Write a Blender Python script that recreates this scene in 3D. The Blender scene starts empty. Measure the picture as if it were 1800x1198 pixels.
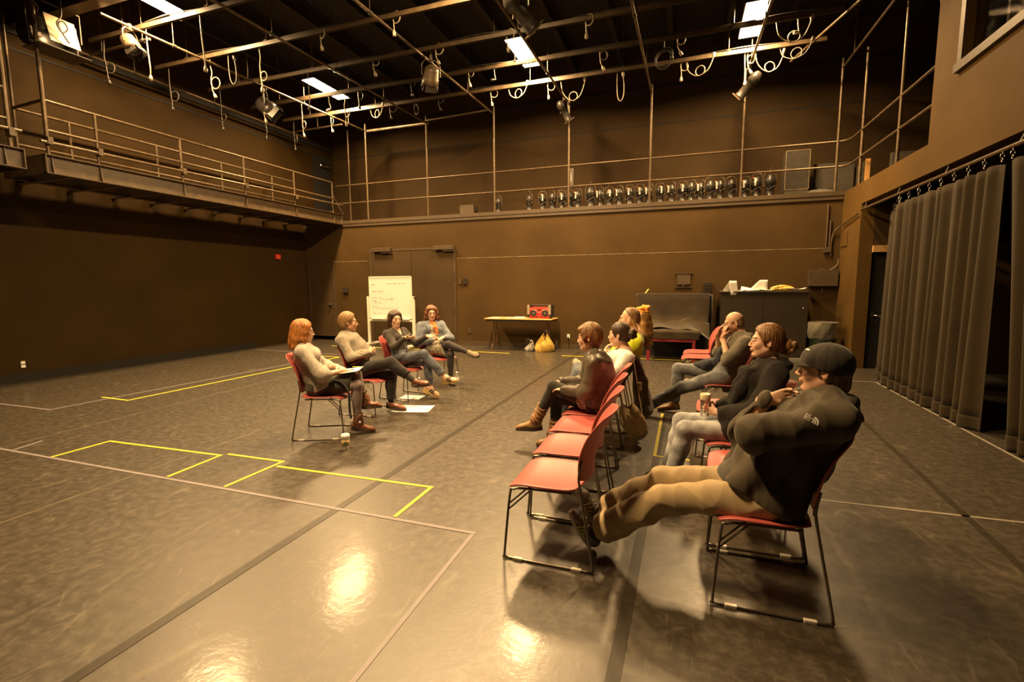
import bpy, bmesh, math, random
import numpy as np
from mathutils import Vector, Matrix, Euler

scene = bpy.context.scene
C = scene.collection
random.seed(7)
PI = math.pi

# ------------------------------------------------------------------ camera
CAM_H, FPX = 1.62, 848.0
RV = np.array([[0.94342766, 0.03191463, -0.33003895],
               [0.33152045, -0.10940175, 0.93708348],
               [-0.00620016, -0.99348514, -0.11379299]])   # rows: room axes seen in the lens frame
cam_data = bpy.data.cameras.new('camera')
cam = bpy.data.objects.new('camera', cam_data)
C.objects.link(cam)
cam_data.sensor_fit = 'HORIZONTAL'
cam_data.sensor_width = 36.0
cam_data.lens = FPX / 1800.0 * 36.0
cam_data.clip_start, cam_data.clip_end = 0.05, 100
M4 = Matrix.Identity(4)
for i in range(3):
    M4[i][0], M4[i][1], M4[i][2] = RV[i, 0], -RV[i, 1], -RV[i, 2]
M4[2][3] = CAM_H
cam.matrix_world = M4
scene.camera = cam

# ------------------------------------------------------------------ world, exposure
world = bpy.data.worlds.new('world')
scene.world = world
world.use_nodes = True
bg = world.node_tree.nodes['Background']
bg.inputs[0].default_value = (1.0, 0.7, 0.35, 1)
bg.inputs[1].default_value = 0.0015
scene.view_settings.view_transform = 'Standard'
scene.view_settings.look = 'None'
scene.view_settings.gamma = 1.0
scene.view_settings.use_curve_mapping = False
scene.view_settings.exposure = 0.0
LAMP_COLOR = (1.0, 0.64, 0.29)
LAMP_STRENGTH = 600.0
# ceiling fixtures of the room: (x, y) of the panel centre; the four in the picture, then two unseen ones inferred and added to light the people
FIXTURES = [(-8.50, 6.15), (-8.33, 10.2), (-3.27, 10.1), (1.05, 10.35), (-3.27, 6.15), (-3.27, 2.1)]


def ray(u, v):
    return RV @ np.array([(u - 900) / FPX, (v - 599) / FPX, 1.0])


def at(u, v, ax, val):
    """Point of the room on the plane x, y or z = val (ax 0, 1, 2) along a sight line."""
    d = ray(u, v)
    o = np.array([0, 0, CAM_H])
    return o + d * ((val - o[ax]) / d[ax])


# ------------------------------------------------------------------ materials
def nodes_of(name, rough=0.6, color=(0.5, 0.5, 0.5), metal=0.0, spec=0.5):
    m = bpy.data.materials.new(name)
    m.use_nodes = True
    nt = m.node_tree
    b = nt.nodes['Principled BSDF']
    b.inputs['Base Color'].default_value = (*color, 1)
    b.inputs['Roughness'].default_value = rough
    b.inputs['Metallic'].default_value = metal
    b.inputs['Specular IOR Level'].default_value = spec
    return m, nt, b


def noise(nt, scale, detail=3, rough=0.5, vec=None, stretch=None):
    tc = nt.nodes.new('ShaderNodeTexCoord')
    n = nt.nodes.new('ShaderNodeTexNoise')
    n.inputs['Scale'].default_value = scale
    n.inputs['Detail'].default_value = detail
    n.inputs['Roughness'].default_value = rough
    src = tc.outputs['Object']
    if stretch:
        mp = nt.nodes.new('ShaderNodeMapping')
        mp.inputs['Scale'].default_value = stretch
        nt.links.new(src, mp.inputs[0])
        src = mp.outputs[0]
    nt.links.new(src, n.inputs['Vector'])
    return n


def ramp(nt, src, stops):
    r = nt.nodes.new('ShaderNodeValToRGB')
    e = r.color_ramp.elements
    while len(e) < len(stops):
        e.new(0.5)
    for k, (p, c) in enumerate(stops):
        e[k].position = p
        e[k].color = (*c, 1) if len(c) == 3 else c
    nt.links.new(src, r.inputs[0])
    return r


def bump(nt, b, src, strength=0.3, dist=0.01):
    bp = nt.nodes.new('ShaderNodeBump')
    bp.inputs['Strength'].default_value = strength
    bp.inputs['Distance'].default_value = dist
    nt.links.new(src, bp.inputs['Height'])
    nt.links.new(bp.outputs[0], b.inputs['Normal'])
    return bp


def plain(name, color, rough=0.6, metal=0.0, var=0.15, scale=12.0, bmp=0.0, spec=0.5, stretch=None):
    """A colour with a little procedural variation."""
    m, nt, b = nodes_of(name, rough, color, metal, spec)
    n = noise(nt, scale, 4, stretch=stretch)
    lo = tuple(max(0, c * (1 - var)) for c in color)
    hi = tuple(min(1, c * (1 + var)) for c in color)
    r = ramp(nt, n.outputs['Fac'], [(0.3, lo), (0.7, hi)])
    nt.links.new(r.outputs[0], b.inputs['Base Color'])
    if bmp:
        bump(nt, b, n.outputs['Fac'], bmp, 0.004)
    return m


def fabric(name, color, rough=0.9, var=0.2, scale=30.0, weave=260.0, bmp=0.25, sheen=0.15, second=None, sscale=90.0):
    """Cloth: soft colour drift, fine weave bump, optional second colour (marl, print)."""
    m, nt, b = nodes_of(name, rough, color, 0, 0.25)
    n = noise(nt, scale, 4)
    lo = tuple(c * (1 - var) for c in color)
    hi = tuple(min(1, c * (1 + var)) for c in color)
    r = ramp(nt, n.outputs['Fac'], [(0.3, lo), (0.7, hi)])
    out = r.outputs[0]
    if second:
        n2 = noise(nt, sscale, 3, 0.7)
        r2 = ramp(nt, n2.outputs['Fac'], [(0.44, (0, 0, 0)), (0.56, (1, 1, 1))])
        mx = nt.nodes.new('ShaderNodeMix')
        mx.data_type = 'RGBA'
        nt.links.new(r2.outputs[0], mx.inputs[0])
        nt.links.new(out, mx.inputs[6])
        mx.inputs[7].default_value = (*second, 1)
        out = mx.outputs[2]
    nt.links.new(out, b.inputs['Base Color'])
    w = noise(nt, weave, 2)
    bump(nt, b, w.outputs['Fac'], bmp, 0.003)
    b.inputs['Sheen Weight'].default_value = sheen
    return m


def emit(name, color, strength):
    m = bpy.data.materials.new(name)
    m.use_nodes = True
    nt = m.node_tree
    nt.nodes.clear()
    e = nt.nodes.new('ShaderNodeEmission')
    o = nt.nodes.new('ShaderNodeOutputMaterial')
    e.inputs[0].default_value = (*color, 1)
    e.inputs[1].default_value = strength
    nt.links.new(e.outputs[0], o.inputs[0])
    return m


# ------------------------------------------------------------------ mesh helpers
class MB:
    """Collects shapes into one mesh."""

    def __init__(s):
        s.v, s.f, s.sm = [], [], []

    def add(s, vs, fs, smooth=False):
        o = len(s.v)
        s.v += [tuple(map(float, p)) for p in vs]
        s.f += [tuple(i + o for i in f) for f in fs]
        s.sm += [smooth] * len(fs)
        return s

    def box(s, lo, hi, M=None):
        x0, y0, z0 = lo
        x1, y1, z1 = hi
        vs = [(x0, y0, z0), (x1, y0, z0), (x1, y1, z0), (x0, y1, z0), (x0, y0, z1), (x1, y0, z1), (x1, y1, z1), (x0, y1, z1)]
        if M is not None:
            vs = [tuple(M @ Vector(p)) for p in vs]
        return s.add(vs, [(0, 3, 2, 1), (4, 5, 6, 7), (0, 1, 5, 4), (1, 2, 6, 5), (2, 3, 7, 6), (3, 0, 4, 7)])

    def rbox(s, lo, hi, r=0.01, M=None):
        """box with rounded vertical edges and eased rims"""
        x0, y0, z0 = lo
        x1, y1, z1 = hi
        r = min(r, (x1 - x0) / 2.01, (y1 - y0) / 2.01, (z1 - z0) / 2.01)
        def ring(i, z):
            out = []
            for cx, cy, a0 in ((x1 - r, y1 - r, 0), (x0 + r, y1 - r, 90), (x0 + r, y0 + r, 180), (x1 - r, y0 + r, 270)):
                for k in range(4):
                    a = math.radians(a0 + 30 * k)
                    rr = r - i
                    out.append((cx + rr * math.cos(a), cy + rr * math.sin(a), z))
            return out
        e = r * 0.4
        rings = [ring(e, z0), ring(0, z0 + e), ring(0, z1 - e), ring(e, z1)]
        vs = [p for q in rings for p in q]
        if M is not None:
            vs = [tuple(M @ Vector(p)) for p in vs]
        n = 16
        fs = [(j * n + i, j * n + (i + 1) % n, (j + 1) * n + (i + 1) % n, (j + 1) * n + i) for j in range(3) for i in range(n)]
        fs += [tuple(range(n - 1, -1, -1)), tuple(range(3 * n, 4 * n))]
        return s.add(vs, fs)

    def tube(s, pts, r, n=8, closed=False, caps=True):
        pts = [Vector(p) for p in pts]
        N = len(pts)
        rr = r if isinstance(r, (list, tuple)) else [r] * N
        up = None
        vs = []
        for i, p in enumerate(pts):
            if closed:
                t = pts[(i + 1) % N] - pts[i - 1]
            else:
                t = pts[min(i + 1, N - 1)] - pts[max(i - 1, 0)]
            if t.length < 1e-9:
                t = Vector((0, 0, 1))
            t.normalize()
            if up is None:
                up = t.orthogonal().normalized()
            up = (up - t * up.dot(t))
            if up.length < 1e-6:
                up = t.orthogonal()
            up.normalize()
            w = t.cross(up)
            for k in range(n):
                a = 2 * PI * k / n
                vs.append(p + (up * math.cos(a) + w * math.sin(a)) * rr[i])
        fs = []
        for i in range(N if closed else N - 1):
            j = (i + 1) % N
            for k in range(n):
                fs.append((i * n + k, i * n + (k + 1) % n, j * n + (k + 1) % n, j * n + k))
        s.add(vs, fs, True)
        if caps and not closed:
            s.add(vs[:n], [tuple(range(n - 1, -1, -1))])
            s.add(vs[-n:], [tuple(range(n))])
        return s

    def lathe(s, prof, n=20, M=None, smooth=True):
        """profile of (radius, z) turned about z; M places it"""
        vs = []
        for r, z in prof:
            for k in range(n):
                a = 2 * PI * k / n
                vs.append(Vector((r * math.cos(a), r * math.sin(a), z)))
        fs = [(i * n + k, i * n + (k + 1) % n, (i + 1) * n + (k + 1) % n, (i + 1) * n + k)
              for i in range(len(prof) - 1) for k in range(n)]
        if M is not None:
            vs = [M @ p for p in vs]
        s.add(vs, fs, smooth)
        if prof[0][0] > 1e-5:
            s.add(vs[:n], [tuple(range(n - 1, -1, -1))])
        if prof[-1][0] > 1e-5:
            s.add(vs[-n:], [tuple(range(n))])
        return s

    def grid(s, fn, nu, nv, closed_u=False, smooth=True):
        vs = [fn(i / (nu if closed_u else nu - 1), j / (nv - 1)) for j in range(nv) for i in range(nu)]
        fs = []
        for j in range(nv - 1):
            for i in range(nu if closed_u else nu - 1):
                i2 = (i + 1) % nu
                fs.append((j * nu + i, j * nu + i2, (j + 1) * nu + i2, (j + 1) * nu + i))
        return s.add(vs, fs, smooth)

    def mesh(s, name):
        me = bpy.data.meshes.new(name)
        me.from_pydata(s.v, [], s.f)
        me.polygons.foreach_set('use_smooth', s.sm)
        me.update()
        return me

    def build(s, name, mat, parent=None, loc=None):
        return link(name, s.mesh(name), mat, parent, loc)


def link(name, me, mat, parent=None, loc=None):
    o = bpy.data.objects.new(name, me)
    for m in (mat if isinstance(mat, (list, tuple)) else [mat]):
        me.materials.append(m)
    C.objects.link(o)
    if parent is not None:
        o.parent = parent
    if loc is not None:
        o.location = loc
    return o


def tag(o, label, cat, group=None):
    o['label'] = label
    o['category'] = cat
    if group:
        o['group'] = group
    return o


def struct(o):
    o['kind'] = 'structure'
    return o


def empty(name, loc=(0, 0, 0), rz=0.0, label=None, cat=None, group=None):
    o = bpy.data.objects.new(name, None)
    o.empty_display_size = 0.1
    o.location = loc
    o.rotation_euler = (0, 0, rz)
    C.objects.link(o)
    if label:
        tag(o, label, cat, group)
    return o


def copy_tree(o, parent=None):
    c = o.copy()
    C.objects.link(c)
    c.parent = parent
    for ch in list(o.children):
        copy_tree(ch, c)
    return c


def bezier(p, n=12):
    """Catmull-Rom through points."""
    p = [Vector(q) for q in p]
    q = [p[0] * 2 - p[1]] + p + [p[-1] * 2 - p[-2]]
    out = []
    for i in range(1, len(q) - 2):
        for k in range(n):
            t = k / n
            a, b, c, d = q[i - 1], q[i], q[i + 1], q[i + 2]
            out.append(0.5 * ((2 * b) + (c - a) * t + (2 * a - 5 * b + 4 * c - d) * t * t + (3 * b - a - 3 * c + d) * t ** 3))
    out.append(p[-1])
    return out


ORD = ['first', 'second', 'third', 'fourth', 'fifth', 'sixth', 'seventh', 'eighth', 'ninth', 'tenth', 'eleventh', 'twelfth',
       'thirteenth', 'fourteenth', 'fifteenth', 'sixteenth', 'seventeenth', 'eighteenth', 'nineteenth', 'twentieth',
       'twenty-first', 'twenty-second', 'twenty-third', 'twenty-fourth', 'twenty-fifth', 'twenty-sixth']

# ================================================================== THE ROOM
def wall_paint(name, base, scuff=(0.15, 0.105, 0.05), amount=0.35, rough=0.75):
    """flat black scenic paint with chalky smears and thin scratches"""
    m, nt, b = nodes_of(name, rough, base, 0, 0.14)
    n1 = noise(nt, 0.9, 5, 0.6)
    n2 = noise(nt, 7.0, 6, 0.65, stretch=(1, 1, 0.5))
    n3 = noise(nt, 3.0, 8, 0.75)
    r1 = ramp(nt, n1.outputs['Fac'], [(0.35, tuple(c * 0.85 for c in base)), (0.7, tuple(c * 1.18 for c in base))])
    mul = nt.nodes.new('ShaderNodeMath'); mul.operation = 'MULTIPLY'
    r2 = ramp(nt, n2.outputs['Fac'], [(0.55, (0, 0, 0)), (0.8, (1, 1, 1))])
    r3 = ramp(nt, n3.outputs['Fac'], [(0.5, (0, 0, 0)), (0.75, (amount,) * 3)])
    nt.links.new(r2.outputs[0], mul.inputs[0]); nt.links.new(r3.outputs[0], mul.inputs[1])
    mx = nt.nodes.new('ShaderNodeMix'); mx.data_type = 'RGBA'
    nt.links.new(mul.outputs[0], mx.inputs[0]); nt.links.new(r1.outputs[0], mx.inputs[6]); mx.inputs[7].default_value = (*scuff, 1)
    nt.links.new(mx.outputs[2], b.inputs['Base Color'])
    bump(nt, b, n2.outputs['Fac'], 0.12, 0.004)
    return m


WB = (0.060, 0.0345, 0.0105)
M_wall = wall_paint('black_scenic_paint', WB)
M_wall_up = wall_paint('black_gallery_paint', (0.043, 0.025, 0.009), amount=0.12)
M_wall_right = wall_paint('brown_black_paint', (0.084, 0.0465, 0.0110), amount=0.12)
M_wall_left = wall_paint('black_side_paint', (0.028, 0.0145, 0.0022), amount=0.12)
M_void = plain('deep_black', (0.007, 0.005, 0.003), 0.9)
M_ceil = plain('ceiling_black', (0.012, 0.008, 0.004), 0.9)
M_trim = plain('painted_trim', (0.058, 0.037, 0.017), 0.55)
M_line = plain('worn_edge', (0.24, 0.18, 0.10), 0.8, var=0.5, scale=6)
M_dark = plain('dark_joint', (0.010, 0.008, 0.006), 0.8)
M_steel = plain('painted_steel', (0.075, 0.050, 0.026), 0.42, 0.0, var=0.25, scale=9)
M_pipe = plain('worn_pipe', (0.105, 0.072, 0.040), 0.36, 0.35, var=0.3, scale=14, stretch=(1, 1, 1))
M_black_metal = plain('black_metal', (0.030, 0.025, 0.020), 0.4, 0.2, var=0.3)
M_chrome = plain('bright_steel', (0.62, 0.58, 0.52), 0.25, 1.0, var=0.1)

# floor ------------------------------------------------------------
def floor_material():
    m, nt, b = nodes_of('dance_floor_vinyl', 0.4, (0.15, 0.12, 0.085), 0, 1.0)
    tc = nt.nodes.new('ShaderNodeTexCoord')
    base = noise(nt, 0.8, 6, 0.6)
    patch = noise(nt, 15.0, 9, 0.70)
    fine = noise(nt, 34, 4, 0.6)
    rb = ramp(nt, base.outputs['Fac'], [(0.3, (0.027, 0.0205, 0.0115)), (0.72, (0.038, 0.029, 0.017))])
    rp = ramp(nt, patch.outputs['Fac'], [(0.46, (0, 0, 0)), (0.66, (0.62, 0.62, 0.62))])
    mx = nt.nodes.new('ShaderNodeMix'); mx.data_type = 'RGBA'
    nt.links.new(rp.outputs[0], mx.inputs[0]); nt.links.new(rb.outputs[0], mx.inputs[6])
    mx.inputs[7].default_value = (0.080, 0.064, 0.040, 1)
    # pale scuff smudges (shoe prints, rosin)
    vo = nt.nodes.new('ShaderNodeTexVoronoi'); vo.inputs['Scale'].default_value = 6.5
    wob = noise(nt, 5, 3)
    mm = nt.nodes.new('ShaderNodeVectorMath'); mm.operation = 'MULTIPLY_ADD'
    mm.inputs[1].default_value = (0.55, 0.55, 0)
    nt.links.new(wob.outputs['Color'], mm.inputs[0]); nt.links.new(tc.outputs['Object'], mm.inputs[2])
    nt.links.new(mm.outputs[0], vo.inputs['Vector'])
    rv = ramp(nt, vo.outputs['Distance'], [(0.06, (0.55, 0.55, 0.55)), (0.14, (0, 0, 0))])
    mx2 = nt.nodes.new('ShaderNodeMix'); mx2.data_type = 'RGBA'
    nt.links.new(rv.outputs[0], mx2.inputs[0]); nt.links.new(mx.outputs[2], mx2.inputs[6])
    mx2.inputs[7].default_value = (0.072, 0.058, 0.037, 1)
    out = mx2.outputs[2]
    # long curved scratches: thin contour lines of slow noises
    for sc, w, seed in ((0.55, 0.0014, 3.0), (0.9, 0.0014, 11.0), (1.6, 0.0016, 21.0), (2.6, 0.0022, 5.0), (3.6, 0.0026, 8.0), (4.6, 0.003, 14.0)):
        mp = nt.nodes.new('ShaderNodeMapping'); mp.inputs['Location'].default_value = (seed, seed * 2, seed)
        mp.inputs['Rotation'].default_value = (0, 0, seed)
        mp.inputs['Scale'].default_value = (1, 0.35, 1)
        nt.links.new(tc.outputs['Object'], mp.inputs[0])
        nn = nt.nodes.new('ShaderNodeTexNoise'); nn.inputs['Scale'].default_value = sc; nn.inputs['Detail'].default_value = 1
        nt.links.new(mp.outputs[0], nn.inputs['Vector'])
        rr = ramp(nt, nn.outputs['Fac'], [(0.5 - 3 * w, (0, 0, 0)), (0.5 - w, (0.30,) * 3), (0.5 + w, (0.30,) * 3), (0.5 + 3 * w, (0, 0, 0))])
        br = noise(nt, 2.2 + sc, 2)
        rbk = ramp(nt, br.outputs['Fac'], [(0.53, (0, 0, 0)), (0.64, (1, 1, 1))])
        ml = nt.nodes.new('ShaderNodeMath'); ml.operation = 'MULTIPLY'
        nt.links.new(rr.outputs[0], ml.inputs[0]); nt.links.new(rbk.outputs[0], ml.inputs[1])
        m3 = nt.nodes.new('ShaderNodeMix'); m3.data_type = 'RGBA'
        nt.links.new(ml.outputs[0], m3.inputs[0]); nt.links.new(out, m3.inputs[6]); m3.inputs[7].default_value = (0.19, 0.16, 0.11, 1)
        out = m3.outputs[2]
    nt.links.new(out, b.inputs['Base Color'])
    rr = ramp(nt, patch.outputs['Fac'], [(0.38, (0.39,) * 3), (0.62, (0.46,) * 3)])
    nt.links.new(rr.outputs[0], b.inputs['Roughness'])
    wav = noise(nt, 5.0, 5, 0.6)
    ad = nt.nodes.new('ShaderNodeMath'); ad.operation = 'MULTIPLY_ADD'; ad.inputs[1].default_value = 0.25
    nt.links.new(fine.outputs['Fac'], ad.inputs[0]); nt.links.new(wav.outputs['Fac'], ad.inputs[2])
    bump(nt, b, ad.outputs[0], 0.16, 0.012)
    b.inputs['Coat Weight'].default_value = 0.22
    b.inputs['Coat Roughness'].default_value = 0.13
    nt.links.new(b.inputs['Normal'].links[0].from_socket, b.inputs['Coat Normal'])
    return m


M_floor = floor_material()
XL, XR, YB, YU = -10.9, 3.1, 12.0, 13.45
struct(MB().box((-12.2, -5, -0.2), (7.5, 14.2, 0)).build('floor', M_floor))


def quad(name, mat, *boxes):
    m = MB()
    for lo, hi in boxes:
        m.box(lo, hi)
    return struct(m.build(name, mat))


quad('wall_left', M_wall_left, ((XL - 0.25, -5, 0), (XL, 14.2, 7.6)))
# lower back wall with the gallery slab on top of it; the two doorways are shut flush in it
quad('wall_back', M_wall, ((XL, YB, 0), (XR + 0.02, YB + 0.2, 3.42)))
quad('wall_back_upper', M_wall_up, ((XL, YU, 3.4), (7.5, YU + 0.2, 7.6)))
quad('floor_gallery', M_trim, ((XL, YB - 0.02, 3.42), (7.3, YU, 3.52)), ((XR + 0.02, -1.0, 3.42), (7.3, YB - 0.02, 3.5)))
quad('trim_1', M_trim, ((XL, YB - 0.05, 3.44), (XR, YB - 0.021, 3.53)), ((XL, YB - 0.035, 3.36), (XR, YB - 0.001, 3.44)))
quad('trim_2', M_line, ((-9.86, YB - 0.004, 2.352), (-8.62, YB - 0.0005, 2.362)), ((-5.80, YB - 0.004, 2.362), (XR - 0.12, YB - 0.0005, 2.372)))
quad('trim_3', M_dark, ((XL, YU - 0.006, 5.70), (7.3, YU, 5.73)), ((XL, YU - 0.04, 6.6), (7.3, YU, 6.66)))
quad('trim_4', M_dark, ((XL, 3, 5.66), (XL + 0.012, YU, 5.70)), ((XL, 3, 5.92), (XL + 0.04, YU, 6.03)))
quad('baseboard_left', M_void, ((XL, -4, 0), (XL + 0.07, 9.9, 0.15)))
quad('baseboard_back', M_trim, ((XL, YB - 0.012, 0), (-8.62, YB, 0.13)), ((-5.8, YB - 0.012, 0), (XR - 0.1, YB, 0.13)))
# right wall: pillar, fascia beam over the curtains, control booth wall with its window
quad('wall_right', M_wall_right, ((XR, 10.86, 0), (XR + 0.22, YB, 3.1)), ((XR, 8.35, 3.10), (XR + 0.18, YB, 3.5)),
     ((XR, -5, 3.10), (XR + 0.18, 8.35, 4.26)), ((XR, 7.62, 4.26), (XR + 0.18, 8.35, 7.6)), ((XR, -5, 6.2), (XR + 0.18, 7.62, 7.6)))
quad('wall_right_outer', M_void, ((7.3, -5, 0), (7.5, 14.2, 7.6)))
quad('wall_front', M_void, ((-12.2, -5.2, 0), (7.5, -5, 7.6)))
quad('wall_alcove', M_wall_up, ((4.3, 10.86, 0), (7.3, 11.0, 3.4)), ((XR + 0.22, 10.86, 2.32), (4.3, 11.0, 3.1)))
quad('ceiling', M_ceil, ((-12.2, -5, 7.6), (7.5, 14.2, 7.8)))
quad('trim_5', M_trim, ((XR - 0.05, 0, 4.17), (XR, 7.72, 4.27)), ((XR - 0.02, 7.62, 4.27), (XR, 7.72, 6.2)))
o = quad('trim_6', plain('raw_lumber', (0.42, 0.24, 0.09), 0.7, var=0.25, stretch=(8, 1, 1)), ((XR + 0.22, 10.80, 2.20), (4.2, 10.86, 2.32)))
# window_1: the control booth glass, dark room behind
m_glass, nt_, b_ = nodes_of('booth_glass', 0.05, (0.8, 0.8, 0.8))
b_.inputs['Transmission Weight'].default_value = 1.0
b_.inputs['IOR'].default_value = 1.1
struct(MB().box((XR + 0.09, 0, 4.26), (XR + 0.10, 7.62, 6.2)).build('window_1', m_glass))
quad('wall_booth', M_wall_up, ((XR + 1.9, -4, 3.5), (XR + 2.0, 8.3, 7.6)), ((XR + 0.18, 8.2, 3.5), (XR + 2.0, 8.34, 7.6)))
quad('trim_7', M_steel, ((XR + 0.13, 7.02, 4.26), (XR + 0.17, 7.07, 6.2)), ((XR + 0.13, 5.5, 4.26), (XR + 0.17, 5.55, 6.2)))
# door_1: flush double door with two closers, door_2: left leaf by the corner, door_3: dark doorway behind the curtain
M_door = wall_paint('door_paint', (0.056, 0.035, 0.015), amount=0.3)
def door(name, x0, x1, z1, leaves):
    d = struct(empty(name, (x0, YB, 0)))
    d['kind'] = 'structure'
    n = len(leaves)
    for a, b in leaves:
        struct(MB().box((a - x0 + 0.008, -0.012, 0.02), (b - x0 - 0.008, -0.001, z1)).build('door_leaf', M_door, d))
    fr = MB()
    fr.box((-0.07, -0.022, 0), (0.0, -0.001, z1 + 0.06)).box((x1 - x0, -0.022, 0), (x1 - x0 + 0.07, -0.001, z1 + 0.06)).box((0, -0.022, z1), (x1 - x0, -0.001, z1 + 0.06))
    struct(fr.build('door_frame', M_trim, d))
    return d
d1 = door('door_1', -8.50, -5.90, 2.62, [(-8.5, -7.2), (-7.2, -5.9)])
d2 = door('door_2', -10.75, -9.9, 2.36, [(-10.75, -9.9)])
for x in (-8.12, -6.15):
    mb = MB().rbox((x + 8.5 - 0.30, -0.12, 2.60), (x + 8.5 + 0.30, -0.024, 2.71), 0.015).box((x + 8.5 - 0.02, -0.10, 2.56), (x + 8.5 + 0.34, -0.07, 2.585))
    c_ = mb.build('door_closer', M_trim, d1); struct(c_)
hb = MB()
for z in (0.25, 1.0, 1.9, 2.45):
    hb.tube([(2.63, -0.03, z - 0.12), (2.63, -0.03, z + 0.12)], 0.012, 6)
struct(hb.build('door_hinge', M_trim, d1))
kn = MB().lathe([(0.0, 0.09), (0.035, 0.085), (0.045, 0.06), (0.03, 0.04), (0.015, 0.03), (0.05, 0.012), (0.05, 0.0)], 14, Matrix.Translation((0.72, -0.012, 1.08)) @ Matrix.Rotation(PI / 2, 4, 'X'))
struct(kn.build('door_knob', M_black_metal, d2))
d3 = struct(empty('door_3', (XR + 0.23, 10.9, 0)))
struct(MB().box((0.0, 0.04, 0), (0.96, 0.08, 2.31)).build('door_leaf', M_void, d3))
lv = MB().tube([(0.10, 0.04, 1.02), (0.10, -0.05, 1.02), (0.13, -0.07, 1.02), (0.24, -0.07, 1.00)], 0.013, 8).box((0.075, 0.03, 0.93), (0.125, 0.04, 1.11))
struct(lv.build('door_handle', M_chrome, d3))
# door_4: opening at the end of the catwalk, its darkness drawn as a flat black sheet
d4 = struct(empty('door_4', (XL, 12.5, 3.55)))
struct(MB().box((0.001, 0, 0), (0.012, 0.82, 2.1)).build('door_leaf', M_void, d4))
cl = MB().rbox((0.012, 0.28, 1.82), (0.09, 0.70, 1.90), 0.01).tube([(0.05, 0.3, 1.96), (0.05, 0.72, 1.97)], 0.012, 6)
struct(cl.build('door_closer', M_chrome, d4))

# ceiling deck joists, dark, running into the depth, and cross beams
for i, x in enumerate(np.arange(-10.2, 7.0, 1.22)):
    mb = MB().box((x - 0.06, -4, 7.56), (x + 0.06, YU, 7.6)).box((x - 0.008, -4, 7.28), (x + 0.008, YU, 7.56)).box((x - 0.06, -4, 7.25), (x + 0.06, YU, 7.28))
    struct(mb.build('ceiling_joist', M_ceil))
for y in (5.5, 4.75):
    mb = MB().box((XL, y - 0.10, 6.32), (-4 if y < 5 else -7.6, y + 0.10, 6.345)).box((XL, y - 0.01, 6.07), (-4 if y < 5 else -7.6, y + 0.01, 6.32)).box((XL, y - 0.10, 6.045), (-4 if y < 5 else -7.6, y + 0.10, 6.07))
    o = mb.build('ceiling_beam', M_steel); struct(o)

# tape on the floor -----------------------------------------------
M_yel = plain('yellow_tape', (0.62, 0.52, 0.035), 0.5, var=0.08)
M_lav = plain('lavender_tape', (0.20, 0.18, 0.19), 0.5, var=0.08)
M_white = plain('white_tape', (0.25, 0.22, 0.18), 0.6, var=0.15)
M_black_tape = plain('black_tape', (0.026, 0.020, 0.012), 0.42, var=0.3)
M_seam = plain('floor_seam', (0.13, 0.105, 0.07), 0.6, var=0.3)


def tape(mat, w, *pts, z=0.002, label=None, name='floor_tape'):
    mb = MB()
    for (x0, y0), (x1, y1) in zip(pts[:-1], pts[1:]):
        z += 0.00025
        d = Vector((x1 - x0, y1 - y0, 0)); d.normalize(); n = Vector((-d.y, d.x, 0)) * (w / 2); e = d * (w / 2)
        a, b = Vector((x0, y0, 0)) - e, Vector((x1, y1, 0)) + e
        P = [a + n, a - n, b - n, b + n]
        mb.add([(p.x, p.y, z) for p in P] + [(p.x, p.y, 0.0004) for p in P], [(0, 1, 2, 3), (0, 4, 5, 1), (1, 5, 6, 2), (2, 6, 7, 3), (3, 7, 4, 0)])
    o = mb.build(name, mat)
    return tag(o, label, 'tape', 'floor marking tape')


tape(M_lav, 0.030, (-8.4, 2.76), (-1.25, 2.76), z=0.0026, label='long lavender tape line across the foreground floor')
tape(M_lav, 0.026, (-1.25, 2.73), (-1.225, 1.0), label='lavender tape line running toward the viewer from the foreground corner')
tape(M_lav, 0.026, (-6.34, 2.79), (-6.42, 3.05), z=0.0026, label='short stub of lavender tape by the left end of the long line')
tape(M_yel, 0.030, (-5.71, 2.79), (-5.71, 3.28), (-4.18, 3.33), (-4.14, 2.80), z=0.003, label='yellow tape rectangle at the left of the long lavender line')
tape(M_yel, 0.030, (-4.13, 3.38), (-3.47, 3.39), (-3.48, 2.80), z=0.0036, label='small yellow tape rectangle in the middle of the long lavender line')
tape(M_yel, 0.030, (-3.42, 3.28), (-1.87, 3.32), (-1.87, 2.80), z=0.0032, label='yellow tape rectangle at the right of the long lavender line')
tape(M_yel, 0.035, (-8.13, 4.64), (-7.55, 4.62), (-7.45, 9.1), (-8.75, 9.2), z=0.003, label='long yellow tape outline along the left side of the floor')
tape(M_lav, 0.03, (-11, 3.90), (-7.98, 3.92), (-7.78, 8.6), label='thin grey tape line parallel to the left wall')
tape(M_lav, 0.03, (-10.5, 9.6), (-7.8, 9.45), label='grey tape line across the floor near the left wall')
tape(M_yel, 0.04, (-9.1, 10.85), (-5.2, 10.9), z=0.003, label='yellow tape line on the floor under the whiteboard')
tape(M_yel, 0.04, (-5.05, 10.9), (-3.91, 10.84), z=0.003, label='yellow tape dash on the floor in front of the folding table')
tape(M_yel, 0.04, (-2.58, 10.84), (-1.85, 10.84), z=0.003, label='yellow tape dash on the floor right of the folding table')
tape(M_yel, 0.04, (-0.85, 10.9), (2.3, 10.95), z=0.003, label='yellow tape line on the floor along the draped bench and cabinet')
tape(M_yel, 0.030, (-0.19, 6.24), (-0.20, 4.64), (0.1, 4.62), z=0.003, label='yellow tape corner on the floor between the two audience rows')
tape(M_white, 0.025, (2.2, 9.43), (3.06, 9.38), (2.97, 4.9), label='white tape line along the foot of the curtains')
tape(M_white, 0.025, (1.0, 4.05), (2.6, 4.1), label='white tape line on the floor behind the man in the cap')
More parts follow.
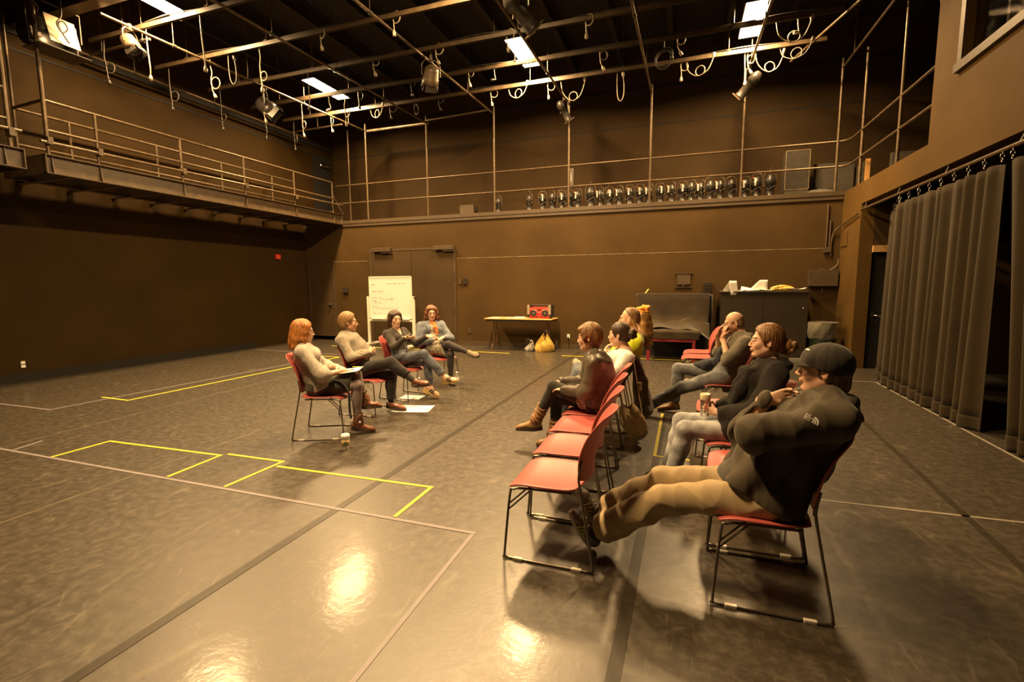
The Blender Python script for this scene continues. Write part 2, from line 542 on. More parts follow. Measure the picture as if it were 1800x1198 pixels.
tape(M_black_tape, 0.062, (-2.35, 0.3), (-2.32, 11.6), label='dark seam tape running the length of the floor past the seated panel', name='seam_tape')
tape(M_black_tape, 0.062, (-0.24, 0.5), (-0.16, 6.3), label='dark seam tape on the floor between the audience rows', name='seam_tape')
tape(M_black_tape, 0.05, (1.8, 2.0), (2.2, 9.0), label='dark seam tape on the floor right of the audience', name='seam_tape')
for k, (a, b, l) in enumerate((((-4.39, 0.6), (-4.5, 4.1), 'thin pale floor seam left of the coffee cup'), ((-6.45, 0.5), (-6.9, 9.5), 'thin pale floor seam in the left half of the floor'))):
    tape(M_seam, 0.012, a, b, z=0.001, label=l, name='floor_seam')


# ------------------------------------------------------------------ catwalk on the left wall
def catwalk():
    gx = -9.5
    for (y0, y1, lab) in ((4.95, 11.95, 'long steel catwalk with pipe railings on the left wall'), (-0.5, 4.70, 'nearer catwalk section cut off at the left picture edge')):
        r = empty('catwalk', (gx, y0, 3.42), 0, lab, 'catwalk')
        L = y1 - y0
        g = MB().box((-0.008, 0, 0.012), (0.008, L, 0.28)).box((-0.05, 0, 0), (0.075, L, 0.012)).box((-0.05, 0, 0.28), (0.075, L, 0.292))
        g.box((-1.05, 0, 0.012), (-1.035, L, 0.28)).box((-1.09, 0, 0), (-0.99, L, 0.012))
        g.box((-1.03, 0, 0), (0.07, 0.012, 0.29)).box((-1.03, L - 0.012, 0), (0.07, L, 0.29))
        g.build('girder', M_steel, r)
        st = [0.55 + 1.48 * k for k in range(int((L - 0.2) / 1.48) + 1)] if L > 6 else [0.3, 1.9, 3.4, L - 0.15]
        st = [0.10] + [y - y0 for y in (5.73, 7.21, 8.68, 10.19, 11.64)] if L > 6 else [1.2, 2.7, 4.2, 4.98]
        for y in st:
            MB().add([(0.008, y - 0.006, 0.012), (0.072, y - 0.006, 0.012), (0.03, y - 0.006, 0.28), (0.008, y - 0.006, 0.28),
                      (0.008, y + 0.006, 0.012), (0.072, y + 0.006, 0.012), (0.03, y + 0.006, 0.28), (0.008, y + 0.006, 0.28)],
                     [(0, 3, 2, 1), (4, 5, 6, 7), (1, 2, 6, 5), (0, 1, 5, 4), (2, 3, 7, 6), (3, 0, 4, 7)]).build('stiffener', M_steel, r)
        MB().box((-1.035, 0.012, 0.25), (-0.008, L - 0.012, 0.275)).build('deck', M_steel, r)
        for k in range(int(L / 0.74)):
            y = 0.35 + 0.74 * k
            MB().box((-1.40, y - 0.05, -0.01), (-0.01, y + 0.05, 0.0)).box((-1.40, y - 0.005, -0.0), (-1.05, y + 0.005, 0.2)).build('outrigger', M_steel, r)
        pr = 0.024
        hi = 6.05 - 3.42
        if L > 6:
            fp = [(5.03, hi)] + [(y, 1.14) for y in (5.73, 7.21, 8.68, 10.19, 11.64)]
            bp = [(5.18, hi), (5.95, 1.18), (7.50, 1.18), (9.02, 1.18), (10.55, 1.18)]
        else:
            fp = [(4.57, hi), (3.1, 1.14), (1.7, 1.14)]
            bp = [(3.9, 1.18), (2.4, 1.18)]
        for y, h in fp:
            MB().tube([(0, y - y0, 0.27), (0, y - y0, h)], pr if h < 2 else 0.03, 8).build('railing_post', M_pipe, r)
        for y, h in bp:
            MB().tube([(-1.08, y - y0, 0.26), (-1.08, y - y0, h)], pr, 8).build('railing_post', M_pipe, r)
        f0, f1 = (5.03 - y0, 11.66 - y0) if L > 6 else (0.0, 4.57 - y0)
        MB().tube([(0, f0, 1.12), (0, f1, 1.14)], pr, 8).build('top_rail', M_pipe, r)
        MB().tube([(0, f0, 0.67), (0, f1, 0.70)], pr, 8).build('middle_rail', M_pipe, r)
        MB().tube([(0.06, f0 - 0.12 if L > 6 else 0, 0.47), (0.06, f1 + (0.35 if L > 6 else 0.12), 0.55)], 0.026, 8).build('light_pipe', M_pipe, r)
        b0, b1 = (5.18 - y0, 11.3 - y0) if L > 6 else (0.0, 3.9)
        MB().tube([(-1.08, b0, 1.18), (-1.08, b1, 1.18)], pr, 8).build('top_rail', M_pipe, r)
        MB().tube([(-1.08, b0, 0.60), (-1.08, b1, 0.62)], pr, 8).build('middle_rail', M_pipe, r)
        if L > 6:
            MB().tube([(0, 0.08, 1.12), (-1.08, 0.23, 1.18)], pr, 8).build('end_rail', M_pipe, r)
            MB().tube([(0.05, L - 0.35, 0.80), (0.08, L - 0.2, 0.55), (0.1, L + 0.02, 0.3)], 0.008, 6).build('cable', M_chrome, r)
            MB().tube(bezier([(-0.9, L - 0.9, 0.30), (-0.6, L - 0.5, 0.33), (-0.3, L - 0.3, 0.30), (-0.05, L - 0.3, 0.36)], 6), 0.02, 6).build('coiled_cable', M_chrome, r)
        for y in ([0.08, 0.78, 2.26, 3.73, 5.24] if L > 6 else [4.57 + 0.5]):
            MB().box((-0.02, y - 0.035, 0.45), (0.09, y + 0.035, 0.56)).build('pipe_clamp', M_steel, r)
catwalk()

# ------------------------------------------------------------------ gallery railing and grid posts
def gallery_railing():
    r = empty('gallery_railing', (0, 12.0, 3.53), 0, 'tall pipe railing with posts up to the grid along the back gallery', 'railing')
    for x in (-8.57, -6.63, -4.68, -2.72, -0.80, 1.14, 2.93):
        MB().tube([(x, 0, -0.01), (x, 0, 2.62)], 0.028, 8).build('post', M_pipe, r)
    MB().tube([(-9.66, 0, 1.0), (3.0, 0, 1.0), (3.1, -0.10, 1.0), (3.13, -0.25, 1.0)], 0.022, 8).build('top_rail', M_pipe, r)
    MB().tube([(-9.66, 0, 0.5), (3.0, 0, 0.5), (3.1, -0.10, 0.5), (3.13, -0.25, 0.5)], 0.022, 8).build('middle_rail', M_pipe, r)
    s = empty('gallery_railing', (3.14, 11.7, 3.50), 0, 'pipe railing of the right side gallery above the curtain beam', 'railing')
    for y in (11.25, 9.50):
        MB().tube([(0, y - 11.7, -0.01), (0, y - 11.7, 2.5)], 0.028, 8).build('post', M_pipe, s)
    for z, n in ((1.03, 'top_rail'), (0.53, 'middle_rail')):
        MB().tube([(-0.01, 0.05, z), (0, -3.36, z)], 0.022, 8).build(n, M_pipe, s)
    c = empty('conduit_pole', (-9.55, 12.55, 3.53), 0, 'thin upright pole at the left end of the back gallery', 'pole')
    MB().tube([(0, -0.05, -0.01), (0, -0.05, 2.7)], 0.026, 8).build('pole', M_pipe, c)
gallery_railing()

# ================================================================== LIGHTING GRID
ZP, ZC = 5.97, 6.06
ZTOP = 7.25
def grid_pipe(x0, y0, x1, y1, label, rods=(), mat=M_pipe, z=ZP, r=0.024):
    o = empty('grid_pipe', (x0, y0, z), 0, label, 'pipe', 'lighting grid pipes')
    d = Vector((x1 - x0, y1 - y0, 0))
    MB().tube([(0, 0, 0), d], r, 10).build('pipe', mat, o)
    for t in rods:
        p = d * t
        MB().tube([p, p + Vector((0, 0, ZTOP - z))], 0.007, 6).build('hanger_rod', M_pipe, o)
        MB().tube([p - d.normalized() * 0.03, p + d.normalized() * 0.03], r + 0.012, 8).build('clamp', M_black_metal, o)
    return o

NP = ['leftmost', 'second', 'third', 'fourth', 'fifth', 'sixth', 'seventh']
for k, (a, b, rods) in enumerate((((-8.90, 5.60), (-8.58, 11.97), (0.18, 0.42, 0.66, 0.9)), ((-7.02, 3.0), (-6.64, 11.97), (0.45, 0.62, 0.8)),
                           ((-4.98, 3.0), (-4.69, 11.97), (0.45, 0.66, 0.84)), ((-2.92, 3.0), (-2.73, 11.97), (0.6, 0.8)),
                           ((-0.98, 3.0), (-0.81, 11.97), (0.62, 0.85)), ((1.22, 3.0), (1.13, 11.97), (0.7, 0.9)), ((3.02, 3.0), (2.93, 11.97), (0.72, 0.93)))):
    grid_pipe(*a, *b, f'{NP[k]} of the long grid pipes running toward the back wall' if k == 0 else f'{NP[k]} from the left of the long grid pipes running toward the back wall', rods)
grid_pipe(-10.55, 6.0, -10.48, 11.85, 'grid pipe close along the left wall above the catwalk', (0.2, 0.5, 0.8), z=5.92)
grid_pipe(-10.75, 6.40, -8.93, 6.38, 'short cross pipe above the near end of the catwalk', (0.3, 0.9), z=5.94)
grid_pipe(-10.4, 11.3, -8.75, 11.24, 'short cross pipe above the far end of the catwalk', (0.5,), z=5.94)
grid_pipe(-8.58, 12.06, -6.6, 12.06, 'worn thick pipe along the back wall between the two left posts', (), M_chrome if False else plain('bare_pipe', (0.30, 0.24, 0.17), 0.35, 0.5, var=0.5, scale=5), z=5.98, r=0.035)
grid_pipe(-6.6, 11.9, -4.72, 11.75, 'cross pipe near the back wall between second and third posts', (), z=5.99)
grid_pipe(1.9, 11.5, 2.75, 8.6, 'short slanting pipe by the right gallery opening', (), z=6.04)

# strut channels crossing the pipes; the power cables hang from them
CH = [6.26, 7.43, 8.62, 9.77, 10.80]
CN = ['fifth from the back wall', 'fourth from the back wall', 'third from the back wall', 'second from the back wall', 'nearest the back wall']
for k, y in enumerate(CH):
    o = empty('strut_channel', (-10.3, y, ZC), 0, f'strut channel across the grid, {CN[k]}', 'strut', 'strut channels of the grid')
    x1 = 2.35 if k >= 3 else 2.9
    L = x1 + 10.3
    mb = MB().box((0, -0.021, -0.02), (L, -0.017, 0.06)).box((0, 0.017, -0.02), (L, 0.021, 0.06)).box((0, -0.021, 0.056), (L, 0.021, 0.06)).box((0, -0.021, -0.02), (L, -0.008, -0.016)).box((0, 0.008, -0.02), (L, 0.021, -0.016))
    mb.build('channel', M_steel, o)
    for xr in np.arange(0.9, L, 2.02):
        MB().tube([(xr, 0, 0.06), (xr, 0, ZTOP - ZC)], 0.006, 6).build('hanger_rod', M_pipe, o)
        MB().box((xr - 0.03, -0.035, 0.06), (xr + 0.03, 0.035, 0.07)).build('bracket', M_steel, o)
    # loosely tied cable run along the strut
    pts = [(t, 0.03 * math.sin(t * 2.3 + k), 0.085 - 0.02 * abs(math.sin(t * 1.6 + k))) for t in np.arange(0.2, L, 0.35)]
    MB().tube(bezier(pts, 3), 0.011, 5).build('cable_run', M_black_metal, o)

# hanging power cables: where each leaves its strut, where its plug ends
M_cord = plain('grey_cord', (0.30, 0.25, 0.17), 0.5, var=0.2)
M_cordk = plain('black_cord', (0.06, 0.05, 0.04), 0.5, var=0.2)
M_plug = plain('plug_body', (0.40, 0.34, 0.25), 0.4, var=0.4, scale=60)


def hang_cable(u, vt, vb, k, style, dark, label):
    y = CH[k]
    t = at(u, vt, 1, y)
    b = at(u, vb, 1, y)
    x, L = t[0], max(0.25, min(1.6, (ZC - 0.02) - b[2]))
    o = empty('power_cable', (x, y, ZC - 0.02), 0, label, 'cable', 'cables hanging from the grid')
    rnd = random.Random(int(u * 7 + vt))
    j = lambda s: rnd.uniform(-s, s)
    ang = rnd.uniform(-0.5, 0.5)
    ca, sa = math.cos(ang), math.sin(ang)
    W = lambda a, z: (a * ca, a * sa + 0.03, -z)
    lr = rnd.uniform(0.065, 0.095)
    if style == 'loop':       # straight drop, one coil, plug below
        h = L - 0.34
        pts = [W(0, -0.03), W(0.01 + j(0.02), h * 0.35), W(j(0.03), h * 0.7), W(0.0, h)]
        for a in np.linspace(PI, 3 * PI + 0.5, 15)[1:]:
            pts.append(W(lr + lr * math.cos(a), h + 0.08 - lr * math.sin(a) * 1.15))
        pts += [W(0.015, L - 0.14), W(0.035 + j(0.02), L - 0.06)]
    elif style == 'u':        # hung back up in a U
        h = L
        pts = [W(0, -0.03), W(0.0, h * 0.5), W(0.02, h * 0.85), W(0.08, h), W(0.14, h * 0.85), W(0.15, h * 0.5), W(0.13, 0.1)]
    elif style == 'swag':     # swag with a small coil, end tied up
        s = 0.55
        h = L
        pts = [W(0, -0.03), W(0.04, h * 0.5), W(0.14, h * 0.85), W(0.26, h)]
        for a in np.linspace(-PI / 2, 1.5 * PI, 9)[1:]:
            pts.append(W(0.28 + 0.09 * math.cos(a), h - 0.09 + -0.09 * math.sin(a)))
        pts += [W(0.42, h * 0.8), W(0.50, h * 0.35), W(0.52, h * 0.12)]
    elif style == 'coil':     # tied coil
        pts = [W(0, -0.03), W(0, L * 0.4)]
        for a in np.linspace(0, 6 * PI, 37):
            rr = 0.15 + 0.012 * math.sin(a * 1.7)
            pts.append(W(0.0 + rr * math.sin(a), L * 0.4 + 0.15 - rr * math.cos(a) + 0.004 * a))
        pts += [W(0.10, L - 0.08), W(0.13, L)]
    else:                     # plain
        pts = [W(0, -0.03), W(0.01, L * 0.4), W(0.03 + j(0.02), L * 0.75), W(0.02 + j(0.03), L - 0.05)]
    P = bezier(pts, 4)
    MB().tube(P, 0.010 if not dark else 0.009, 6).build('cord', M_cordk if dark else M_cord, o)
    e = P[-1]
    d = (P[-1] - P[-3]).normalized()
    M = Matrix.Translation(e) @ d.to_track_quat('Z', 'Y').to_matrix().to_4x4()
    MB().lathe([(0.011, -0.02), (0.018, 0.0), (0.028, 0.02), (0.029, 0.075), (0.024, 0.08)], 10, M).build('plug', M_plug if not dark else M_black_metal, o)
    for q in (-0.012, 0.012):
        pass


CABLES = [
    (178, 60, 147, 0, 'loop', 1), (253, 50, 140, 0, 'plain', 0), (294, 119, 193, 1, 'loop', 1), (349, 36, 124, 0, 'plain', 0), (366, 103, 171, 1, 'loop', 0),
    (400, 120, 148, 1, 'u', 1), (384, 156, 228, 2, 'loop', 1), (452, 70, 160, 1, 'loop', 0), (459, 158, 214, 2, 'loop', 0), (463, 196, 244, 3, 'plain', 1),
    (515, 222, 263, 4, 'loop', 1), (528, 182, 240, 3, 'loop', 0), (580, 202, 232, 4, 'loop', 0), (541, 168, 190, 2, 'plain', 1),
    (558, 5, 62, 1, 'loop', 0), (575, 150, 196, 3, 'plain', 0), (604, 168, 220, 3, 'loop', 0), (650, 30, 112, 2, 'loop', 0), (626, 112, 190, 3, 'loop', 1),
    (650, 190, 208, 4, 'swag', 0), (682, 150, 208, 4, 'loop', 1), (688, 0, 40, 1, 'loop', 0), (719, 98, 168, 3, 'loop', 1), (727, 178, 202, 4, 'u', 1),
    (762, 14, 100, 2, 'loop', 0), (768, 142, 194, 4, 'loop', 1), (821, 76, 151, 3, 'loop', 0), (861, 122, 184, 4, 'loop', 0), (867, 80, 132, 3, 'plain', 1),
    (889, 5, 68, 2, 'loop', 0), (893, 145, 168, 4, 'swag', 0), (962, 105, 172, 4, 'loop', 0), (985, 140, 178, 4, 'swag', 0), (1029, 0, 56, 2, 'loop', 0),
    (1055, 30, 122, 3, 'loop', 0), (1085, 124, 178, 4, 'u', 0), (1168, 62, 98, 3, 'coil', 1), (1192, 2, 96, 3, 'loop', 0), (1197, 96, 140, 4, 'loop', 0), (1206, 114, 138, 4, 'swag', 0),
    (1316, 60, 128, 4, 'loop', 0), (1328, 90, 126, 4, 'swag', 0), (1312, 40, 146, 4, 'plain', 0), (1365, 44, 78, 3, 'swag', 0), (1405, 10, 36, 3, 'plain', 0), (1372, 78, 84, 4, 'swag', 1)]
cnt = {}
for (u, vt, vb, k, st, dk) in CABLES:
    cnt[k] = cnt.get(k, 0) + 1
idx = {}
FORM = {'loop': 'with plugged loop', 'u': 'in a narrow U', 'swag': 'in a coiled swag', 'coil': 'in a round coil', 'plain': 'with bare end'}
for c_ in sorted(CABLES):
    u, vt, vb, k, st, dk = c_
    n = idx[k] = idx.get(k, 0) + 1
    w = 'leftmost' if n == 1 else (ORD[n - 1] + ' from left')
    hang_cable(u, vt, vb, k, st, dk, f"{'dark' if dk else 'pale'} cable {FORM[st]}, {w} on strut {CN[k]}")

# ------------------------------------------------------------------ the work lights (the lamps that light the room)
M_panel = emit('lit_lamp_panel', LAMP_COLOR, LAMP_STRENGTH)
FL = ['left of the grid nearest the viewer', 'left of the grid by the back wall', 'middle of the grid', 'right of the grid', 'middle of the grid, unseen, in the row nearer the viewer', 'middle of the grid, unseen, in the row above the viewer']
def work_light(x, y, label):
    z = 6.42
    o = empty('work_light', (x, y, z), 0, label, 'light', 'lit ceiling work lights')
    mb = MB().box((-0.17, -0.64, 0.05), (0.17, 0.64, 0.13))
    mb.box((-0.19, -0.66, -0.03), (-0.17, 0.66, 0.13)).box((0.17, -0.66, -0.03), (0.19, 0.66, 0.13)).box((-0.17, -0.66, -0.02), (0.17, -0.64, 0.13)).box((-0.17, 0.64, -0.02), (0.17, 0.66, 0.13))
    mb.build('housing', M_black_metal, o)
    MB().add([(-0.165, -0.635, 0.0), (0.165, -0.635, 0.0), (0.165, 0.635, 0.0), (-0.165, 0.635, 0.0)], [(0, 3, 2, 1)]).build('lamp_panel', M_panel, o)
    for q in (-0.5, 0.5):
        MB().tube([(0, q, 0.13), (0, q, ZTOP - z)], 0.008, 6).build('hanger_rod', M_pipe, o)
for (x, y), l in zip(FIXTURES, FL):
    work_light(x, y, f'lit rectangular work light over the {l}')

# ------------------------------------------------------------------ stage lights
M_body = plain('stage_light_black', (0.040, 0.034, 0.028), 0.38, 0.3, var=0.3)
M_lens = plain('lens_glass', (0.05, 0.05, 0.06), 0.08, 0.0, spec=0.8)
M_label = plain('white_label', (0.75, 0.72, 0.66), 0.6, var=0.1)
M_orange = plain('orange_tag', (0.75, 0.22, 0.04), 0.6, var=0.1)


def spot_upright(h=0.50, tilt=0.0):
    """ellipsoidal spotlight standing on its front rim"""
    r = empty('stage_light', (0, 0, 0))
    s = h / 0.5
    T = Matrix.Rotation(tilt, 4, 'Y')
    S = T @ Matrix.Scale(s, 4)
    MB().lathe([(0.088, 0.0), (0.092, 0.012), (0.078, 0.02), (0.078, 0.20), (0.085, 0.205), (0.085, 0.225), (0.095, 0.23), (0.098, 0.33), (0.085, 0.36), (0.072, 0.40), (0.045, 0.435), (0.0, 0.44)], 18, S).build('housing', M_body, r)
    fins = MB()
    for z in (0.25, 0.275, 0.30):
        fins.lathe([(0.098, z), (0.104, z + 0.004), (0.104, z + 0.01), (0.098, z + 0.014)], 18, S)
    fins.build('cooling_fins', M_body, r)
    yk = [S @ Vector(p) for p in ((-0.104, 0, 0.21), (-0.106, 0, 0.36), (-0.096, 0, 0.44), (-0.05, 0, 0.485), (0.05, 0, 0.485), (0.096, 0, 0.44), (0.106, 0, 0.36), (0.104, 0, 0.21))]
    MB().tube(bezier(yk, 3), 0.010 * s, 6).build('yoke', M_steel, r)
    MB().lathe([(0.0, -0.11), (0.022, -0.11), (0.026, -0.10), (0.026, 0.10), (0.022, 0.11), (0.0, 0.11)], 10, S @ Matrix.Translation((0, 0, 0.22)) @ Matrix.Rotation(PI / 2, 4, 'Y')).build('tilt_knob', M_steel, r)
    ck = [S @ Vector(p) for p in ((0, 0, 0.485), (0, -0.02, 0.53), (0.02, -0.03, 0.55), (0.03, -0.01, 0.53))]
    MB().tube(ck, 0.012 * s, 6).build('hook_clamp', M_steel, r)
    cp = [S @ Vector((0.1 * math.cos(a) * 1.0, -0.10 - 0.01 * math.sin(3 * a), 0.14 + 0.05 * math.sin(a * 2) + 0.02 * a)) for a in np.linspace(0.2, 2.9, 9)]
    MB().tube(bezier(cp, 3), 0.008 * s, 5).build('cord', M_cordk, r)
    return r


lightA = spot_upright()
MB().box((-0.016, -0.122, 0.24), (0.016, -0.110, 0.39)).build('label_strip', M_label, lightA)
MB().box((-0.05, -0.116, 0.39), (-0.02, -0.106, 0.41)).build('colour_tag', M_orange, lightA)
lightB = spot_upright()
LEDGE = [(876, 0.46, 'B'), (931, .47, 'B'), (954, .5, 'A'), (971, .5, 'B'), (987, .5, 'A'), (1002, .48, 'B'), (1016, .5, 'A'), (1038, .58, 'B'), (1055.6, .5, 'A'), (1070.5, .5, 'A'), (1089, .5, 'A'), (1107, .5, 'A'),
         (1125, .5, 'A'), (1141, .5, 'A'), (1160, .5, 'A'), (1180, .5, 'A'), (1199, .5, 'A'), (1214, .52, 'B'), (1230.5, .5, 'A'), (1247, .54, 'B'), (1265, .52, 'A'), (1284, .52, 'B'), (1309, .5, 'A'), (1329, .55, 'A'), (1352, .58, 'B')]
used = {'A': 0, 'B': 0}
nAB = {'A': 0, 'B': 0}
for i, (u, h, t) in enumerate(LEDGE):
    p = at(u, 350, 1, 12.28)
    src = lightA if t == 'A' else lightB
    o = src if used[t] == 0 else copy_tree(src)
    used[t] = 1
    o.location = (p[0], 12.28 + 0.02 * math.sin(i * 5), 3.523)
    o.rotation_euler = (0, 0, 0.5 * math.sin(i * 3.7) - 0.2)
    o.scale = (h / 0.5,) * 3
    nAB[t] += 1
    w = 'leftmost' if nAB[t] == 1 else ORD[nAB[t] - 1] + ' from the left'
    tag(o, f"black stage light on the gallery ledge, {w} " + ('with a white strip' if t == 'A' else 'without a strip'), 'stage light', 'stage lights standing on the gallery ledge')

# lights hung on the grid
def hung_light(loc, rz, tilt, size, kind, label):
    r = empty('stage_light', loc, rz, label, 'stage light', 'stage lights hung on the grid')
    s = size
    S = Matrix.Translation((0, 0, -0.30 * s)) @ Matrix.Rotation(tilt, 4, 'Y') @ Matrix.Scale(s, 4)
    if kind == 'fresnel':
        MB().lathe([(0.0, -0.16), (0.09, -0.155), (0.12, -0.12), (0.13, 0.02), (0.14, 0.03), (0.14, 0.13), (0.11, 0.14), (0.10, 0.125)], 20, S).build('housing', M_body if 'dark' in label else M_steel, r)
        MB().lathe([(0.0, 0.15), (0.06, 0.142), (0.105, 0.122)], 16, S).build('lens', M_lens, r)
        b = MB()
        for k in range(4):
            a = k * PI / 2
            b.box((0.10, -0.10, 0.14), (0.106, 0.10, 0.24), S @ Matrix.Rotation(a, 4, 'Z') @ Matrix.Rotation(0.15, 4, 'Y'))
        b.build('barn_doors', M_black_metal, r)
    else:
        MB().lathe([(0.0, -0.26), (0.05, -0.25), (0.095, -0.18), (0.1, -0.08), (0.08, -0.07), (0.078, 0.18), (0.09, 0.19), (0.09, 0.22), (0.075, 0.22), (0.07, 0.2)], 18, S).build('housing', M_body, r)
        MB().lathe([(0.0, 0.205), (0.072, 0.20)], 16, S).build('lens', M_lens, r)
        f = MB().box((-0.1, -0.1, 0.22), (0.1, -0.075, 0.235), S).box((-0.1, 0.075, 0.22), (0.1, 0.1, 0.235), S).box((-0.1, -0.075, 0.22), (-0.075, 0.075, 0.235), S).box((0.075, -0.075, 0.22), (0.1, 0.075, 0.235), S)
        f.build('colour_frame', M_steel, r)
    yk = [(0, -0.16 * s, -0.30 * s), (0, -0.165 * s, -0.12 * s), (0, -0.10 * s, -0.04 * s), (0, 0.10 * s, -0.04 * s), (0, 0.165 * s, -0.12 * s), (0, 0.16 * s, -0.30 * s)]
    MB().tube(yk, 0.011, 6).build('yoke', M_steel, r)
    MB().box((-0.025, -0.025, -0.05), (0.025, 0.025, 0.05)).build('hook_clamp', M_steel, r)


def along(u, v):
    p = at(u, v, 2, ZP)
    return (p[0], p[1], ZP - 0.02)
hung_light(along(466, 155), 0.6, -0.9 + PI, 1.25, 'fresnel', 'dark round stage light tipped on the leftmost grid pipe')
hung_light(along(757, 100), 2.3, 2.4, 1.1, 'fresnel', 'grey round stage light on the third grid pipe')
hung_light(tuple(at(915, -28, 2, ZP)), 0.9, 2.2, 1.3, 'spot', 'long dark stage light above the middle work light')
hung_light((-2.74, 11.55, ZP - 0.02), 0.8, 2.5, 1.0, 'spot', 'small stage light on the fourth grid pipe near the gallery')
hung_light((1.13, 11.3, ZP - 0.02), 2.6, 2.3, 1.15, 'spot', 'square fronted stage light under the right work light')
hung_light((-8.885, 6.02, ZP - 0.01), 0.3, 2.6, 0.9, 'fresnel', 'small stage light wrapped in cable at the end of the leftmost grid pipe')

# big flood with pale reflector near the top left corner
def flood():
    r = empty('flood_light', (-9.42, 5.30, 5.62), 0.0, 'large flood light with a pale lit reflector beside the left beam', 'stage light')
    mb = MB().grid(lambda s, t: (-0.75 + 0.75 * s if False else -0.62 + 0.05 * 0, 0, 0), 2, 2) if False else MB()
    # curved trough: back shell
    prof = [(0.22 * math.cos(a) - 0.05, 0.24 * math.sin(a)) for a in np.linspace(-1.9, 1.9, 13)]
    V, F = [], []
    for (a, z) in prof:
        V += [(-a - 0.25, -0.32, z), (-a - 0.25, 0.32, z)]
    for k in range(len(prof) - 1):
        F.append((2 * k, 2 * k + 1, 2 * k + 3, 2 * k + 2))
    m = MB(); m.add(V, F, True)
    m.add([(-a - 0.25, -0.32, z) for a, z in prof], [tuple(range(len(prof)))])
    m.add([(-a - 0.25, 0.32, z) for a, z in prof], [tuple(range(len(prof)))])
    o = m.build('housing', M_body, r)
    sd = o.modifiers.new('shell', 'SOLIDIFY'); sd.thickness = 0.012
    f = MB().box((0.02, -0.20, -0.22), (0.03, 0.20, 0.22), Matrix.Translation((0.06, 0, 0.0)) @ Matrix.Rotation(-0.28, 4, 'Y'))
    f.build('reflector', plain('pale_reflector', (0.42, 0.34, 0.22), 0.45, var=0.08), r)
    MB().box((-0.3, -0.34, -0.30), (0.16, 0.34, -0.285)).build('bottom_door', M_body, r)
    MB().tube([(-0.1, -0.36, 0), (-0.1, -0.36, 0.44), (-0.1, 0.36, 0.44), (-0.1, 0.36, 0)], 0.014, 6).build('yoke', M_steel, r)
    MB().tube(bezier([(0.2, -0.05, 0.5), (0.2, -0.06, 0.2), (0.2, -0.13, 0.06), (0.2, -0.07, -0.05), (0.2, 0.01, 0.03), (0.2, -0.04, 0.12), (0.2, -0.11, 0.05), (0.2, -0.04, -0.1), (0.2, 0.02, -0.18)], 5), 0.011, 6).build('cord', M_cordk, r)
flood()
# coiled rope bundle hung on the beam at the far left top
r = empty('cable_bundle', tuple(at(52, 40, 1, 5.2)), 0, 'knotted dark cable bundle hung at the top left beam', 'cable')
mb = MB()
for k in range(7):
    rn = random.Random(k)
    a0 = rn.uniform(0, 6)
    mb.tube([(0.15 * math.cos(a + a0) + rn.uniform(-.02, .02), 0.07 * math.sin(2 * a) , 0.20 * math.sin(a) + 0.03 * k - 0.1) for a in np.linspace(0, 2 * PI, 17)[:-1]], 0.022, 6, closed=True)
mb.build('coils', plain('dusty_rope', (0.14, 0.11, 0.08), 0.8), r)
MB().tube([(0, 0, 0.1), (0.0, 0.1, 0.9)], 0.012, 6).build('tie', M_cordk, r)

# ------------------------------------------------------------------ things on the galleries
def slab_thing(name, label, cat, lo, hi, mat, rz=0, parts=()):
    o = empty(name, ((lo[0] + hi[0]) / 2, (lo[1] + hi[1]) / 2, lo[2]), rz, label, cat)
    w, d, h = (hi[0] - lo[0]) / 2, (hi[1] - lo[1]) / 2, hi[2] - lo[2]
    MB().rbox((-w, -d, 0), (w, d, h), 0.012).build('body', mat, o)
    return o, w, d, h
M_flat = plain('dark_board', (0.055, 0.044, 0.03), 0.7)
o, w, d, h = slab_thing('loudspeaker', 'tall dark speaker box with pale edges at the right of the gallery', 'loudspeaker', (2.08, 12.55, 3.525), (2.56, 12.95, 4.56), M_flat)
MB().box((-w, -d - 0.012, 0.18), (-w + 0.012, -d, h)).box((w - 0.012, -d - 0.012, 0.18), (w, -d, h)).box((-w, -d - 0.012, h - 0.012), (w, -d, h)).box((-w, -d - 0.012, 0.18), (w, -d, 0.192)).build('grille_edge', M_line, o)
MB().box((-w + 0.012, -d - 0.008, 0.192), (w - 0.012, -d - 0.001, h - 0.012)).build('grille', plain('speaker_cloth', (0.04, 0.032, 0.022), 0.95), o)
o, w, d, h = slab_thing('equipment_box', 'small dark box on the gallery ledge between second and third posts', 'box', (-5.76, 12.15, 3.523), (-5.35, 12.42, 3.79), M_trim)
MB().box((w + 0.0, -0.05, 0.1), (w + 0.05, 0.05, 0.22)).build('connector', M_black_metal, o)
slab_thing('scenery_flat', 'dark flat panel leaning behind the right end of the railing', 'flat', (2.72, 12.9, 3.525), (3.5, 12.96, 4.3), M_flat)
o, w, d, h = slab_thing('scenery_flat', 'dark flat with a raw timber edge on the right gallery', 'flat', (3.55, 12.3, 3.505), (3.6, 13.2, 4.2), M_flat)
MB().box((-w - 0.03, -d - 0.04, 0), (w, -d, h)).build('timber_edge', plain('timber_edge', (0.5, 0.26, 0.08), 0.7), o)
o = empty('cloth_pile', (2.75, 12.45, 3.525), 0, 'crumpled grey cloth heap at the right end of the gallery', 'cloth')
def heap(s, t):
    a = s * 2 * PI
    rr = (1 - t) * (0.36 + 0.05 * math.sin(3 * a) + 0.04 * math.sin(7 * a + 2 * t))
    return (rr * math.cos(a) * 1.15, rr * math.sin(a) * 0.7, 0.13 * t ** 0.7 + 0.045 * math.sin(5 * a + 6 * t) * t * (1 - t) * 4)
MB().grid(heap, 40, 10, closed_u=True).build('cloth', fabric('grey_drop_cloth', (0.12, 0.10, 0.08)), o)
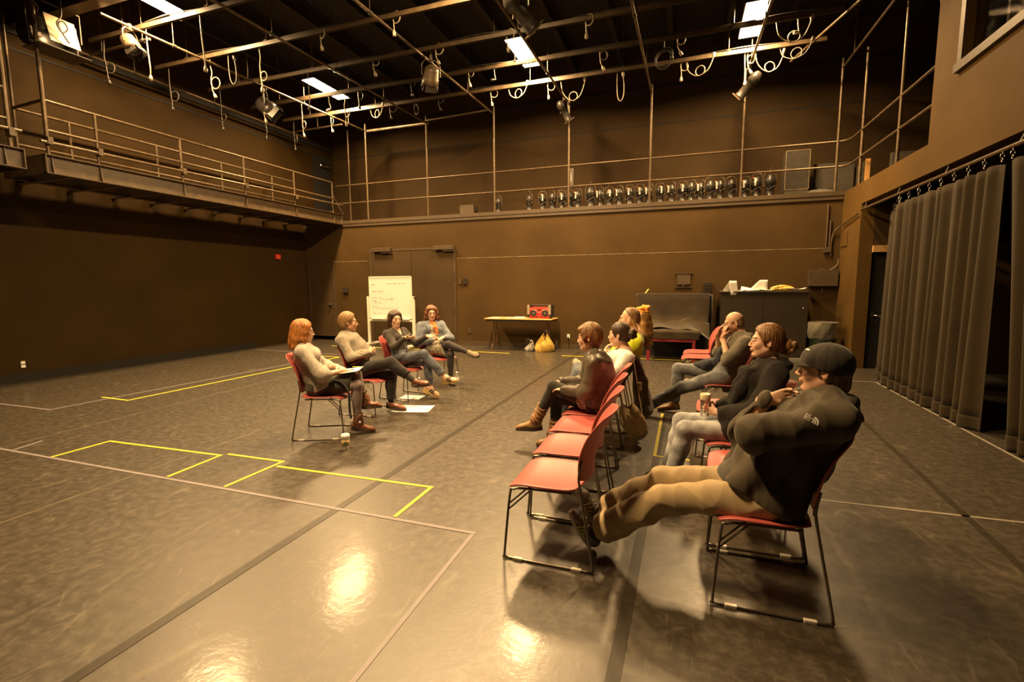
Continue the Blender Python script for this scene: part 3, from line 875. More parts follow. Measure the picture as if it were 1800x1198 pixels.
o, w, d, h = slab_thing('monitor', 'dark monitor with a pale edge on the right gallery', 'monitor', (3.9, 12.1, 3.505), (4.6, 12.18, 4.25), M_flat)
MB().box((w - 0.03, -d - 0.004, 0.25), (w, -d, h)).build('pale_edge', M_label, o)
o = empty('clip_lamp', (3.24, 8.9, 3.505), 0, 'small metal clip lamp lying on the right gallery edge', 'lamp')
MB().lathe([(0.03, 0), (0.05, 0.05), (0.045, 0.06)], 12, Matrix.Translation((0, 0, 0.05)) @ Matrix.Rotation(PI / 2, 4, 'Y')).build('shade', M_chrome, o)
MB().tube(bezier([(0, 0, 0.012), (0.1, 0.4, 0.012), (-0.02, 0.9, 0.012), (-0.05, 1.3, 0.03)], 6), 0.009, 6).build('cord', M_cord, o)
o = empty('wall_lamp', (3.45, 8.7, 4.38), 0, 'small bracket lamp hanging in the dark right gallery opening', 'lamp')
MB().rbox((-0.06, -0.1, -0.06), (0.06, 0.06, 0.05), 0.01).build('body', M_chrome, o)
MB().tube([(0, 0, 0.05), (0, -0.35, 0.12)], 0.012, 6).build('bracket', M_steel, o)
o = empty('hanging_cord', (3.3, 8.95, 7.2), 0, 'thin cord hanging in the right gallery opening', 'cord')
MB().tube(bezier([(0, 0, 0), (0.0, 0, -1.2), (0.03, -0.1, -1.9), (0.1, -0.3, -2.2)], 8), 0.009, 6).build('cord', M_cordk, o)

# ================================================================== CHAIRS
M_red = plain('red_plastic', (0.42, 0.078, 0.066), 0.45, spec=0.75, var=0.10, scale=4, bmp=0.02)
M_rod = plain('dark_chrome_rod', (0.20, 0.17, 0.14), 0.28, 0.85, var=0.15)
M_glide = plain('clear_glide', (0.55, 0.50, 0.42), 0.25)


def squircle(a, b, k=0.45):
    return a * math.sqrt(1 - k * b * b * 0.5), b * math.sqrt(1 - k * a * a * 0.5)


def chair_prototype():
    r = empty('stacking_chair')
    def seat(s, t):
        a, b = 2 * s - 1, 2 * t - 1
        x, y = squircle(a, b, 0.34)
        z = 0.452 + 0.012 * y * y - 0.010 * (1 - y * y)
        if x > 0.45:
            z -= 0.10 * (x - 0.45) ** 2
        if x < -0.55:
            z += 0.12 * (x + 0.55) ** 2
        return (0.035 + x * 0.222, y * 0.245, z)
    o = MB().grid(seat, 17, 17).build('seat', M_red, r)
    md = o.modifiers.new('shell', 'SOLIDIFY'); md.thickness = 0.012; md.offset = -1
    md = o.modifiers.new('round', 'BEVEL'); md.width = 0.004; md.segments = 2; md.limit_method = 'ANGLE'
    prof = [(-0.168, 0.475), (-0.172, 0.56), (-0.19, 0.66), (-0.225, 0.76), (-0.27, 0.84), (-0.315, 0.905)]
    pp = bezier([(x, 0, z) for x, z in prof], 4)
    def back(s, t):
        a, b = 2 * s - 1, 2 * t - 1
        y, v = squircle(a, b, 0.62)
        f = (v + 1) / 2 * (len(pp) - 1)
        i = min(int(f), len(pp) - 2)
        p = pp[i].lerp(pp[i + 1], f - i)
        return (p.x - 0.050 + 0.055 * y * y, y * 0.238, p.z)
    o = MB().grid(back, 17, 15).build('backrest', M_red, r)
    md = o.modifiers.new('shell', 'SOLIDIFY'); md.thickness = 0.010; md.offset = 0
    md = o.modifiers.new('round', 'BEVEL'); md.width = 0.003; md.segments = 2; md.limit_method = 'ANGLE'
    for sg in (1, -1):
        pts = [(-0.14, sg * 0.21, 0.432), (0.14, sg * 0.225, 0.432), (0.205, sg * 0.235, 0.425), (0.228, sg * 0.24, 0.39), (0.255, sg * 0.262, 0.05), (0.252, sg * 0.265, 0.018), (0.225, sg * 0.265, 0.009),
               (-0.235, sg * 0.265, 0.009), (-0.265, sg * 0.265, 0.02), (-0.27, sg * 0.262, 0.055), (-0.19, sg * 0.236, 0.47), (-0.183, sg * 0.228, 0.56), (-0.198, sg * 0.222, 0.64)]
        lf = MB().tube(bezier(pts, 3), 0.0075, 7).build('leg_frame', M_rod, r)
        for x in (0.17, -0.18):
            MB().rbox((x - 0.03, sg * 0.265 - 0.011, 0.0), (x + 0.03, sg * 0.265 + 0.011, 0.018), 0.006).build('glide', M_glide, lf)
        for q in (0.0, 0.03):
            MB().tube([(0.236 + q * 0.1, sg * 0.247, 0.30 + q * 1.0), (0.10 + q, sg * 0.22, 0.430)], 0.005, 6).build('brace', M_rod, r)
    MB().tube([(-0.10, -0.21, 0.432), (-0.10, 0.21, 0.432)], 0.007, 6).tube([(0.12, -0.22, 0.432), (0.12, 0.22, 0.432)], 0.007, 6).build('cross_bar', M_rod, r)
    return r


CHAIRS = [  # x, y, heading, label
    (-3.70, 4.25, 24.5, 'red chair under the woman in the grey marled sweater'),
    (-3.83, 5.22, 3, 'red chair under the man in the grey shirt'),
    (-3.82, 6.10, -8, 'red chair under the woman in the black shirt'),
    (-3.87, 7.19, -35, 'red chair under the woman in the denim jacket'),
    (-0.70, 2.82, 180, 'empty red chair at the front of the middle row, nearest the viewer'),
    (-0.73, 3.39, 180, 'empty red chair, second of the three in the middle row'),
    (-0.76, 3.93, 180, 'empty red chair beside the woman in the leather jacket'),
    (-0.78, 4.46, 180, 'red chair under the woman in the leather jacket'),
    (-0.80, 5.00, 180, 'red chair under the woman in the cream top'),
    (-0.80, 5.52, 180, 'red chair under the man in the yellow green polo'),
    (-0.84, 6.10, 180, 'red chair under the woman with long hair and orange headwrap'),
    (0.45, 2.765, 180, 'red chair under the man in the black cap'),
    (0.45, 3.36, 180, 'empty red chair between the man in the cap and the woman in the black cardigan'),
    (0.45, 3.98, 180, 'red chair under the woman in the black cardigan'),
    (0.42, 5.00, 180, 'empty red chair behind the steel tumbler'),
    (0.52, 6.22, 180, 'red chair under the bald man in the hooded jacket'),
    (0.27, 8.35, 180, 'empty red chair behind the bald man, nearer of the back pair'),
    (0.30, 8.98, 180, 'empty red chair farthest back before the draped bench')]
proto = chair_prototype()
for k, (x, y, a, lab) in enumerate(CHAIRS):
    o = proto if k == 0 else copy_tree(proto)
    o.location = (x, y, 0)
    o.rotation_euler = (0, 0, math.radians(a))
    tag(o, lab, 'chair', 'red stacking chairs')

# ================================================================== CURTAINS
M_curt = fabric('black_drape', (0.029, 0.0195, 0.0075), 0.95, var=0.12, scale=3, weave=150, bmp=0.12, sheen=0.08)
M_hem = fabric('black_drape_hem', (0.030, 0.020, 0.009), 0.95, var=0.12, scale=3, weave=150, bmp=0.12, sheen=0.08)


def curtain(p0, p1, label, seed, waves, zt=2.84, amp=0.055, billow=0.0, pull=0.0):
    p0, p1 = Vector((*p0, 0)), Vector((*p1, 0))
    d = p1 - p0
    L = d.length
    d.normalize()
    n = Vector((d.y, -d.x, 0))
    if n.x > 0:
        n = -n
    rn = random.Random(seed)
    ph = [rn.uniform(0, 6.28) for _ in range(8)]
    o = empty('curtain', (p0.x, p0.y, 0), 0, label, 'curtain', 'black curtains on the right')
    def off(s, t):
        x = s * L
        w = waves * 2 * PI * s
        a = amp * (0.55 + 0.55 * t)
        f = math.sin(w + 0.8 * math.sin(w * 0.31 + ph[0]) + 0.5 * t * math.sin(3 * s + ph[1]))
        f = math.copysign(abs(f) ** 0.85, f)
        f += 0.35 * math.sin(w * 0.47 + ph[2] + 0.6 * t) + 0.18 * math.sin(w * 2.1 + ph[3]) * (1 - t)
        return a * f + billow * math.sin(PI * s) * t * t
    nu = int(waves * 16)
    def fn(s, t, z0, z1):
        z = z1 + (z0 - z1) * t
        tt = (zt - z) / zt
        drop = 0.018 * (0.5 + 0.5 * math.cos(waves * 2 * PI * s)) * (1 - tt)
        q = p0 + d * (s * L + pull * tt * (1 - s) ** 4) + n * off(s, tt) - p0
        return (q.x, q.y, z - drop)
    MB().grid(lambda s, t: fn(s, t, 0.155, zt), nu, 26).build('cloth', M_curt, o).modifiers.new('shell', 'SOLIDIFY').thickness = 0.006
    MB().grid(lambda s, t: fn(s, t, 0.012, 0.155), nu, 5).build('hem', M_hem, o).modifiers.new('shell', 'SOLIDIFY').thickness = 0.012
    k = max(2, int(L / 0.32))
    for i in range(k + 1):
        s = i / k * 0.985 + 0.005
        b = d * (s * L)
        hk = MB()
        hk.tube([(b.x + 0.0 + 0.018 * math.sin(a), b.y, zt + 0.075 + 0.022 * math.cos(a)) for a in np.linspace(0, 2 * PI, 9)[:-1]], 0.004, 5, closed=True)
        hk.tube([(b.x, b.y + 0.014 * math.sin(a), zt + 0.035 + 0.02 * math.cos(a)) for a in np.linspace(0, 2 * PI, 9)[:-1]], 0.004, 5, closed=True)
        hk.tube([(b.x, b.y, zt + 0.095), (b.x, b.y, zt + 0.12)], 0.006, 5)
        hk.build('hook', M_chrome, o)


curtain((3.10, 9.15), (3.06, 6.50), 'wide black curtain hanging on the right wall rail', 3, 11, amp=0.048)
curtain((3.08, 6.42), (3.10, 2.6), 'black curtain cut by the right picture edge', 5, 12, pull=0.50)
curtain((3.36, 10.10), (3.12, 9.22), 'narrow black curtain leaf turned back toward the doorway', 9, 4, amp=0.05)
r = empty('curtain_rail', (3.09, 10.83, 2.985), 0, 'pipe rail carrying the black curtains under the beam', 'rail')
MB().tube([(0, 0, 0), (0, -9.0, 0)], 0.022, 10).build('pipe', M_pipe, r)
for y in np.arange(-0.15, -8.5, -1.45):
    MB().tube([(0, y, 0), (0.03, y, 0.075), (0.04, y, 0.12)], 0.010, 6).build('bracket', M_steel, r)
r = empty('conduit', (XR - 0.035, 10.9, 2.93), 0, 'bent pale conduit running from the curtain rail down the corner', 'conduit')
MB().tube(bezier([(0, 0.0, 0), (0, 0.45, -0.06), (-0.01, 0.95, -0.12), (-0.10, 1.05, -0.22), (-0.14, 1.06, -0.4), (-0.14, 1.06, -0.72)], 6), 0.014, 8).build('pipe', M_pipe, r)

# ================================================================== ON THE WALLS
def wall_box(name, label, cat, x, z, w, h, d, mat=M_trim, y=YB, r=0.006):
    o = empty(name, (x, y, z), 0, label, cat)
    MB().rbox((-w / 2, -d, -h / 2), (w / 2, -0.001, h / 2), r).build('body', mat, o)
    return o
o = wall_box('wall_trunking', 'wide dark utility box on the back wall above the trash can', 'box', 2.80, 1.74, 0.54, 0.34, 0.14)
MB().rbox((-0.07, -0.10, 0.17), (0.05, -0.03, 0.20), 0.008).build('latch', M_steel, o)
MB().tube(bezier([(0, -0.06, -0.17), (0.01, -0.06, -0.24), (0.0, -0.06, -0.3)], 4), 0.005, 5).build('pull_cord', M_cord, o)
MB().tube(bezier([(0.12, -0.04, 0.17), (0.2, -0.05, 0.22), (0.26, -0.05, 0.3), (0.27, -0.04, 0.4)], 5), 0.006, 5).build('cable', M_cord, o)
o = wall_box('conduit_box', 'pair of vertical conduits ending in a small box in the right corner', 'conduit', 2.86, 2.33, 0.14, 0.11, 0.06)
for q in (-0.03, 0.03):
    MB().tube([(q, -0.03, 0.05), (q, -0.03, 0.95 if q < 0 else 0.62)], 0.016, 8).build('pipe', M_steel, o)
o = wall_box('breaker_panel', 'flush electrical panel with a small latch on the back wall', 'panel', 0.02, 1.74, 0.30, 0.24, 0.03)
MB().box((-0.19, -0.04, 0.13), (0.19, -0.001, 0.145)).box((-0.19, -0.03, -0.19), (0.19, -0.001, -0.18)).build('lip', M_trim, o)
MB().tube([(0, -0.03, -0.13), (0, -0.04, -0.17)], 0.012, 8).build('latch', M_steel, o)
o = wall_box('switch_box', 'narrow black switch box right of the electrical panel', 'box', 0.53, 1.54, 0.16, 0.27, 0.09, M_black_metal)
for i in range(4):
    MB().box((-0.06, -0.10, -0.1 + 0.05 * i), (0.06, -0.09, -0.07 + 0.05 * i)).build('slot', M_dark, o)
o = wall_box('intercom', 'black wall box left of the whiteboard', 'box', -9.45, 1.50, 0.16, 0.15, 0.07, M_black_metal)
MB().rbox((-0.05, -0.085, -0.03), (-0.02, -0.07, 0.03), 0.005).build('button', M_steel, o)
MB().rbox((0.02, -0.085, -0.03), (0.05, -0.07, 0.03), 0.005).build('button', M_steel, o)
o = wall_box('switch_plate', 'small dark double switch plate right of the big doors', 'switch', -5.55, 1.74, 0.10, 0.16, 0.05, M_black_metal)
MB().rbox((-0.18, -0.04, -0.07), (-0.11, -0.001, 0.06), 0.005).build('side_plate', M_trim, o)
o = wall_box('wall_outlet', 'dark wall outlet low on the wall right of the big doors', 'outlet', -5.45, 0.40, 0.08, 0.12, 0.02, M_steel)
for z in (0.03, -0.03):
    MB().rbox((-0.015, -0.026, z - 0.014), (0.015, -0.02, z + 0.014), 0.004).build('socket', M_dark, o)
o = wall_box('wall_outlet', 'pale outlet with a plug in it right of the folding table', 'outlet', -2.70, 0.33, 0.07, 0.11, 0.02, M_label)
MB().rbox((-0.02, -0.06, -0.05), (0.02, -0.021, -0.01), 0.006).build('plug', M_black_metal, o)
MB().tube(bezier([(0, -0.05, -0.04), (0.0, -0.06, -0.15), (0.01, -0.03, -0.31)], 5), 0.006, 5).build('cord', M_cordk, o)
o = empty('fire_alarm', (XL, 10.9, 2.47), 0, 'small red alarm box high on the left wall', 'alarm')
MB().rbox((0.0, -0.08, -0.06), (0.05, 0.08, 0.07), 0.006).build('body', plain('alarm_red', (0.62, 0.03, 0.02), 0.45), o)
MB().rbox((0.05, -0.05, -0.04), (0.056, 0.05, 0.03), 0.003).build('lens', plain('alarm_lens', (0.5, 0.1, 0.06), 0.3), o)
o = empty('wall_outlet', (XL, 5.05, 0.30), 0, 'white double outlet low on the left wall', 'outlet')
MB().rbox((0.0, -0.045, -0.07), (0.012, 0.045, 0.07), 0.004).build('plate', M_black_metal, o)
for z in (0.032, -0.032):
    MB().rbox((0.012, -0.03, z - 0.024), (0.018, 0.03, z + 0.024), 0.005).build('socket', M_label, o)
o = empty('access_panel', (XR, 11.75, 2.52), 0, 'small square access panel on the right corner pillar', 'panel')
MB().rbox((-0.02, -0.2, -0.14), (-0.001, 0.2, 0.14), 0.004).build('plate', M_wall_right, o)
o = empty('sign_holder', (-2.98, YU, 4.55), 0, 'thin strip fitting on the upper back wall above the railing', 'fitting')
MB().rbox((-0.07, -0.02, -0.2), (0.07, -0.001, 0.25), 0.005).build('plate', M_steel, o)
MB().tube([(0, -0.03, -0.12), (0, -0.03, 0.14)], 0.015, 6).build('tube', M_chrome, o)

# ================================================================== BACK OF THE ROOM
M_cab = plain('black_laminate', (0.022, 0.015, 0.007), 0.5, var=0.15, scale=3)
M_paper = plain('white_paper', (0.86, 0.84, 0.78), 0.8, var=0.04)
c0 = empty('storage_cabinet', (1.62, 11.66, 0), 0, 'wide black storage cabinet by the trash can with papers on top', 'cabinet')
MB().box((-0.83, -0.26, 0.06), (0.83, 0.28, 1.44)).box((-0.80, -0.22, 0), (0.80, 0.26, 0.06)).build('body', M_cab, c0)
MB().rbox((-0.85, -0.30, 1.44), (0.85, 0.29, 1.47), 0.008).build('top', M_cab, c0)
for a, b in ((-0.825, -0.003), (0.003, 0.825)):
    dd = MB().box((a, -0.278, 0.08), (b, -0.261, 1.43)).build('door', M_cab, c0)
MB().lathe([(0.012, 0), (0.018, 0.012), (0, 0.018)], 10, Matrix.Translation((0.74, -0.278, 1.12)) @ Matrix.Rotation(PI / 2, 4, 'X')).build('lock', M_chrome, c0)


def sheet(loc, rz, w, h, label, curl=0.012, seed=0, cat='paper', group=None, mat=M_paper, n=8):
    rn = random.Random(seed)
    a, b = rn.uniform(0, 6), rn.uniform(0, 6)
    o = empty('paper', loc, rz, label, cat, group)
    return o
def paper(loc, rz, w, h, label, curl=0.01, seed=0, group=None, mat=M_paper, name='paper', cat='paper'):
    rn = random.Random(seed)
    a, b = rn.uniform(0, 6), rn.uniform(0, 6)
    def fn(s, t):
        x, y = (s - .5) * w, (t - .5) * h
        z = curl * (abs(2 * s - 1) ** 2 * (0.5 + 0.5 * math.sin(a)) + abs(2 * t - 1) ** 3 * (0.5 + 0.5 * math.sin(b))) + 0.002
        return (x, y, z)
    o = MB().grid(fn, 8, 8).build(name, mat)
    o.modifiers.new('shell', 'SOLIDIFY').thickness = 0.0012
    o.location, o.rotation_euler = loc, (0, 0, rz)
    return tag(o, label, cat, group)
for i, (x, y, rz, l) in enumerate(((0.95, 11.55, 0.5, 'loose paper at the left end of the cabinet top'), (1.12, 11.50, 0.2, 'loose paper beside the left tent card on the cabinet'), (1.45, 11.55, -0.2, 'loose paper in the middle of the cabinet top'),
                                   (1.68, 11.48, 0.1, 'loose paper at the front edge of the cabinet top'), (2.28, 11.5, 0.05, 'loose paper at the right end of the cabinet top'))):
    paper((x, y, 1.4725 + 0.004 * i), rz, 0.30, 0.22, l, 0.02 + 0.012 * (i % 3), i, 'papers on the cabinet')
o = empty('tent_card', (1.02, 11.40, 1.472), 0.3, 'white folded sheet standing up and drooping over the cabinet edge at its left end', 'paper')
MB().grid(lambda s, t: (-0.08 + 0.16 * s + 0.06 * (t - .5), -0.055 - 0.03 * t + (0.05 * t), 0.20 - 0.30 * t if False else 0.22 * (1 - t) - 0.08 * t + 0.0), 5, 7).build('front_leaf', M_paper, o)
MB().grid(lambda s, t: (-0.09 + 0.12 * s - 0.10 * t, -0.05 + 0.14 * t, 0.22 * (1 - t) + 0.004), 5, 7).build('back_leaf', M_paper, o)
for ch in o.children:
    ch.modifiers.new('shell', 'SOLIDIFY').thickness = 0.0015
o = empty('tent_card', (1.52, 11.45, 1.474), -0.2, 'white folded sheet standing in the middle of the cabinet top', 'paper')
MB().grid(lambda s, t: (0.02 + 0.15 * s - 0.22 * t * (1 - s), -0.03 + 0.03 * t, 0.23 * (1 - t) + 0.003), 6, 7).build('front_leaf', M_paper, o)
MB().grid(lambda s, t: (-0.34 + 0.36 * s, -0.06 + 0.16 * t, 0.10 * (1 - s) * t + 0.004 + 0.02 * s), 6, 6).build('open_leaf', M_paper, o)
for ch in o.children:
    ch.modifiers.new('shell', 'SOLIDIFY').thickness = 0.0015
o = empty('paper_wrap', (1.98, 11.52, 1.474), 0.1, 'crumpled orange and yellow snack wrapper on the cabinet top', 'wrapper')
def wrap(s, t):
    a = s * 2 * PI
    r = 0.065 * math.sin(PI * min(1, max(0.02, t))) ** 0.6 * (1 + 0.16 * math.sin(3 * a + 5 * t) + 0.1 * math.sin(7 * a + 9 * t))
    return ((t - .5) * 0.46, r * math.cos(a) * 1.3, 0.062 + r * math.sin(a) * 0.9)
MB().grid(wrap, 24, 16, closed_u=True).build('wrapper', fabric('snack_wrapper', (0.70, 0.36, 0.06), 0.35, second=(0.80, 0.66, 0.25), sscale=14, weave=30, sheen=0), o)

# draped upright and the red bench in front of it
M_drape = fabric('black_cover_cloth', (0.034, 0.023, 0.011), 0.95, var=0.15, scale=4, weave=180, bmp=0.15, sheen=0.2)
o = empty('covered_piano', (-0.2, 11.6, 0), 0, 'upright piece under a black cloth cover behind the red bench', 'piano')
MB().box((-0.76, -0.18, 0.0), (0.76, 0.22, 1.37)).build('body', M_void, o)
prof = bezier([(0.30, 0.7), (0.29, 1.30), (0.26, 1.40), (-0.18, 1.41), (-0.235, 1.38), (-0.25, 1.10), (-0.27, 0.90), (-0.34, 0.78), (-0.52, 0.71), (-0.80, 0.69)], 5)
def drape(s, t):
    f = t * (len(prof) - 1)
    i = min(int(f), len(prof) - 2)
    p = prof[i].lerp(prof[i + 1], f - i)
    x = -0.80 + 1.60 * s
    y, z = p.x, p.y
    low = max(0, (1.15 - z)) if y < 0 else 0
    y -= low * (0.05 * math.sin(9 * s + 1) + 0.03 * math.sin(23 * s + 2 * z))
    z += low * 0.05 * math.sin(11 * s + 3 * y)
    if y < -0.3:
        x = x * 0.78 - 0.05
        k = max(0, s - 0.78) / 0.22
        x += k * 0.20
        z -= (k ** 1.5) * 0.26 * min(1, (-y - 0.3) / 0.2)
    elif y < -0.2:
        k = ((-y - 0.2) / 0.1)
        x = x * (1 - 0.1 * k)
    e = max(0, abs(2 * s - 1) - 0.94) / 0.06
    z -= 0.05 * e * e * (1 if y > -0.3 else 0)
    return (x, y, z)
ob = MB().grid(drape, 48, len(prof) * 2).build('cloth_cover', M_drape, o)
ob.modifiers.new('shell', 'SOLIDIFY').thickness = 0.008
# side fall of the cloth
MB().grid(lambda s, t: (0.805 + 0.025 * math.sin(9 * s + 2 * t), -0.22 + 0.5 * s, 1.40 - (0.62 + 0.25 * (1 - s)) * t), 14, 12).build('side_fall', M_drape, o)
o = empty('yellow_stick', (-0.80, 11.5, 1.415), 0, 'short yellow stick lying on top of the covered upright', 'stick')
MB().tube([(0, 0, 0.012), (0.07, 0.03, 0.11)], 0.014, 8).build('stick', plain('yellow_wood', (0.80, 0.60, 0.12), 0.5), o)
M_redwood = plain('red_stained_wood', (0.24, 0.022, 0.030), 0.4, var=0.2)
o = empty('red_bench', (-0.20, 10.85, 0), 0, 'low red wooden bench in front of the covered upright', 'bench')
MB().rbox((-0.50, -0.17, 0.42), (0.50, 0.17, 0.49), 0.01).build('apron', M_redwood, o)
MB().grid(lambda s, t: (-0.56 + 1.12 * s + 0.02 * math.sin(20 * t), -0.20 + 0.30 * (1 - t) * 1.3 if t < .5 else -0.20 - 0.005 + 0.01 * math.sin(14 * s), 0.68 - 0.03 * (s - .5) ** 2 if t < .5 else 0.66 - (t - .5) * 0.34 + 0.008 * math.sin(17 * s)), 30, 12).build('cloth_fall', M_drape, o)
MB().rbox((-0.54, -0.19, 0.49), (0.54, 0.19, 0.66), 0.04).build('padded_seat', M_drape, o)
for x in (-0.46, 0.46):
    for y in (-0.13, 0.13):
        MB().rbox((x - 0.03, y - 0.03, 0), (x + 0.03, y + 0.03, 0.42), 0.006).build('leg', M_redwood, o)

# trash can
o = empty('trash_can', (2.72, 11.3, 0), 0, 'round dark green trash can with a clear plastic liner', 'trash can')
MB().lathe([(0.0, 0.0), (0.20, 0.0), (0.205, 0.02), (0.245, 0.80), (0.255, 0.80), (0.255, 0.83), (0.235, 0.83), (0.20, 0.05), (0, 0.05)], 32).build('body', plain('dark_green_plastic', (0.012, 0.028, 0.016), 0.4), o)
m_lin, nt_, b_ = nodes_of('clear_liner', 0.22, (0.42, 0.38, 0.30))
b_.inputs['Transmission Weight'].default_value = 0.7
b_.inputs['IOR'].default_value = 1.15
n_ = noise(nt_, 22, 3); bump(nt_, b_, n_.outputs['Fac'], 0.8, 0.02)
def liner(s, t):
    a = s * 2 * PI
    z = 0.845 - 0.32 * t
    r = 0.266 - 0.012 * t + 0.006 * math.sin(9 * a + 6 * t) + 0.004 * math.sin(23 * a + 15 * t) + (0.02 * math.sin(PI * t) * (1 + math.sin(2 * a)) )
    return (r * math.cos(a), r * math.sin(a), z + (0.012 * math.sin(5 * a) * t))
MB().grid(liner, 64, 10, closed_u=True).build('liner', m_lin, o)
MB().lathe([(0.266, 0.845), (0.25, 0.85), (0.225, 0.82), (0.2, 0.6)], 32).build('liner_rim', m_lin, o)

# folding table
M_oak = plain('oak_laminate', (0.56, 0.33, 0.12), 0.4, var=0.12, scale=5, stretch=(1, 12, 1))
M_brown_metal = plain('brown_metal', (0.13, 0.065, 0.035), 0.4, 0.2)
t0 = empty('folding_table', (-3.82, 11.56, 0), 0, 'long folding table with wood top against the back wall', 'table')
MB().rbox((-0.88, -0.33, 0.785), (0.88, 0.33, 0.812), 0.02).build('table_top', M_oak, t0)
MB().box((-0.84, -0.30, 0.735), (0.84, -0.28, 0.785)).box((-0.84, 0.28, 0.735), (0.84, 0.30, 0.785)).box((-0.84, -0.28, 0.735), (-0.82, 0.28, 0.785)).box((0.82, -0.28, 0.735), (0.84, 0.28, 0.785)).build('apron', M_black_metal, t0)
for sx in (-0.70, 0.70):
    lg = MB()
    for y in (-0.11, 0.11):
        lg.tube([(sx, y, 0.75), (sx, y, 0.16)], 0.015, 8)
    lg.tube([(sx, -0.11, 0.42), (sx, 0.11, 0.42)], 0.012, 6)
    lg.tube(bezier([(sx, -0.27, 0.012), (sx, -0.25, 0.10), (sx, -0.16, 0.155), (sx, 0, 0.165), (sx, 0.16, 0.155), (sx, 0.25, 0.10), (sx, 0.27, 0.012)], 4), 0.015, 8)
    lg.build('leg', M_brown_metal, t0)
paper((-4.48, 11.42, 0.813), 0.1, 0.30, 0.22, 'white paper at the left end of the folding table', 0.004, 1)
paper((-4.05, 11.45, 0.813), -0.3, 0.28, 0.22, 'white paper in the middle of the folding table, left of the stack', 0.01, 2)
o = empty('paper_stack', (-3.86, 11.52, 0.813), 0.2, 'stack of white paper left of the red boombox', 'paper stack')
for k in range(5):
    MB().rbox((-0.15 + 0.01 * k, -0.11, 0.006 * k), (0.15 - 0.012 * (k % 3), 0.11 - 0.01 * k, 0.006 * k + 0.005), 0.002).build('sheet', M_paper, o)

# boombox
M_bred = plain('boombox_red', (0.58, 0.035, 0.03), 0.35, var=0.08)
M_bpl = plain('boombox_black', (0.035, 0.03, 0.028), 0.4)
M_bgrey = plain('boombox_grey', (0.30, 0.25, 0.19), 0.45)
o = empty('boombox', (-3.30, 11.55, 0.8135), -0.06, 'red boombox with two round speakers on the folding table', 'radio')
MB().rbox((-0.27, -0.13, 0.0), (0.27, 0.13, 0.27), 0.03).build('body', M_bred, o)
for sg in (-1, 1):
    sp = MB().lathe([(0.0, 0.010), (0.02, 0.014), (0.03, 0.004), (0.072, 0.018), (0.082, 0.018), (0.088, 0.0)], 24, Matrix.Translation((sg * 0.15, -0.131, 0.125)) @ Matrix.Rotation(PI / 2, 4, 'X')).build('speaker', M_bpl, o)
    MB().lathe([(0.0, 0.020), (0.012, 0.018), (0.014, 0.012)], 12, Matrix.Translation((sg * 0.15, -0.131, 0.125)) @ Matrix.Rotation(PI / 2, 4, 'X')).build('dust_cap', M_bgrey, sp)
    MB().rbox((sg * 0.275 - 0.03, -0.15, 0.02), (sg * 0.275 + 0.03, 0.14, 0.34), 0.02).build('side_guard', M_bpl, o)
    MB().rbox((sg * 0.275 - 0.032, -0.16, 0.10), (sg * 0.275 + 0.032, -0.15, 0.33), 0.008).build('guard_pad', M_bgrey, o)
    MB().lathe([(0.02, 0.0), (0.018, 0.02), (0, 0.022)], 12, Matrix.Translation((sg * 0.055, -0.131, 0.05)) @ Matrix.Rotation(PI / 2, 4, 'X')).build('knob', M_bpl, o)
    MB().add([(sg * 0.24, -0.133, 0.245), (sg * 0.06, -0.133, 0.215), (sg * 0.06, -0.133, 0.185), (sg * 0.10, -0.133, 0.19), (sg * 0.16, -0.133, 0.222), (sg * 0.24, -0.133, 0.215)], [(0, 1, 2, 3, 4, 5)] if sg > 0 else [(5, 4, 3, 2, 1, 0)]).build('trim_arc', plain('boombox_salmon', (0.75, 0.30, 0.14), 0.4), o)
MB().tube([(-0.27, 0, 0.325), (0.27, 0, 0.325)], 0.016, 10).build('handle', M_bpl, o)
MB().rbox((-0.05, -0.138, 0.195), (0.05, -0.128, 0.225), 0.004).build('display', M_bpl, o)
for k in range(5):
    MB().rbox((-0.048 + 0.02 * k, -0.136, 0.15), (-0.034 + 0.02 * k, -0.13, 0.16), 0.002).build('button', M_label, o)

# bags under the table
def bag(name, label, loc, size, mat, seed, top=None):
    o = empty(name, loc, 0, label, 'bag')
    rn = random.Random(seed)
    ph = [rn.uniform(0, 6) for _ in range(4)]
    sx, sy, sz = size
    def fn(s, t):
        a = s * 2 * PI
        r = (1 - 0.55 * t * t) * math.sin(PI * (0.16 + 0.80 * t)) ** 0.3 * (1 + 0.20 * math.sin(2 * a + ph[0] + 2.5 * t) + 0.10 * math.sin(5 * a + ph[1] + 5 * t) + 0.06 * math.sin(11 * a + ph[3] + 7 * t))
        return (sx * r * math.cos(a) + 0.05 * t, sy * r * math.sin(a), 0.004 + sz * t * (0.9 + 0.22 * math.sin(2 * a + ph[2]) * t))
    MB().grid(fn, 40, 18, closed_u=True).add([fn(i / 40, 0) for i in range(40)], [tuple(range(40))]).add([fn(i / 40, 1) for i in range(40)], [tuple(range(40))]).build('bag_body', mat, o)
    return o
bg1 = bag('tote_bag', 'bulky yellow patterned cloth bag on the floor under the table', (-3.20, 11.42, 0), (0.22, 0.17, 0.40), fabric('yellow_print', (0.62, 0.42, 0.07), second=(0.30, 0.17, 0.04), sscale=28), 4)
MB().tube(bezier([(0.02, -0.05, 0.38), (0.06, -0.1, 0.52), (0.14, -0.08, 0.5), (0.16, 0, 0.36)], 5), 0.012, 6).build('handle', M_cordk, bg1)
bg2 = bag('handbag', 'small grey striped handbag beside the yellow bag under the table', (-3.55, 11.36, 0), (0.13, 0.10, 0.20), fabric('grey_stripe', (0.30, 0.28, 0.24), second=(0.10, 0.09, 0.08), sscale=26), 6)
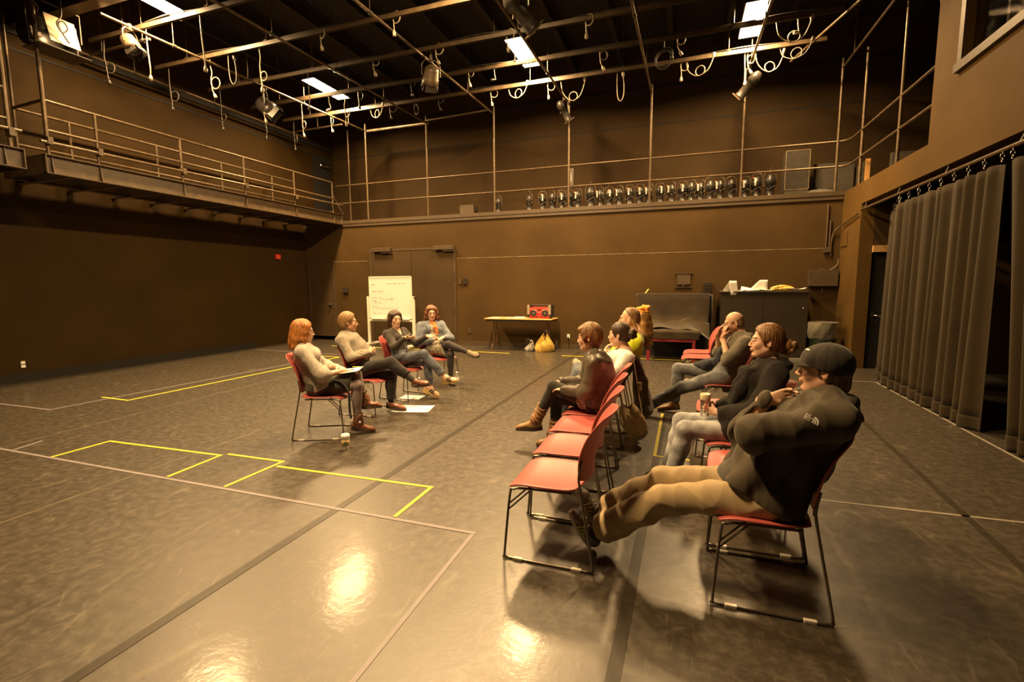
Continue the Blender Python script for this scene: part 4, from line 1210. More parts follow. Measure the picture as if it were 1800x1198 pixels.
MB().tube(bezier([(-0.07, 0, 0.18), (-0.05, -0.02, 0.28), (0.0, -0.02, 0.30), (0.02, 0, 0.19)], 5), 0.011, 6).build('handle', M_cordk, bg2)
MB().tube(bezier([(0.0, 0.02, 0.18), (0.04, 0, 0.27), (0.09, 0.0, 0.25), (0.10, 0.02, 0.15)], 5), 0.011, 6).build('handle', M_label, bg2)
o = empty('extension_cord', (-2.9, 11.5, 0), 0, 'tangle of dark cord with a bright plug right of the bags', 'cord')
MB().tube(bezier([(-0.08, 0, 0.012), (0.02, -0.06, 0.012), (0.1, 0.02, 0.012), (0.03, 0.1, 0.03), (-0.02, 0.06, 0.12), (0.0, 0.12, 0.25)], 6), 0.008, 6).build('cord', M_cordk, o)

# whiteboard
M_wbf = plain('white_enamel_frame', (0.72, 0.68, 0.58), 0.4, var=0.05)
M_wb = plain('whiteboard_face', (0.74, 0.72, 0.66), 0.25, var=0.03, scale=2)
M_ink = plain('faded_ink', (0.36, 0.40, 0.46), 0.6, var=0.2)
M_ink2 = plain('blue_ink', (0.10, 0.30, 0.48), 0.6, var=0.2)
o = empty('whiteboard', (-7.29, 11.02, 0), -0.05, 'rolling whiteboard with faint handwriting standing before the big doors', 'whiteboard')
MB().box((-0.65, -0.006, 0.80), (0.65, 0.012, 1.86)).build('board_face', M_wb, o)
MB().rbox((-0.675, -0.015, 1.85), (0.675, 0.02, 1.885), 0.006).rbox((-0.675, -0.015, 0.77), (0.675, 0.02, 0.805), 0.006).rbox((-0.675, -0.015, 0.77), (-0.645, 0.02, 1.885), 0.006).rbox((0.645, -0.015, 0.77), (0.675, 0.02, 1.885), 0.006).build('frame', M_wbf, o)
MB().rbox((-0.60, -0.07, 0.755), (0.60, -0.015, 0.772), 0.005).build('pen_tray', M_wbf, o)
MB().tube([(-0.15, -0.045, 0.782), (0.0, -0.045, 0.782)], 0.009, 8).build('marker', M_bpl, o)
MB().tube([(0.1, -0.045, 0.782), (0.3, -0.045, 0.782)], 0.009, 8).build('marker', M_bpl, o)
for sx in (-0.715, 0.715):
    MB().box((sx - 0.03, -0.03, 0.10), (sx + 0.03, 0.03, 1.36)).build('leg', M_wbf, o)
    MB().rbox((sx - 0.035, -0.36, 0.055), (sx + 0.035, 0.36, 0.11), 0.01).build('foot', M_wbf, o)
    for y in (-0.33, 0.33):
        MB().lathe([(0.0, -0.012), (0.024, -0.012), (0.028, -0.006), (0.028, 0.006), (0.024, 0.012), (0.0, 0.012)], 14, Matrix.Translation((sx, y, 0.028)) @ Matrix.Rotation(PI / 2, 4, 'Y')).build('caster', M_bpl, o)
    MB().lathe([(0.0, 0.04), (0.028, 0.035), (0.03, 0.0)], 12, Matrix.Translation((sx + (0.03 if sx > 0 else -0.03), 0, 1.33)) @ Matrix.Rotation(PI / 2 * (1 if sx > 0 else -1), 4, 'Y')).build('pivot_knob', M_bpl, o)
MB().box((-0.70, -0.02, 0.70), (0.70, 0.02, 0.75)).build('cross_bar', M_wbf, o)
# handwriting: rows of loose script
def script_row(x0, x1, z, seed, mat, size=0.045, slope=0.0):
    rn = random.Random(seed)
    x = x0
    mb = MB()
    while x < x1:
        wl = rn.uniform(0.05, 0.16)
        pts = []
        n = int(wl / 0.018) + 2
        for k in range(n * 3):
            t = k / (n * 3)
            h = size * (0.5 + (0.5 if rn.random() < 0.16 else 0.0)) * math.sin(t * n * PI * 2 * 0.9 + seed) * rn.uniform(0.6, 1.0)
            pts.append((x + wl * t + 0.006 * math.sin(k * 1.9), -0.008, z + slope * (x - x0) + h * 0.5))
        mb.tube(bezier(pts, 2), 0.0028, 4)
        x += wl + rn.uniform(0.03, 0.05)
    mb.build('handwriting', mat, o)
for k, (a, b, z, mt) in enumerate(((-0.60, -0.42, 1.68, M_ink), (-0.10, 0.48, 1.70, M_ink), (-0.58, -0.22, 1.50, M_ink), (-0.60, -0.30, 1.33, M_ink), (-0.28, 0.08, 1.30, M_ink), (-0.0, 0.12, 1.30, M_ink2), (-0.57, -0.47, 1.25, M_ink2), (-0.50, -0.32, 1.20, M_ink), (-0.58, -0.45, 1.08, M_ink), (-0.40, 0.30, 1.05, M_ink), (-0.56, -0.40, 0.92, M_ink))):
    script_row(a, b, z, k, mt)

# ================================================================== SMALL THINGS ON THE FLOOR
o = empty('coffee_cup', (-3.14, 3.87, 0), 0.2, 'white paper coffee cup with a brown sleeve on the floor', 'cup')
MB().lathe([(0.0, 0.0), (0.029, 0.0), (0.030, 0.003), (0.041, 0.132), (0.0425, 0.135), (0.040, 0.135), (0.0, 0.12)], 28).build('cup', M_paper, o)
MB().lathe([(0.0336, 0.035), (0.0346, 0.035), (0.0398, 0.100), (0.0388, 0.100)], 28).build('sleeve', plain('brown_sleeve', (0.50, 0.33, 0.15), 0.85, var=0.1), o)
MB().lathe([(0.0440, 0.132), (0.0445, 0.140), (0.0425, 0.146), (0.041, 0.150), (0.038, 0.156), (0.035, 0.156), (0.034, 0.151), (0.0, 0.151)], 28).build('lid', M_paper, o)
em = MB()
def on_cup(a, z, e=0.0008):
    r = 0.0336 + (z - 0.035) * 0.08 + e + 0.0012
    return (r * math.cos(a), r * math.sin(a), z)
a0 = math.atan2(-3.87, 3.14) - 0.2
def ring_pts(rad):
    return [on_cup(a0 + rad * math.cos(t) / 0.037, 0.068 + rad * math.sin(t)) for t in np.linspace(0, 2 * PI, 29)[:-1]]
oo, ii = ring_pts(0.021), ring_pts(0.013)
em.add(oo + ii, [(k, (k + 1) % 28, 28 + (k + 1) % 28, 28 + k) for k in range(28)])
i2 = ring_pts(0.008)
em.add(i2, [tuple(range(28))])
em.build('green_emblem', plain('emblem_green', (0.03, 0.20, 0.08), 0.6), o)

paper((-3.33, 5.48, 0.0), 0.25, 0.50, 0.36, 'large white sheet on the floor by the brown shoe of the man in grey', 0.006, 11)
paper((-3.70, 6.07, 0.0), 0.1, 0.32, 0.24, 'smaller white sheet on the floor under the chair of the woman in black', 0.004, 12)

m_bot, nt_, b_ = nodes_of('clear_bottle', 0.08, (0.9, 0.9, 0.88))
b_.inputs['Transmission Weight'].default_value = 0.9
b_.inputs['IOR'].default_value = 1.25
M_blabel = plain('blue_label', (0.12, 0.30, 0.55), 0.5, var=0.2)
for k, (x, y, l) in enumerate(((-3.44, 7.05, 'clear water bottle beside the clogs of the woman in denim'), (-3.52, 6.22, 'clear water bottle with a blue label by the wedge sandals'), (-3.78, 6.42, 'clear water bottle behind the jeans of the woman in black'), (-3.72, 5.60, 'clear water bottle behind the brown shoe on the floor'))):
    b0 = empty('water_bottle', (x, y, 0), 0.4 * k, l, 'bottle', 'water bottles on the floor')
    MB().lathe([(0.0, 0.002), (0.028, 0.0), (0.032, 0.008), (0.031, 0.05), (0.033, 0.06), (0.031, 0.07), (0.033, 0.14), (0.028, 0.17), (0.014, 0.20), (0.013, 0.215)], 20).build('bottle', m_bot, b0)
    MB().lathe([(0.0345, 0.085), (0.0345, 0.135)], 20).build('label_band', M_blabel if k == 1 else M_paper, b0)
    MB().lathe([(0.0155, 0.208), (0.0155, 0.226), (0, 0.226)], 14).build('cap', M_paper, b0)

# canvas bag on its strap from a chair back, coat over a chair back
M_canvas = fabric('olive_canvas', (0.42, 0.33, 0.16), var=0.2, weave=200)
o = empty('messenger_bag', (-0.36, 4.95, 0.0), 0, 'olive canvas shoulder bag hanging by its strap from a chair back', 'bag')
def sack(s, t):
    a = s * 2 * PI
    r = math.sin(PI * (0.10 + 0.84 * t)) ** 0.5 * (1 + 0.1 * math.sin(3 * a + 3 * t) + 0.06 * math.sin(7 * a + 5 * t))
    return (-0.05 - 0.08 * t + (0.14 - 0.03 * t) * r * math.cos(a), -0.02 + 0.17 * r * math.sin(a), 0.11 + 0.28 * t + 0.04 * math.sin(2 * a + 1) * t)
MB().grid(sack, 36, 16, closed_u=True).add([sack(i / 36, 0) for i in range(36)], [tuple(range(36))]).add([sack(i / 36, 1) for i in range(36)], [tuple(range(36))]).build('bag_body', M_canvas, o)
def strapm(pts, w, th, d=(0, 1, 0)):
    d = Vector(d)
    mb = MB()
    P = [Vector(p) for p in pts]
    V, F = [], []
    for i, p in enumerate(P):
        t = (P[min(i + 1, len(P) - 1)] - P[max(i - 1, 0)]).normalized()
        n = t.cross(d).normalized()
        V += [p + d * w / 2 + n * th / 2, p - d * w / 2 + n * th / 2, p - d * w / 2 - n * th / 2, p + d * w / 2 - n * th / 2]
    for i in range(len(P) - 1):
        for k in range(4):
            F.append((4 * i + k, 4 * i + (k + 1) % 4, 4 * i + 4 + (k + 1) % 4, 4 * i + 4 + k))
    F += [(3, 2, 1, 0), tuple(range(4 * len(P) - 4, 4 * len(P)))]
    return mb.add(V, F)
strapm(bezier([(-0.17, 0.02, 0.80), (-0.155, 0.02, 0.905), (-0.125, 0.015, 0.925), (-0.09, 0.01, 0.88), (-0.03, 0.0, 0.55), (0.02, -0.02, 0.30), (0.05, -0.03, 0.20)], 6), 0.045, 0.006).build('strap', fabric('tan_webbing', (0.36, 0.27, 0.12), weave=120), o)
MB().rbox((-0.035, -0.035, 0.56), (0.0, 0.04, 0.64), 0.006).build('buckle', fabric('buckle_leather', (0.26, 0.17, 0.07)), o)

# ================================================================== PEOPLE: implicit bodies turned into one skin each
V3 = lambda *a: np.array(a, float)
def unit(v):
    v = np.asarray(v, float)
    return v / (np.linalg.norm(v) + 1e-9)


class Sdf:
    """Smooth union of tapered limbs and ellipsoids sampled on a grid, skinned by dual contouring."""

    def __init__(s, h):
        s.h, s.ops, s.lo, s.hi = h, [], None, None

    def _bb(s, lo, hi):
        s.lo = lo if s.lo is None else np.minimum(s.lo, lo)
        s.hi = hi if s.hi is None else np.maximum(s.hi, hi)

    def cone(s, a, b, ra, rb, k=0.02, sub=False):
        a, b = np.asarray(a, float), np.asarray(b, float)
        m = max(ra, rb)
        lo, hi = np.minimum(a, b) - m, np.maximum(a, b) + m
        def f(P):
            ab = b - a
            t = np.clip(((P - a) @ ab) / (ab @ ab + 1e-12), 0, 1)
            return np.linalg.norm(P - a - t[..., None] * ab, axis=-1) - (ra + (rb - ra) * t)
        return s._op(f, lo, hi, k, sub)

    def chain(s, pts, rs, k=0.02):
        for i in range(len(pts) - 1):
            s.cone(pts[i], pts[i + 1], rs[i], rs[i + 1], k)
        return s

    def ell(s, c, r, R=None, k=0.02, sub=False):
        c, r = np.asarray(c, float), np.asarray(r, float)
        R = np.eye(3) if R is None else np.asarray(R)      # columns: ellipsoid axes
        e = np.abs(R) @ r
        def f(P):
            q = (P - c) @ R
            k0 = np.linalg.norm(q / r, axis=-1)
            k1 = np.linalg.norm(q / (r * r), axis=-1)
            return k0 * (k0 - 1) / (k1 + 1e-9)
        return s._op(f, c - e, c + e, k, sub)

    def slab(s, a, b, wa, wb, lat, k=0.03, sub=False):
        """limb of elliptical section: wa = (half width along lat, half depth)"""
        a, b = np.asarray(a, float), np.asarray(b, float)
        ax = unit(b - a)
        lat = unit(np.asarray(lat, float) - ax * (ax @ np.asarray(lat, float)))
        dep = np.cross(ax, lat)
        L = np.linalg.norm(b - a)
        m = max(*wa, *wb)
        lo, hi = np.minimum(a, b) - m, np.maximum(a, b) + m
        wa, wb = np.asarray(wa, float), np.asarray(wb, float)
        def f(P):
            q = P - a
            u = q @ ax
            t = np.clip(u / L, 0, 1)
            e = np.where(u < 0, u, np.where(u > L, u - L, 0))
            w = wa[0] + (wb[0] - wa[0]) * t
            d = wa[1] + (wb[1] - wa[1]) * t
            mn = np.minimum(w, d)
            x, y = q @ lat, q @ dep
            k0 = np.sqrt((x / w) ** 2 + (y / d) ** 2 + (e / mn) ** 2)
            k1 = np.sqrt((x / w ** 2) ** 2 + (y / d ** 2) ** 2 + (e / mn ** 2) ** 2)
            return np.where(k0 < 1e-3, -mn, k0 * (k0 - 1) / (k1 + 1e-9))
        return s._op(f, lo, hi, k, sub)

    def _op(s, f, lo, hi, k, sub):
        if not sub:
            s._bb(lo, hi)
        s.ops.append(('sub' if sub else 'add', f, lo, hi, k))
        return s

    def clip(s, p, n, k=0.004):
        """removes everything on the n side of the plane through p"""
        p, n = np.asarray(p, float), unit(n)
        s.ops.append(('clip', lambda P: (P - p) @ n, None, None, k))
        return s

    def ball_cut(s, c, r, k=0.01):
        s.ops.append(('clip2', lambda P: r - np.linalg.norm(P - np.asarray(c, float), axis=-1), None, None, k))
        return s

    def disp(s, fn):
        s.ops.append(('disp', fn, None, None, 0))
        return s

    def build(s, name, mat, parent, colour=None):
        h = s.h
        lo = s.lo - 0.03
        n = np.ceil((s.hi + 0.03 - lo) / h).astype(int) + 1
        ax = [lo[i] + h * np.arange(n[i]) for i in range(3)]
        D = np.full(tuple(n), 0.12, np.float32)
        for kind, f, l, u, k in s.ops:
            if kind in ('add', 'sub'):
                m = k + 2.5 * h
                i0 = np.clip(np.floor((l - m - lo) / h).astype(int), 0, n - 1)
                i1 = np.clip(np.ceil((u + m - lo) / h).astype(int) + 1, 1, n)
                sl = tuple(slice(a, b) for a, b in zip(i0, i1))
                if any(b <= a for a, b in zip(i0, i1)):
                    continue
                P = np.stack(np.meshgrid(*[ax[i][sl[i]] for i in range(3)], indexing='ij'), -1)
                d = f(P)
                S = D[sl]
                if kind == 'add':
                    hh = np.clip(0.5 + 0.5 * (S - d) / k, 0, 1)
                    D[sl] = S * (1 - hh) + d * hh - k * hh * (1 - hh)
                else:
                    hh = np.clip(0.5 - 0.5 * (S + d) / k, 0, 1)
                    D[sl] = S * (1 - hh) - d * hh + k * hh * (1 - hh)
            else:
                if kind == 'disp':
                    mk = np.abs(D) < 4 * h + 0.02
                else:
                    mk = D < 4 * h
                I = np.nonzero(mk)
                P = np.stack([ax[q][I[q]] for q in range(3)], -1)
                d = f(P)
                if kind == 'disp':
                    D[mk] += d
                else:
                    D[mk] = np.maximum(D[mk], d)
        V, F = surface_nets(D, lo, h)
        me = bpy.data.meshes.new(name)
        me.vertices.add(len(V))
        me.vertices.foreach_set('co', V.astype(np.float32).ravel())
        me.loops.add(F.size)
        me.loops.foreach_set('vertex_index', F.astype(np.int32).ravel())
        me.polygons.add(len(F))
        me.polygons.foreach_set('loop_start', np.arange(0, F.size, 4, dtype=np.int32))
        me.polygons.foreach_set('loop_total', np.full(len(F), 4, np.int32))
        me.polygons.foreach_set('use_smooth', np.ones(len(F), bool))
        me.update(calc_edges=True)
        if colour is not None:
            c = colour(V)
            at_ = me.color_attributes.new('tint', 'FLOAT_COLOR', 'POINT')
            at_.data.foreach_set('color', np.concatenate([c, np.ones((len(c), 1))], 1).astype(np.float32).ravel())
        return link(name, me, mat, parent)


def surface_nets(D, lo, h):
    n = np.array(D.shape)
    neg = D < 0
    c = np.zeros(tuple(n - 1), np.int8)
    for dx in (0, 1):
        for dy in (0, 1):
            for dz in (0, 1):
                c += neg[dx:n[0] - 1 + dx, dy:n[1] - 1 + dy, dz:n[2] - 1 + dz]
    act = (c > 0) & (c < 8)
    I = np.argwhere(act)
    idx = np.full(act.shape, -1, np.int32)
    idx[act] = np.arange(len(I))
    acc = np.zeros((len(I), 3))
    cnt_ = np.zeros(len(I))
    co = [(a, b, d) for a in (0, 1) for b in (0, 1) for d in (0, 1)]
    for i in range(8):
        for j in range(i + 1, 8):
            a, b = np.array(co[i]), np.array(co[j])
            if np.abs(a - b).sum() != 1:
                continue
            da = D[I[:, 0] + a[0], I[:, 1] + a[1], I[:, 2] + a[2]].astype(float)
            db = D[I[:, 0] + b[0], I[:, 1] + b[1], I[:, 2] + b[2]].astype(float)
            m = (da < 0) != (db < 0)
            t = np.where(m, da / np.where(m, da - db, 1), 0)
            acc += np.where(m[:, None], a + t[:, None] * (b - a), 0)
            cnt_ += m
    V = lo + h * (I + acc / cnt_[:, None])
    F = []
    for axis in range(3):
        s0 = [slice(None)] * 3
        s1 = [slice(None)] * 3
        s0[axis], s1[axis] = slice(0, -1), slice(1, None)
        a, b = neg[tuple(s0)], neg[tuple(s1)]
        E = np.argwhere(a != b)
        o1, o2 = [(1, 2), (2, 0), (0, 1)][axis]
        E = E[(E[:, o1] > 0) & (E[:, o2] > 0) & (E[:, o1] < n[o1] - 1) & (E[:, o2] < n[o2] - 1)]
        def cell(d1, d2):
            q = E.copy()
            q[:, o1] -= d1
            q[:, o2] -= d2
            return idx[q[:, 0], q[:, 1], q[:, 2]]
        f = np.stack([cell(1, 1), cell(0, 1), cell(0, 0), cell(1, 0)], 1)
        flip = ~a[E[:, 0], E[:, 1], E[:, 2]]
        f[flip] = f[flip][:, ::-1]
        F.append(f)
    F = np.concatenate(F)
    return V, F[(F >= 0).all(1)]


def wrinkle(amp, freq, seed, direction=(0, 0, 1), squash=0.35):
    """cloth folds: ridged waves, drawn out along one direction"""
    rn = np.random.RandomState(seed)
    K, A, Ph = [], [], []
    d = unit(direction)
    for i in range(7):
        k = rn.normal(size=3)
        k = k - d * (k @ d) * (1 - squash)
        K.append(unit(k) * freq * rn.uniform(0.6, 1.7))
        Ph.append(rn.uniform(0, 6.28))
        A.append(rn.uniform(0.5, 1.0))
    def f(P):
        w = np.zeros(len(P))
        q = P + 0.02 * np.sin(P[:, [1, 2, 0]] * freq * 0.5 + seed)
        for k, a, p in zip(K, A, Ph):
            w += a * (1 - 2 * np.abs(np.sin((q @ k) * 0.5 + p)) ** 1.05)
        return -1.15 * amp * w / 3.0
    return f


def strands(amp, freq, seed, c, up):
    """combed hair grooves running down from a crown point"""
    c, up = np.asarray(c), unit(up)
    a = unit(np.cross(up, (0.3, 1, 0.1)))
    b = np.cross(up, a)
    def f(P):
        q = P - c
        th = np.arctan2(q @ a, q @ b)
        z = q @ up
        w = np.sin(1.5 * freq * th + 9 * z + 1.5 * np.sin(14 * z + seed + 3 * th)) + 0.6 * np.sin(2.3 * freq * th - 14 * z + seed)
        w += 0.8 * np.sin(55 * q[:, 0] + 30 * z + seed) * 0.5
        return amp * w * 0.32
    return f


# ------------------------------------------------------------------ materials for people
def skin_material(name, base, lips=(0.42, 0.13, 0.09)):
    m, nt, b = nodes_of(name, 0.48, base, 0, 0.4)
    a = nt.nodes.new('ShaderNodeVertexColor')
    a.layer_name = 'tint'
    n = noise(nt, 45, 3)
    r = ramp(nt, n.outputs['Fac'], [(0.3, (0.94, 0.92, 0.92)), (0.7, (1.04, 1.03, 1.03))])
    mx = nt.nodes.new('ShaderNodeMix'); mx.data_type = 'RGBA'; mx.blend_type = 'MULTIPLY'; mx.inputs[0].default_value = 1
    nt.links.new(a.outputs[0], mx.inputs[6]); nt.links.new(r.outputs[0], mx.inputs[7])
    nt.links.new(mx.outputs[2], b.inputs['Base Color'])
    b.inputs['Subsurface Weight'].default_value = 0.08
    b.inputs['Subsurface Radius'].default_value = (0.012, 0.005, 0.003)
    return m


def hair_material(name, base, hi):
    m, nt, b = nodes_of(name, 0.50, base, 0, 0.4)
    n = noise(nt, 75, 6, 0.65, stretch=(1, 1, 0.10))
    r = ramp(nt, n.outputs['Fac'], [(0.36, tuple(c * 0.7 for c in base)), (0.64, hi)])
    nt.links.new(r.outputs[0], b.inputs['Base Color'])
    bump(nt, b, n.outputs['Fac'], 0.35, 0.004)
    return m


SKIN = skin_material('skin', (0.62, 0.38, 0.25))
M_eye = plain('eye_white', (0.40, 0.36, 0.33), 0.2, var=0.02)
M_iris = plain('iris', (0.05, 0.035, 0.025), 0.15)


class Person:
    def __init__(s, name_label, org, rot, J, build=1.0, h=0.0065, face=(1, 0, 0), up=(0, 0, 1), hs=1.0, skin=(0.62, 0.38, 0.25), brow=(0.12, 0.07, 0.04), beard=None, fem=False):
        s.root = empty('person', (org[0], org[1], 0), math.radians(rot), name_label, 'person')
        s.J = {k: np.array(v, float) for k, v in J.items()}
        s.b, s.h, s.hs, s.fem = build, h, hs, fem
        J = s.J
        s.up_t = unit(J['neck'] - J['pel'])
        s.latS = unit(J['shL'] - J['shR'])
        s.latP = unit(J['hipL'] - J['hipR'])
        s.fwdT = np.cross(s.latS, s.up_t)
        # torso line, slightly bowed
        bow = J.get('bow', V3(0, 0, 0))
        L = lambda t: J['pel'] * (1 - t) + J['neck'] * t + bow * math.sin(PI * t)
        s.spine = [L(t) for t in (0, 0.25, 0.5, 0.75, 0.92)]
        # head frame
        f = unit(face)
        u = np.asarray(up, float)
        l = unit(np.cross(u, f))
        u = np.cross(f, l)
        s.HR = np.stack([f, l, u], 1)
        s.skin, s.brow, s.beard = skin, brow, beard

    def H(s, *p):
        return s.J['head'] + s.HR @ (np.array(p, float) * s.hs)

    # ---- torso, limbs as shapes with an extra thickness t (0: body; more: cloth)
    def torso(s, S, t, belly=0.0, hips=True):
        b, J, sp = s.b, s.J, s.spine
        w = np.array([(0.165, 0.118), (0.138, 0.105), (0.150, 0.118), (0.168, 0.122), (0.125, 0.085)]) * b
        if s.fem:
            w = np.array([(0.168, 0.112), (0.122, 0.092), (0.128, 0.105), (0.142, 0.108), (0.108, 0.075)]) * b
        w[1, 1] += belly
        w[2, 1] += belly * 0.7
        w = w + t
        for i in range(4):
            S.slab(sp[i] + s.fwdT * belly * (0.5 if i in (1,) else 0), sp[i + 1] + s.fwdT * belly * (0.5 if i == 0 else 0), w[i], w[i + 1], s.latP if i == 0 else s.latS, 0.05)
        for sh in ('shL', 'shR'):
            S.cone(sp[4] * 0.6 + J[sh] * 0.4, J[sh], 0.070 * b + t, 0.056 * b + t, 0.05)
        if s.fem:
            for q in (-1, 1):
                S.ell(sp[3] + s.latS * 0.068 * q * b + s.fwdT * 0.085 * b - s.up_t * 0.02, (0.062 * b + t * 0.5,) * 3, None, 0.04)
        return S

    def arm(s, S, q, t, end=1.0, loose=0.0, k=0.03, t_end=None):
        J, b = s.J, s.b
        sh, el, wr = J['sh' + q], J['el' + q], J['wr' + q]
        S.cone(sh, el, 0.052 * b + t, 0.040 * b + t + loose, k)
        e = el + (wr - el) * end
        te = t if t_end is None else t_end
        S.cone(el, e, 0.041 * b + t + loose, 0.028 * b + 0.006 * (1 - end) + te, k)
        return S

    def leg(s, S, q, t, end=1.0, flare=0.0, k=0.03, start=0.0, te=None):
        J, b = s.J, s.b
        hp, kn, an = J['hip' + q], J['kn' + q], J['an' + q]
        a = hp + (kn - hp) * start
        S.cone(a, kn, (0.088 - 0.026 * start) * b + t, 0.057 * b + t, k)
        e = kn + (an - kn) * end
        d = unit(an - kn)
        back = unit(np.cross(np.cross(d, unit(kn - hp)), d))
        S.cone(kn, e, 0.056 * b + t, (0.036 + 0.014 * (1 - end)) * b + t + flare, k)
        m = kn + (an - kn) * 0.33
        S.ell(m - back * 0.016, (0.050 * b + t, 0.048 * b + t, 0.11), frame(d, back), 0.04)
        return S

    def hand(s, S, q, d, n, curl=0.35, thumb=None, spread=1.0, size=1.0, point=None):
        """palm, five bent fingers: d = along the hand, n = the way the palm faces"""
        w = s.J['wr' + q]
        d = unit(d)
        n = unit(np.asarray(n, float) - d * (d @ np.asarray(n, float)))
        side = np.cross(d, n) * (1 if q == 'R' else -1)     # toward the thumb
        z = size * (0.93 if s.fem else 1.0)
        kn = w + d * 0.090 * z
        S.cone(w - d * 0.03, w + d * 0.012, 0.027 * z, 0.026 * z, 0.02)
        S.slab(w + d * 0.012 * z, kn - d * 0.012 * z, (0.028 * z, 0.016 * z), (0.037 * z, 0.013 * z), side, 0.015)
        S.cone(w + d * 0.01, w + d * 0.05 * z + side * 0.022 * z + n * 0.006, 0.015 * z, 0.014 * z, 0.012)
        for i, (o, L) in enumerate(((0.029, 0.072), (0.010, 0.082), (-0.010, 0.076), (-0.028, 0.060))):
            c = curl if not isinstance(curl, (list, tuple)) else curl[i]
            p = kn + side * o * z - d * (0.004 * abs(i - 1.2))
            dd = unit(d + side * o * 2.2 * spread)
            a = 0.0
            r = (0.0088 - 0.0006 * (i == 3)) * z
            for f_, j in ((0.46, 0.7), (0.31, 1.0), (0.23, 0.8)):
                a += c * j
                v = dd * math.cos(a) + n * math.sin(a)
                e = p + v * L * f_ * z
                S.cone(p, e, r, r * 0.93, 0.0045)
                p, r = e, r * 0.93
        th = thumb if thumb is not None else 0.5
        p = w + d * 0.030 * z + side * 0.026 * z
        v1 = unit(d * 0.62 + side * (0.75 - 0.3 * th) + n * (0.10 + 0.45 * th))
        e = p + v1 * 0.042 * z
        S.cone(p, e, 0.013 * z, 0.0105 * z, 0.008)
        v2 = unit(d * 0.9 + side * (0.25 - 0.4 * th) + n * (0.1 + 0.5 * th))
        S.cone(e, e + v2 * 0.030 * z, 0.0102 * z, 0.0085 * z, 0.006)
        return S

    def head(s, S):
        H, R, z = s.H, s.HR, s.hs
        f = 0.94 if s.fem else 1.0
        J = s.J
        S.cone(s.spine[4] * 0.35 + J['neck'] * 0.65, J['neck'], 0.066 * s.b * f, 0.058 * s.b * f, 0.04)
        S.cone(J['neck'], H(-0.022, 0, -0.06), 0.056 * s.b * f, 0.054 * f, 0.03)
        S.ell(H(-0.014, 0, 0.038), V3(0.096, 0.077, 0.092) * z, R, 0.02)
        S.ell(H(0.028, 0, -0.030), V3(0.066, 0.061, 0.088) * z, R, 0.025)
        for q in (-1, 1):
            S.cone(H(0.0, 0.050 * q, -0.055), H(0.060, 0.016 * q, -0.100), 0.020 * z * f, 0.016 * z, 0.03)
            S.ell(H(0.060, 0.040 * q, -0.022), V3(0.024, 0.022, 0.026) * z, R, 0.02)        # cheekbone
        S.ell(H(0.076, 0, -0.098), V3(0.019, 0.022, 0.016) * z, R, 0.02)                     # chin
        S.cone(H(0.083, -0.036, 0.030), H(0.083, 0.036, 0.030), (0.0090 if s.fem else 0.0125) * z, (0.0090 if s.fem else 0.0125) * z, 0.016)   # brow
        for q in (-1, 1):
            S.ell(H(0.101, 0.032 * q, 0.008), V3(0.013, 0.020, 0.011) * z, R, 0.010, sub=True)
            S.ell(H(0.080, 0.032 * q, 0.013), V3(0.0150, 0.019, 0.0085) * z, R, 0.004)
            S.ell(H(0.079, 0.032 * q, -0.002), V3(0.0145, 0.018, 0.0065) * z, R, 0.004)          # lids over the eyeball
        nz = 0.82 if s.fem else 1.0
        S.cone(H(0.092, 0, 0.014), H(0.101 + 0.010 * nz, 0, -0.022), 0.0085 * z * nz, 0.0115 * z * nz, 0.010)          # nose
        S.ell(H(0.104 + 0.010 * nz, 0, -0.029), V3(0.0125, 0.0125, 0.010) * z * nz, R, 0.006)
        for q in (-1, 1):
            S.ell(H(0.103, 0.012 * q, -0.032), V3(0.010, 0.008, 0.007) * z, R, 0.005)
        S.ell(H(0.090, 0, -0.056), V3(0.014, 0.024, 0.018) * z, R, 0.012)                     # muzzle
        S.ell(H(0.1005, 0, -0.0565), V3(0.0075, 0.021, 0.0055) * z, R, 0.004)                  # lips
        S.ell(H(0.0985, 0, -0.0680), V3(0.0080, 0.018, 0.0060) * z, R, 0.004)
        for q in (-1, 1):                                                                     # ears
            ec = H(-0.012, 0.079 * q, -0.004)
            ER = R @ np.array([[0.9, 0.42 * q, 0.12], [-0.42 * q, 0.9, 0.0], [-0.12, 0.0, 1]])
            S.ell(ec, V3(0.019, 0.0085, 0.032) * z, ER, 0.008)
            S.ell(H(-0.005, 0.090 * q, 0.0), V3(0.010, 0.008, 0.016) * z, ER, 0.005, sub=True)
        return S

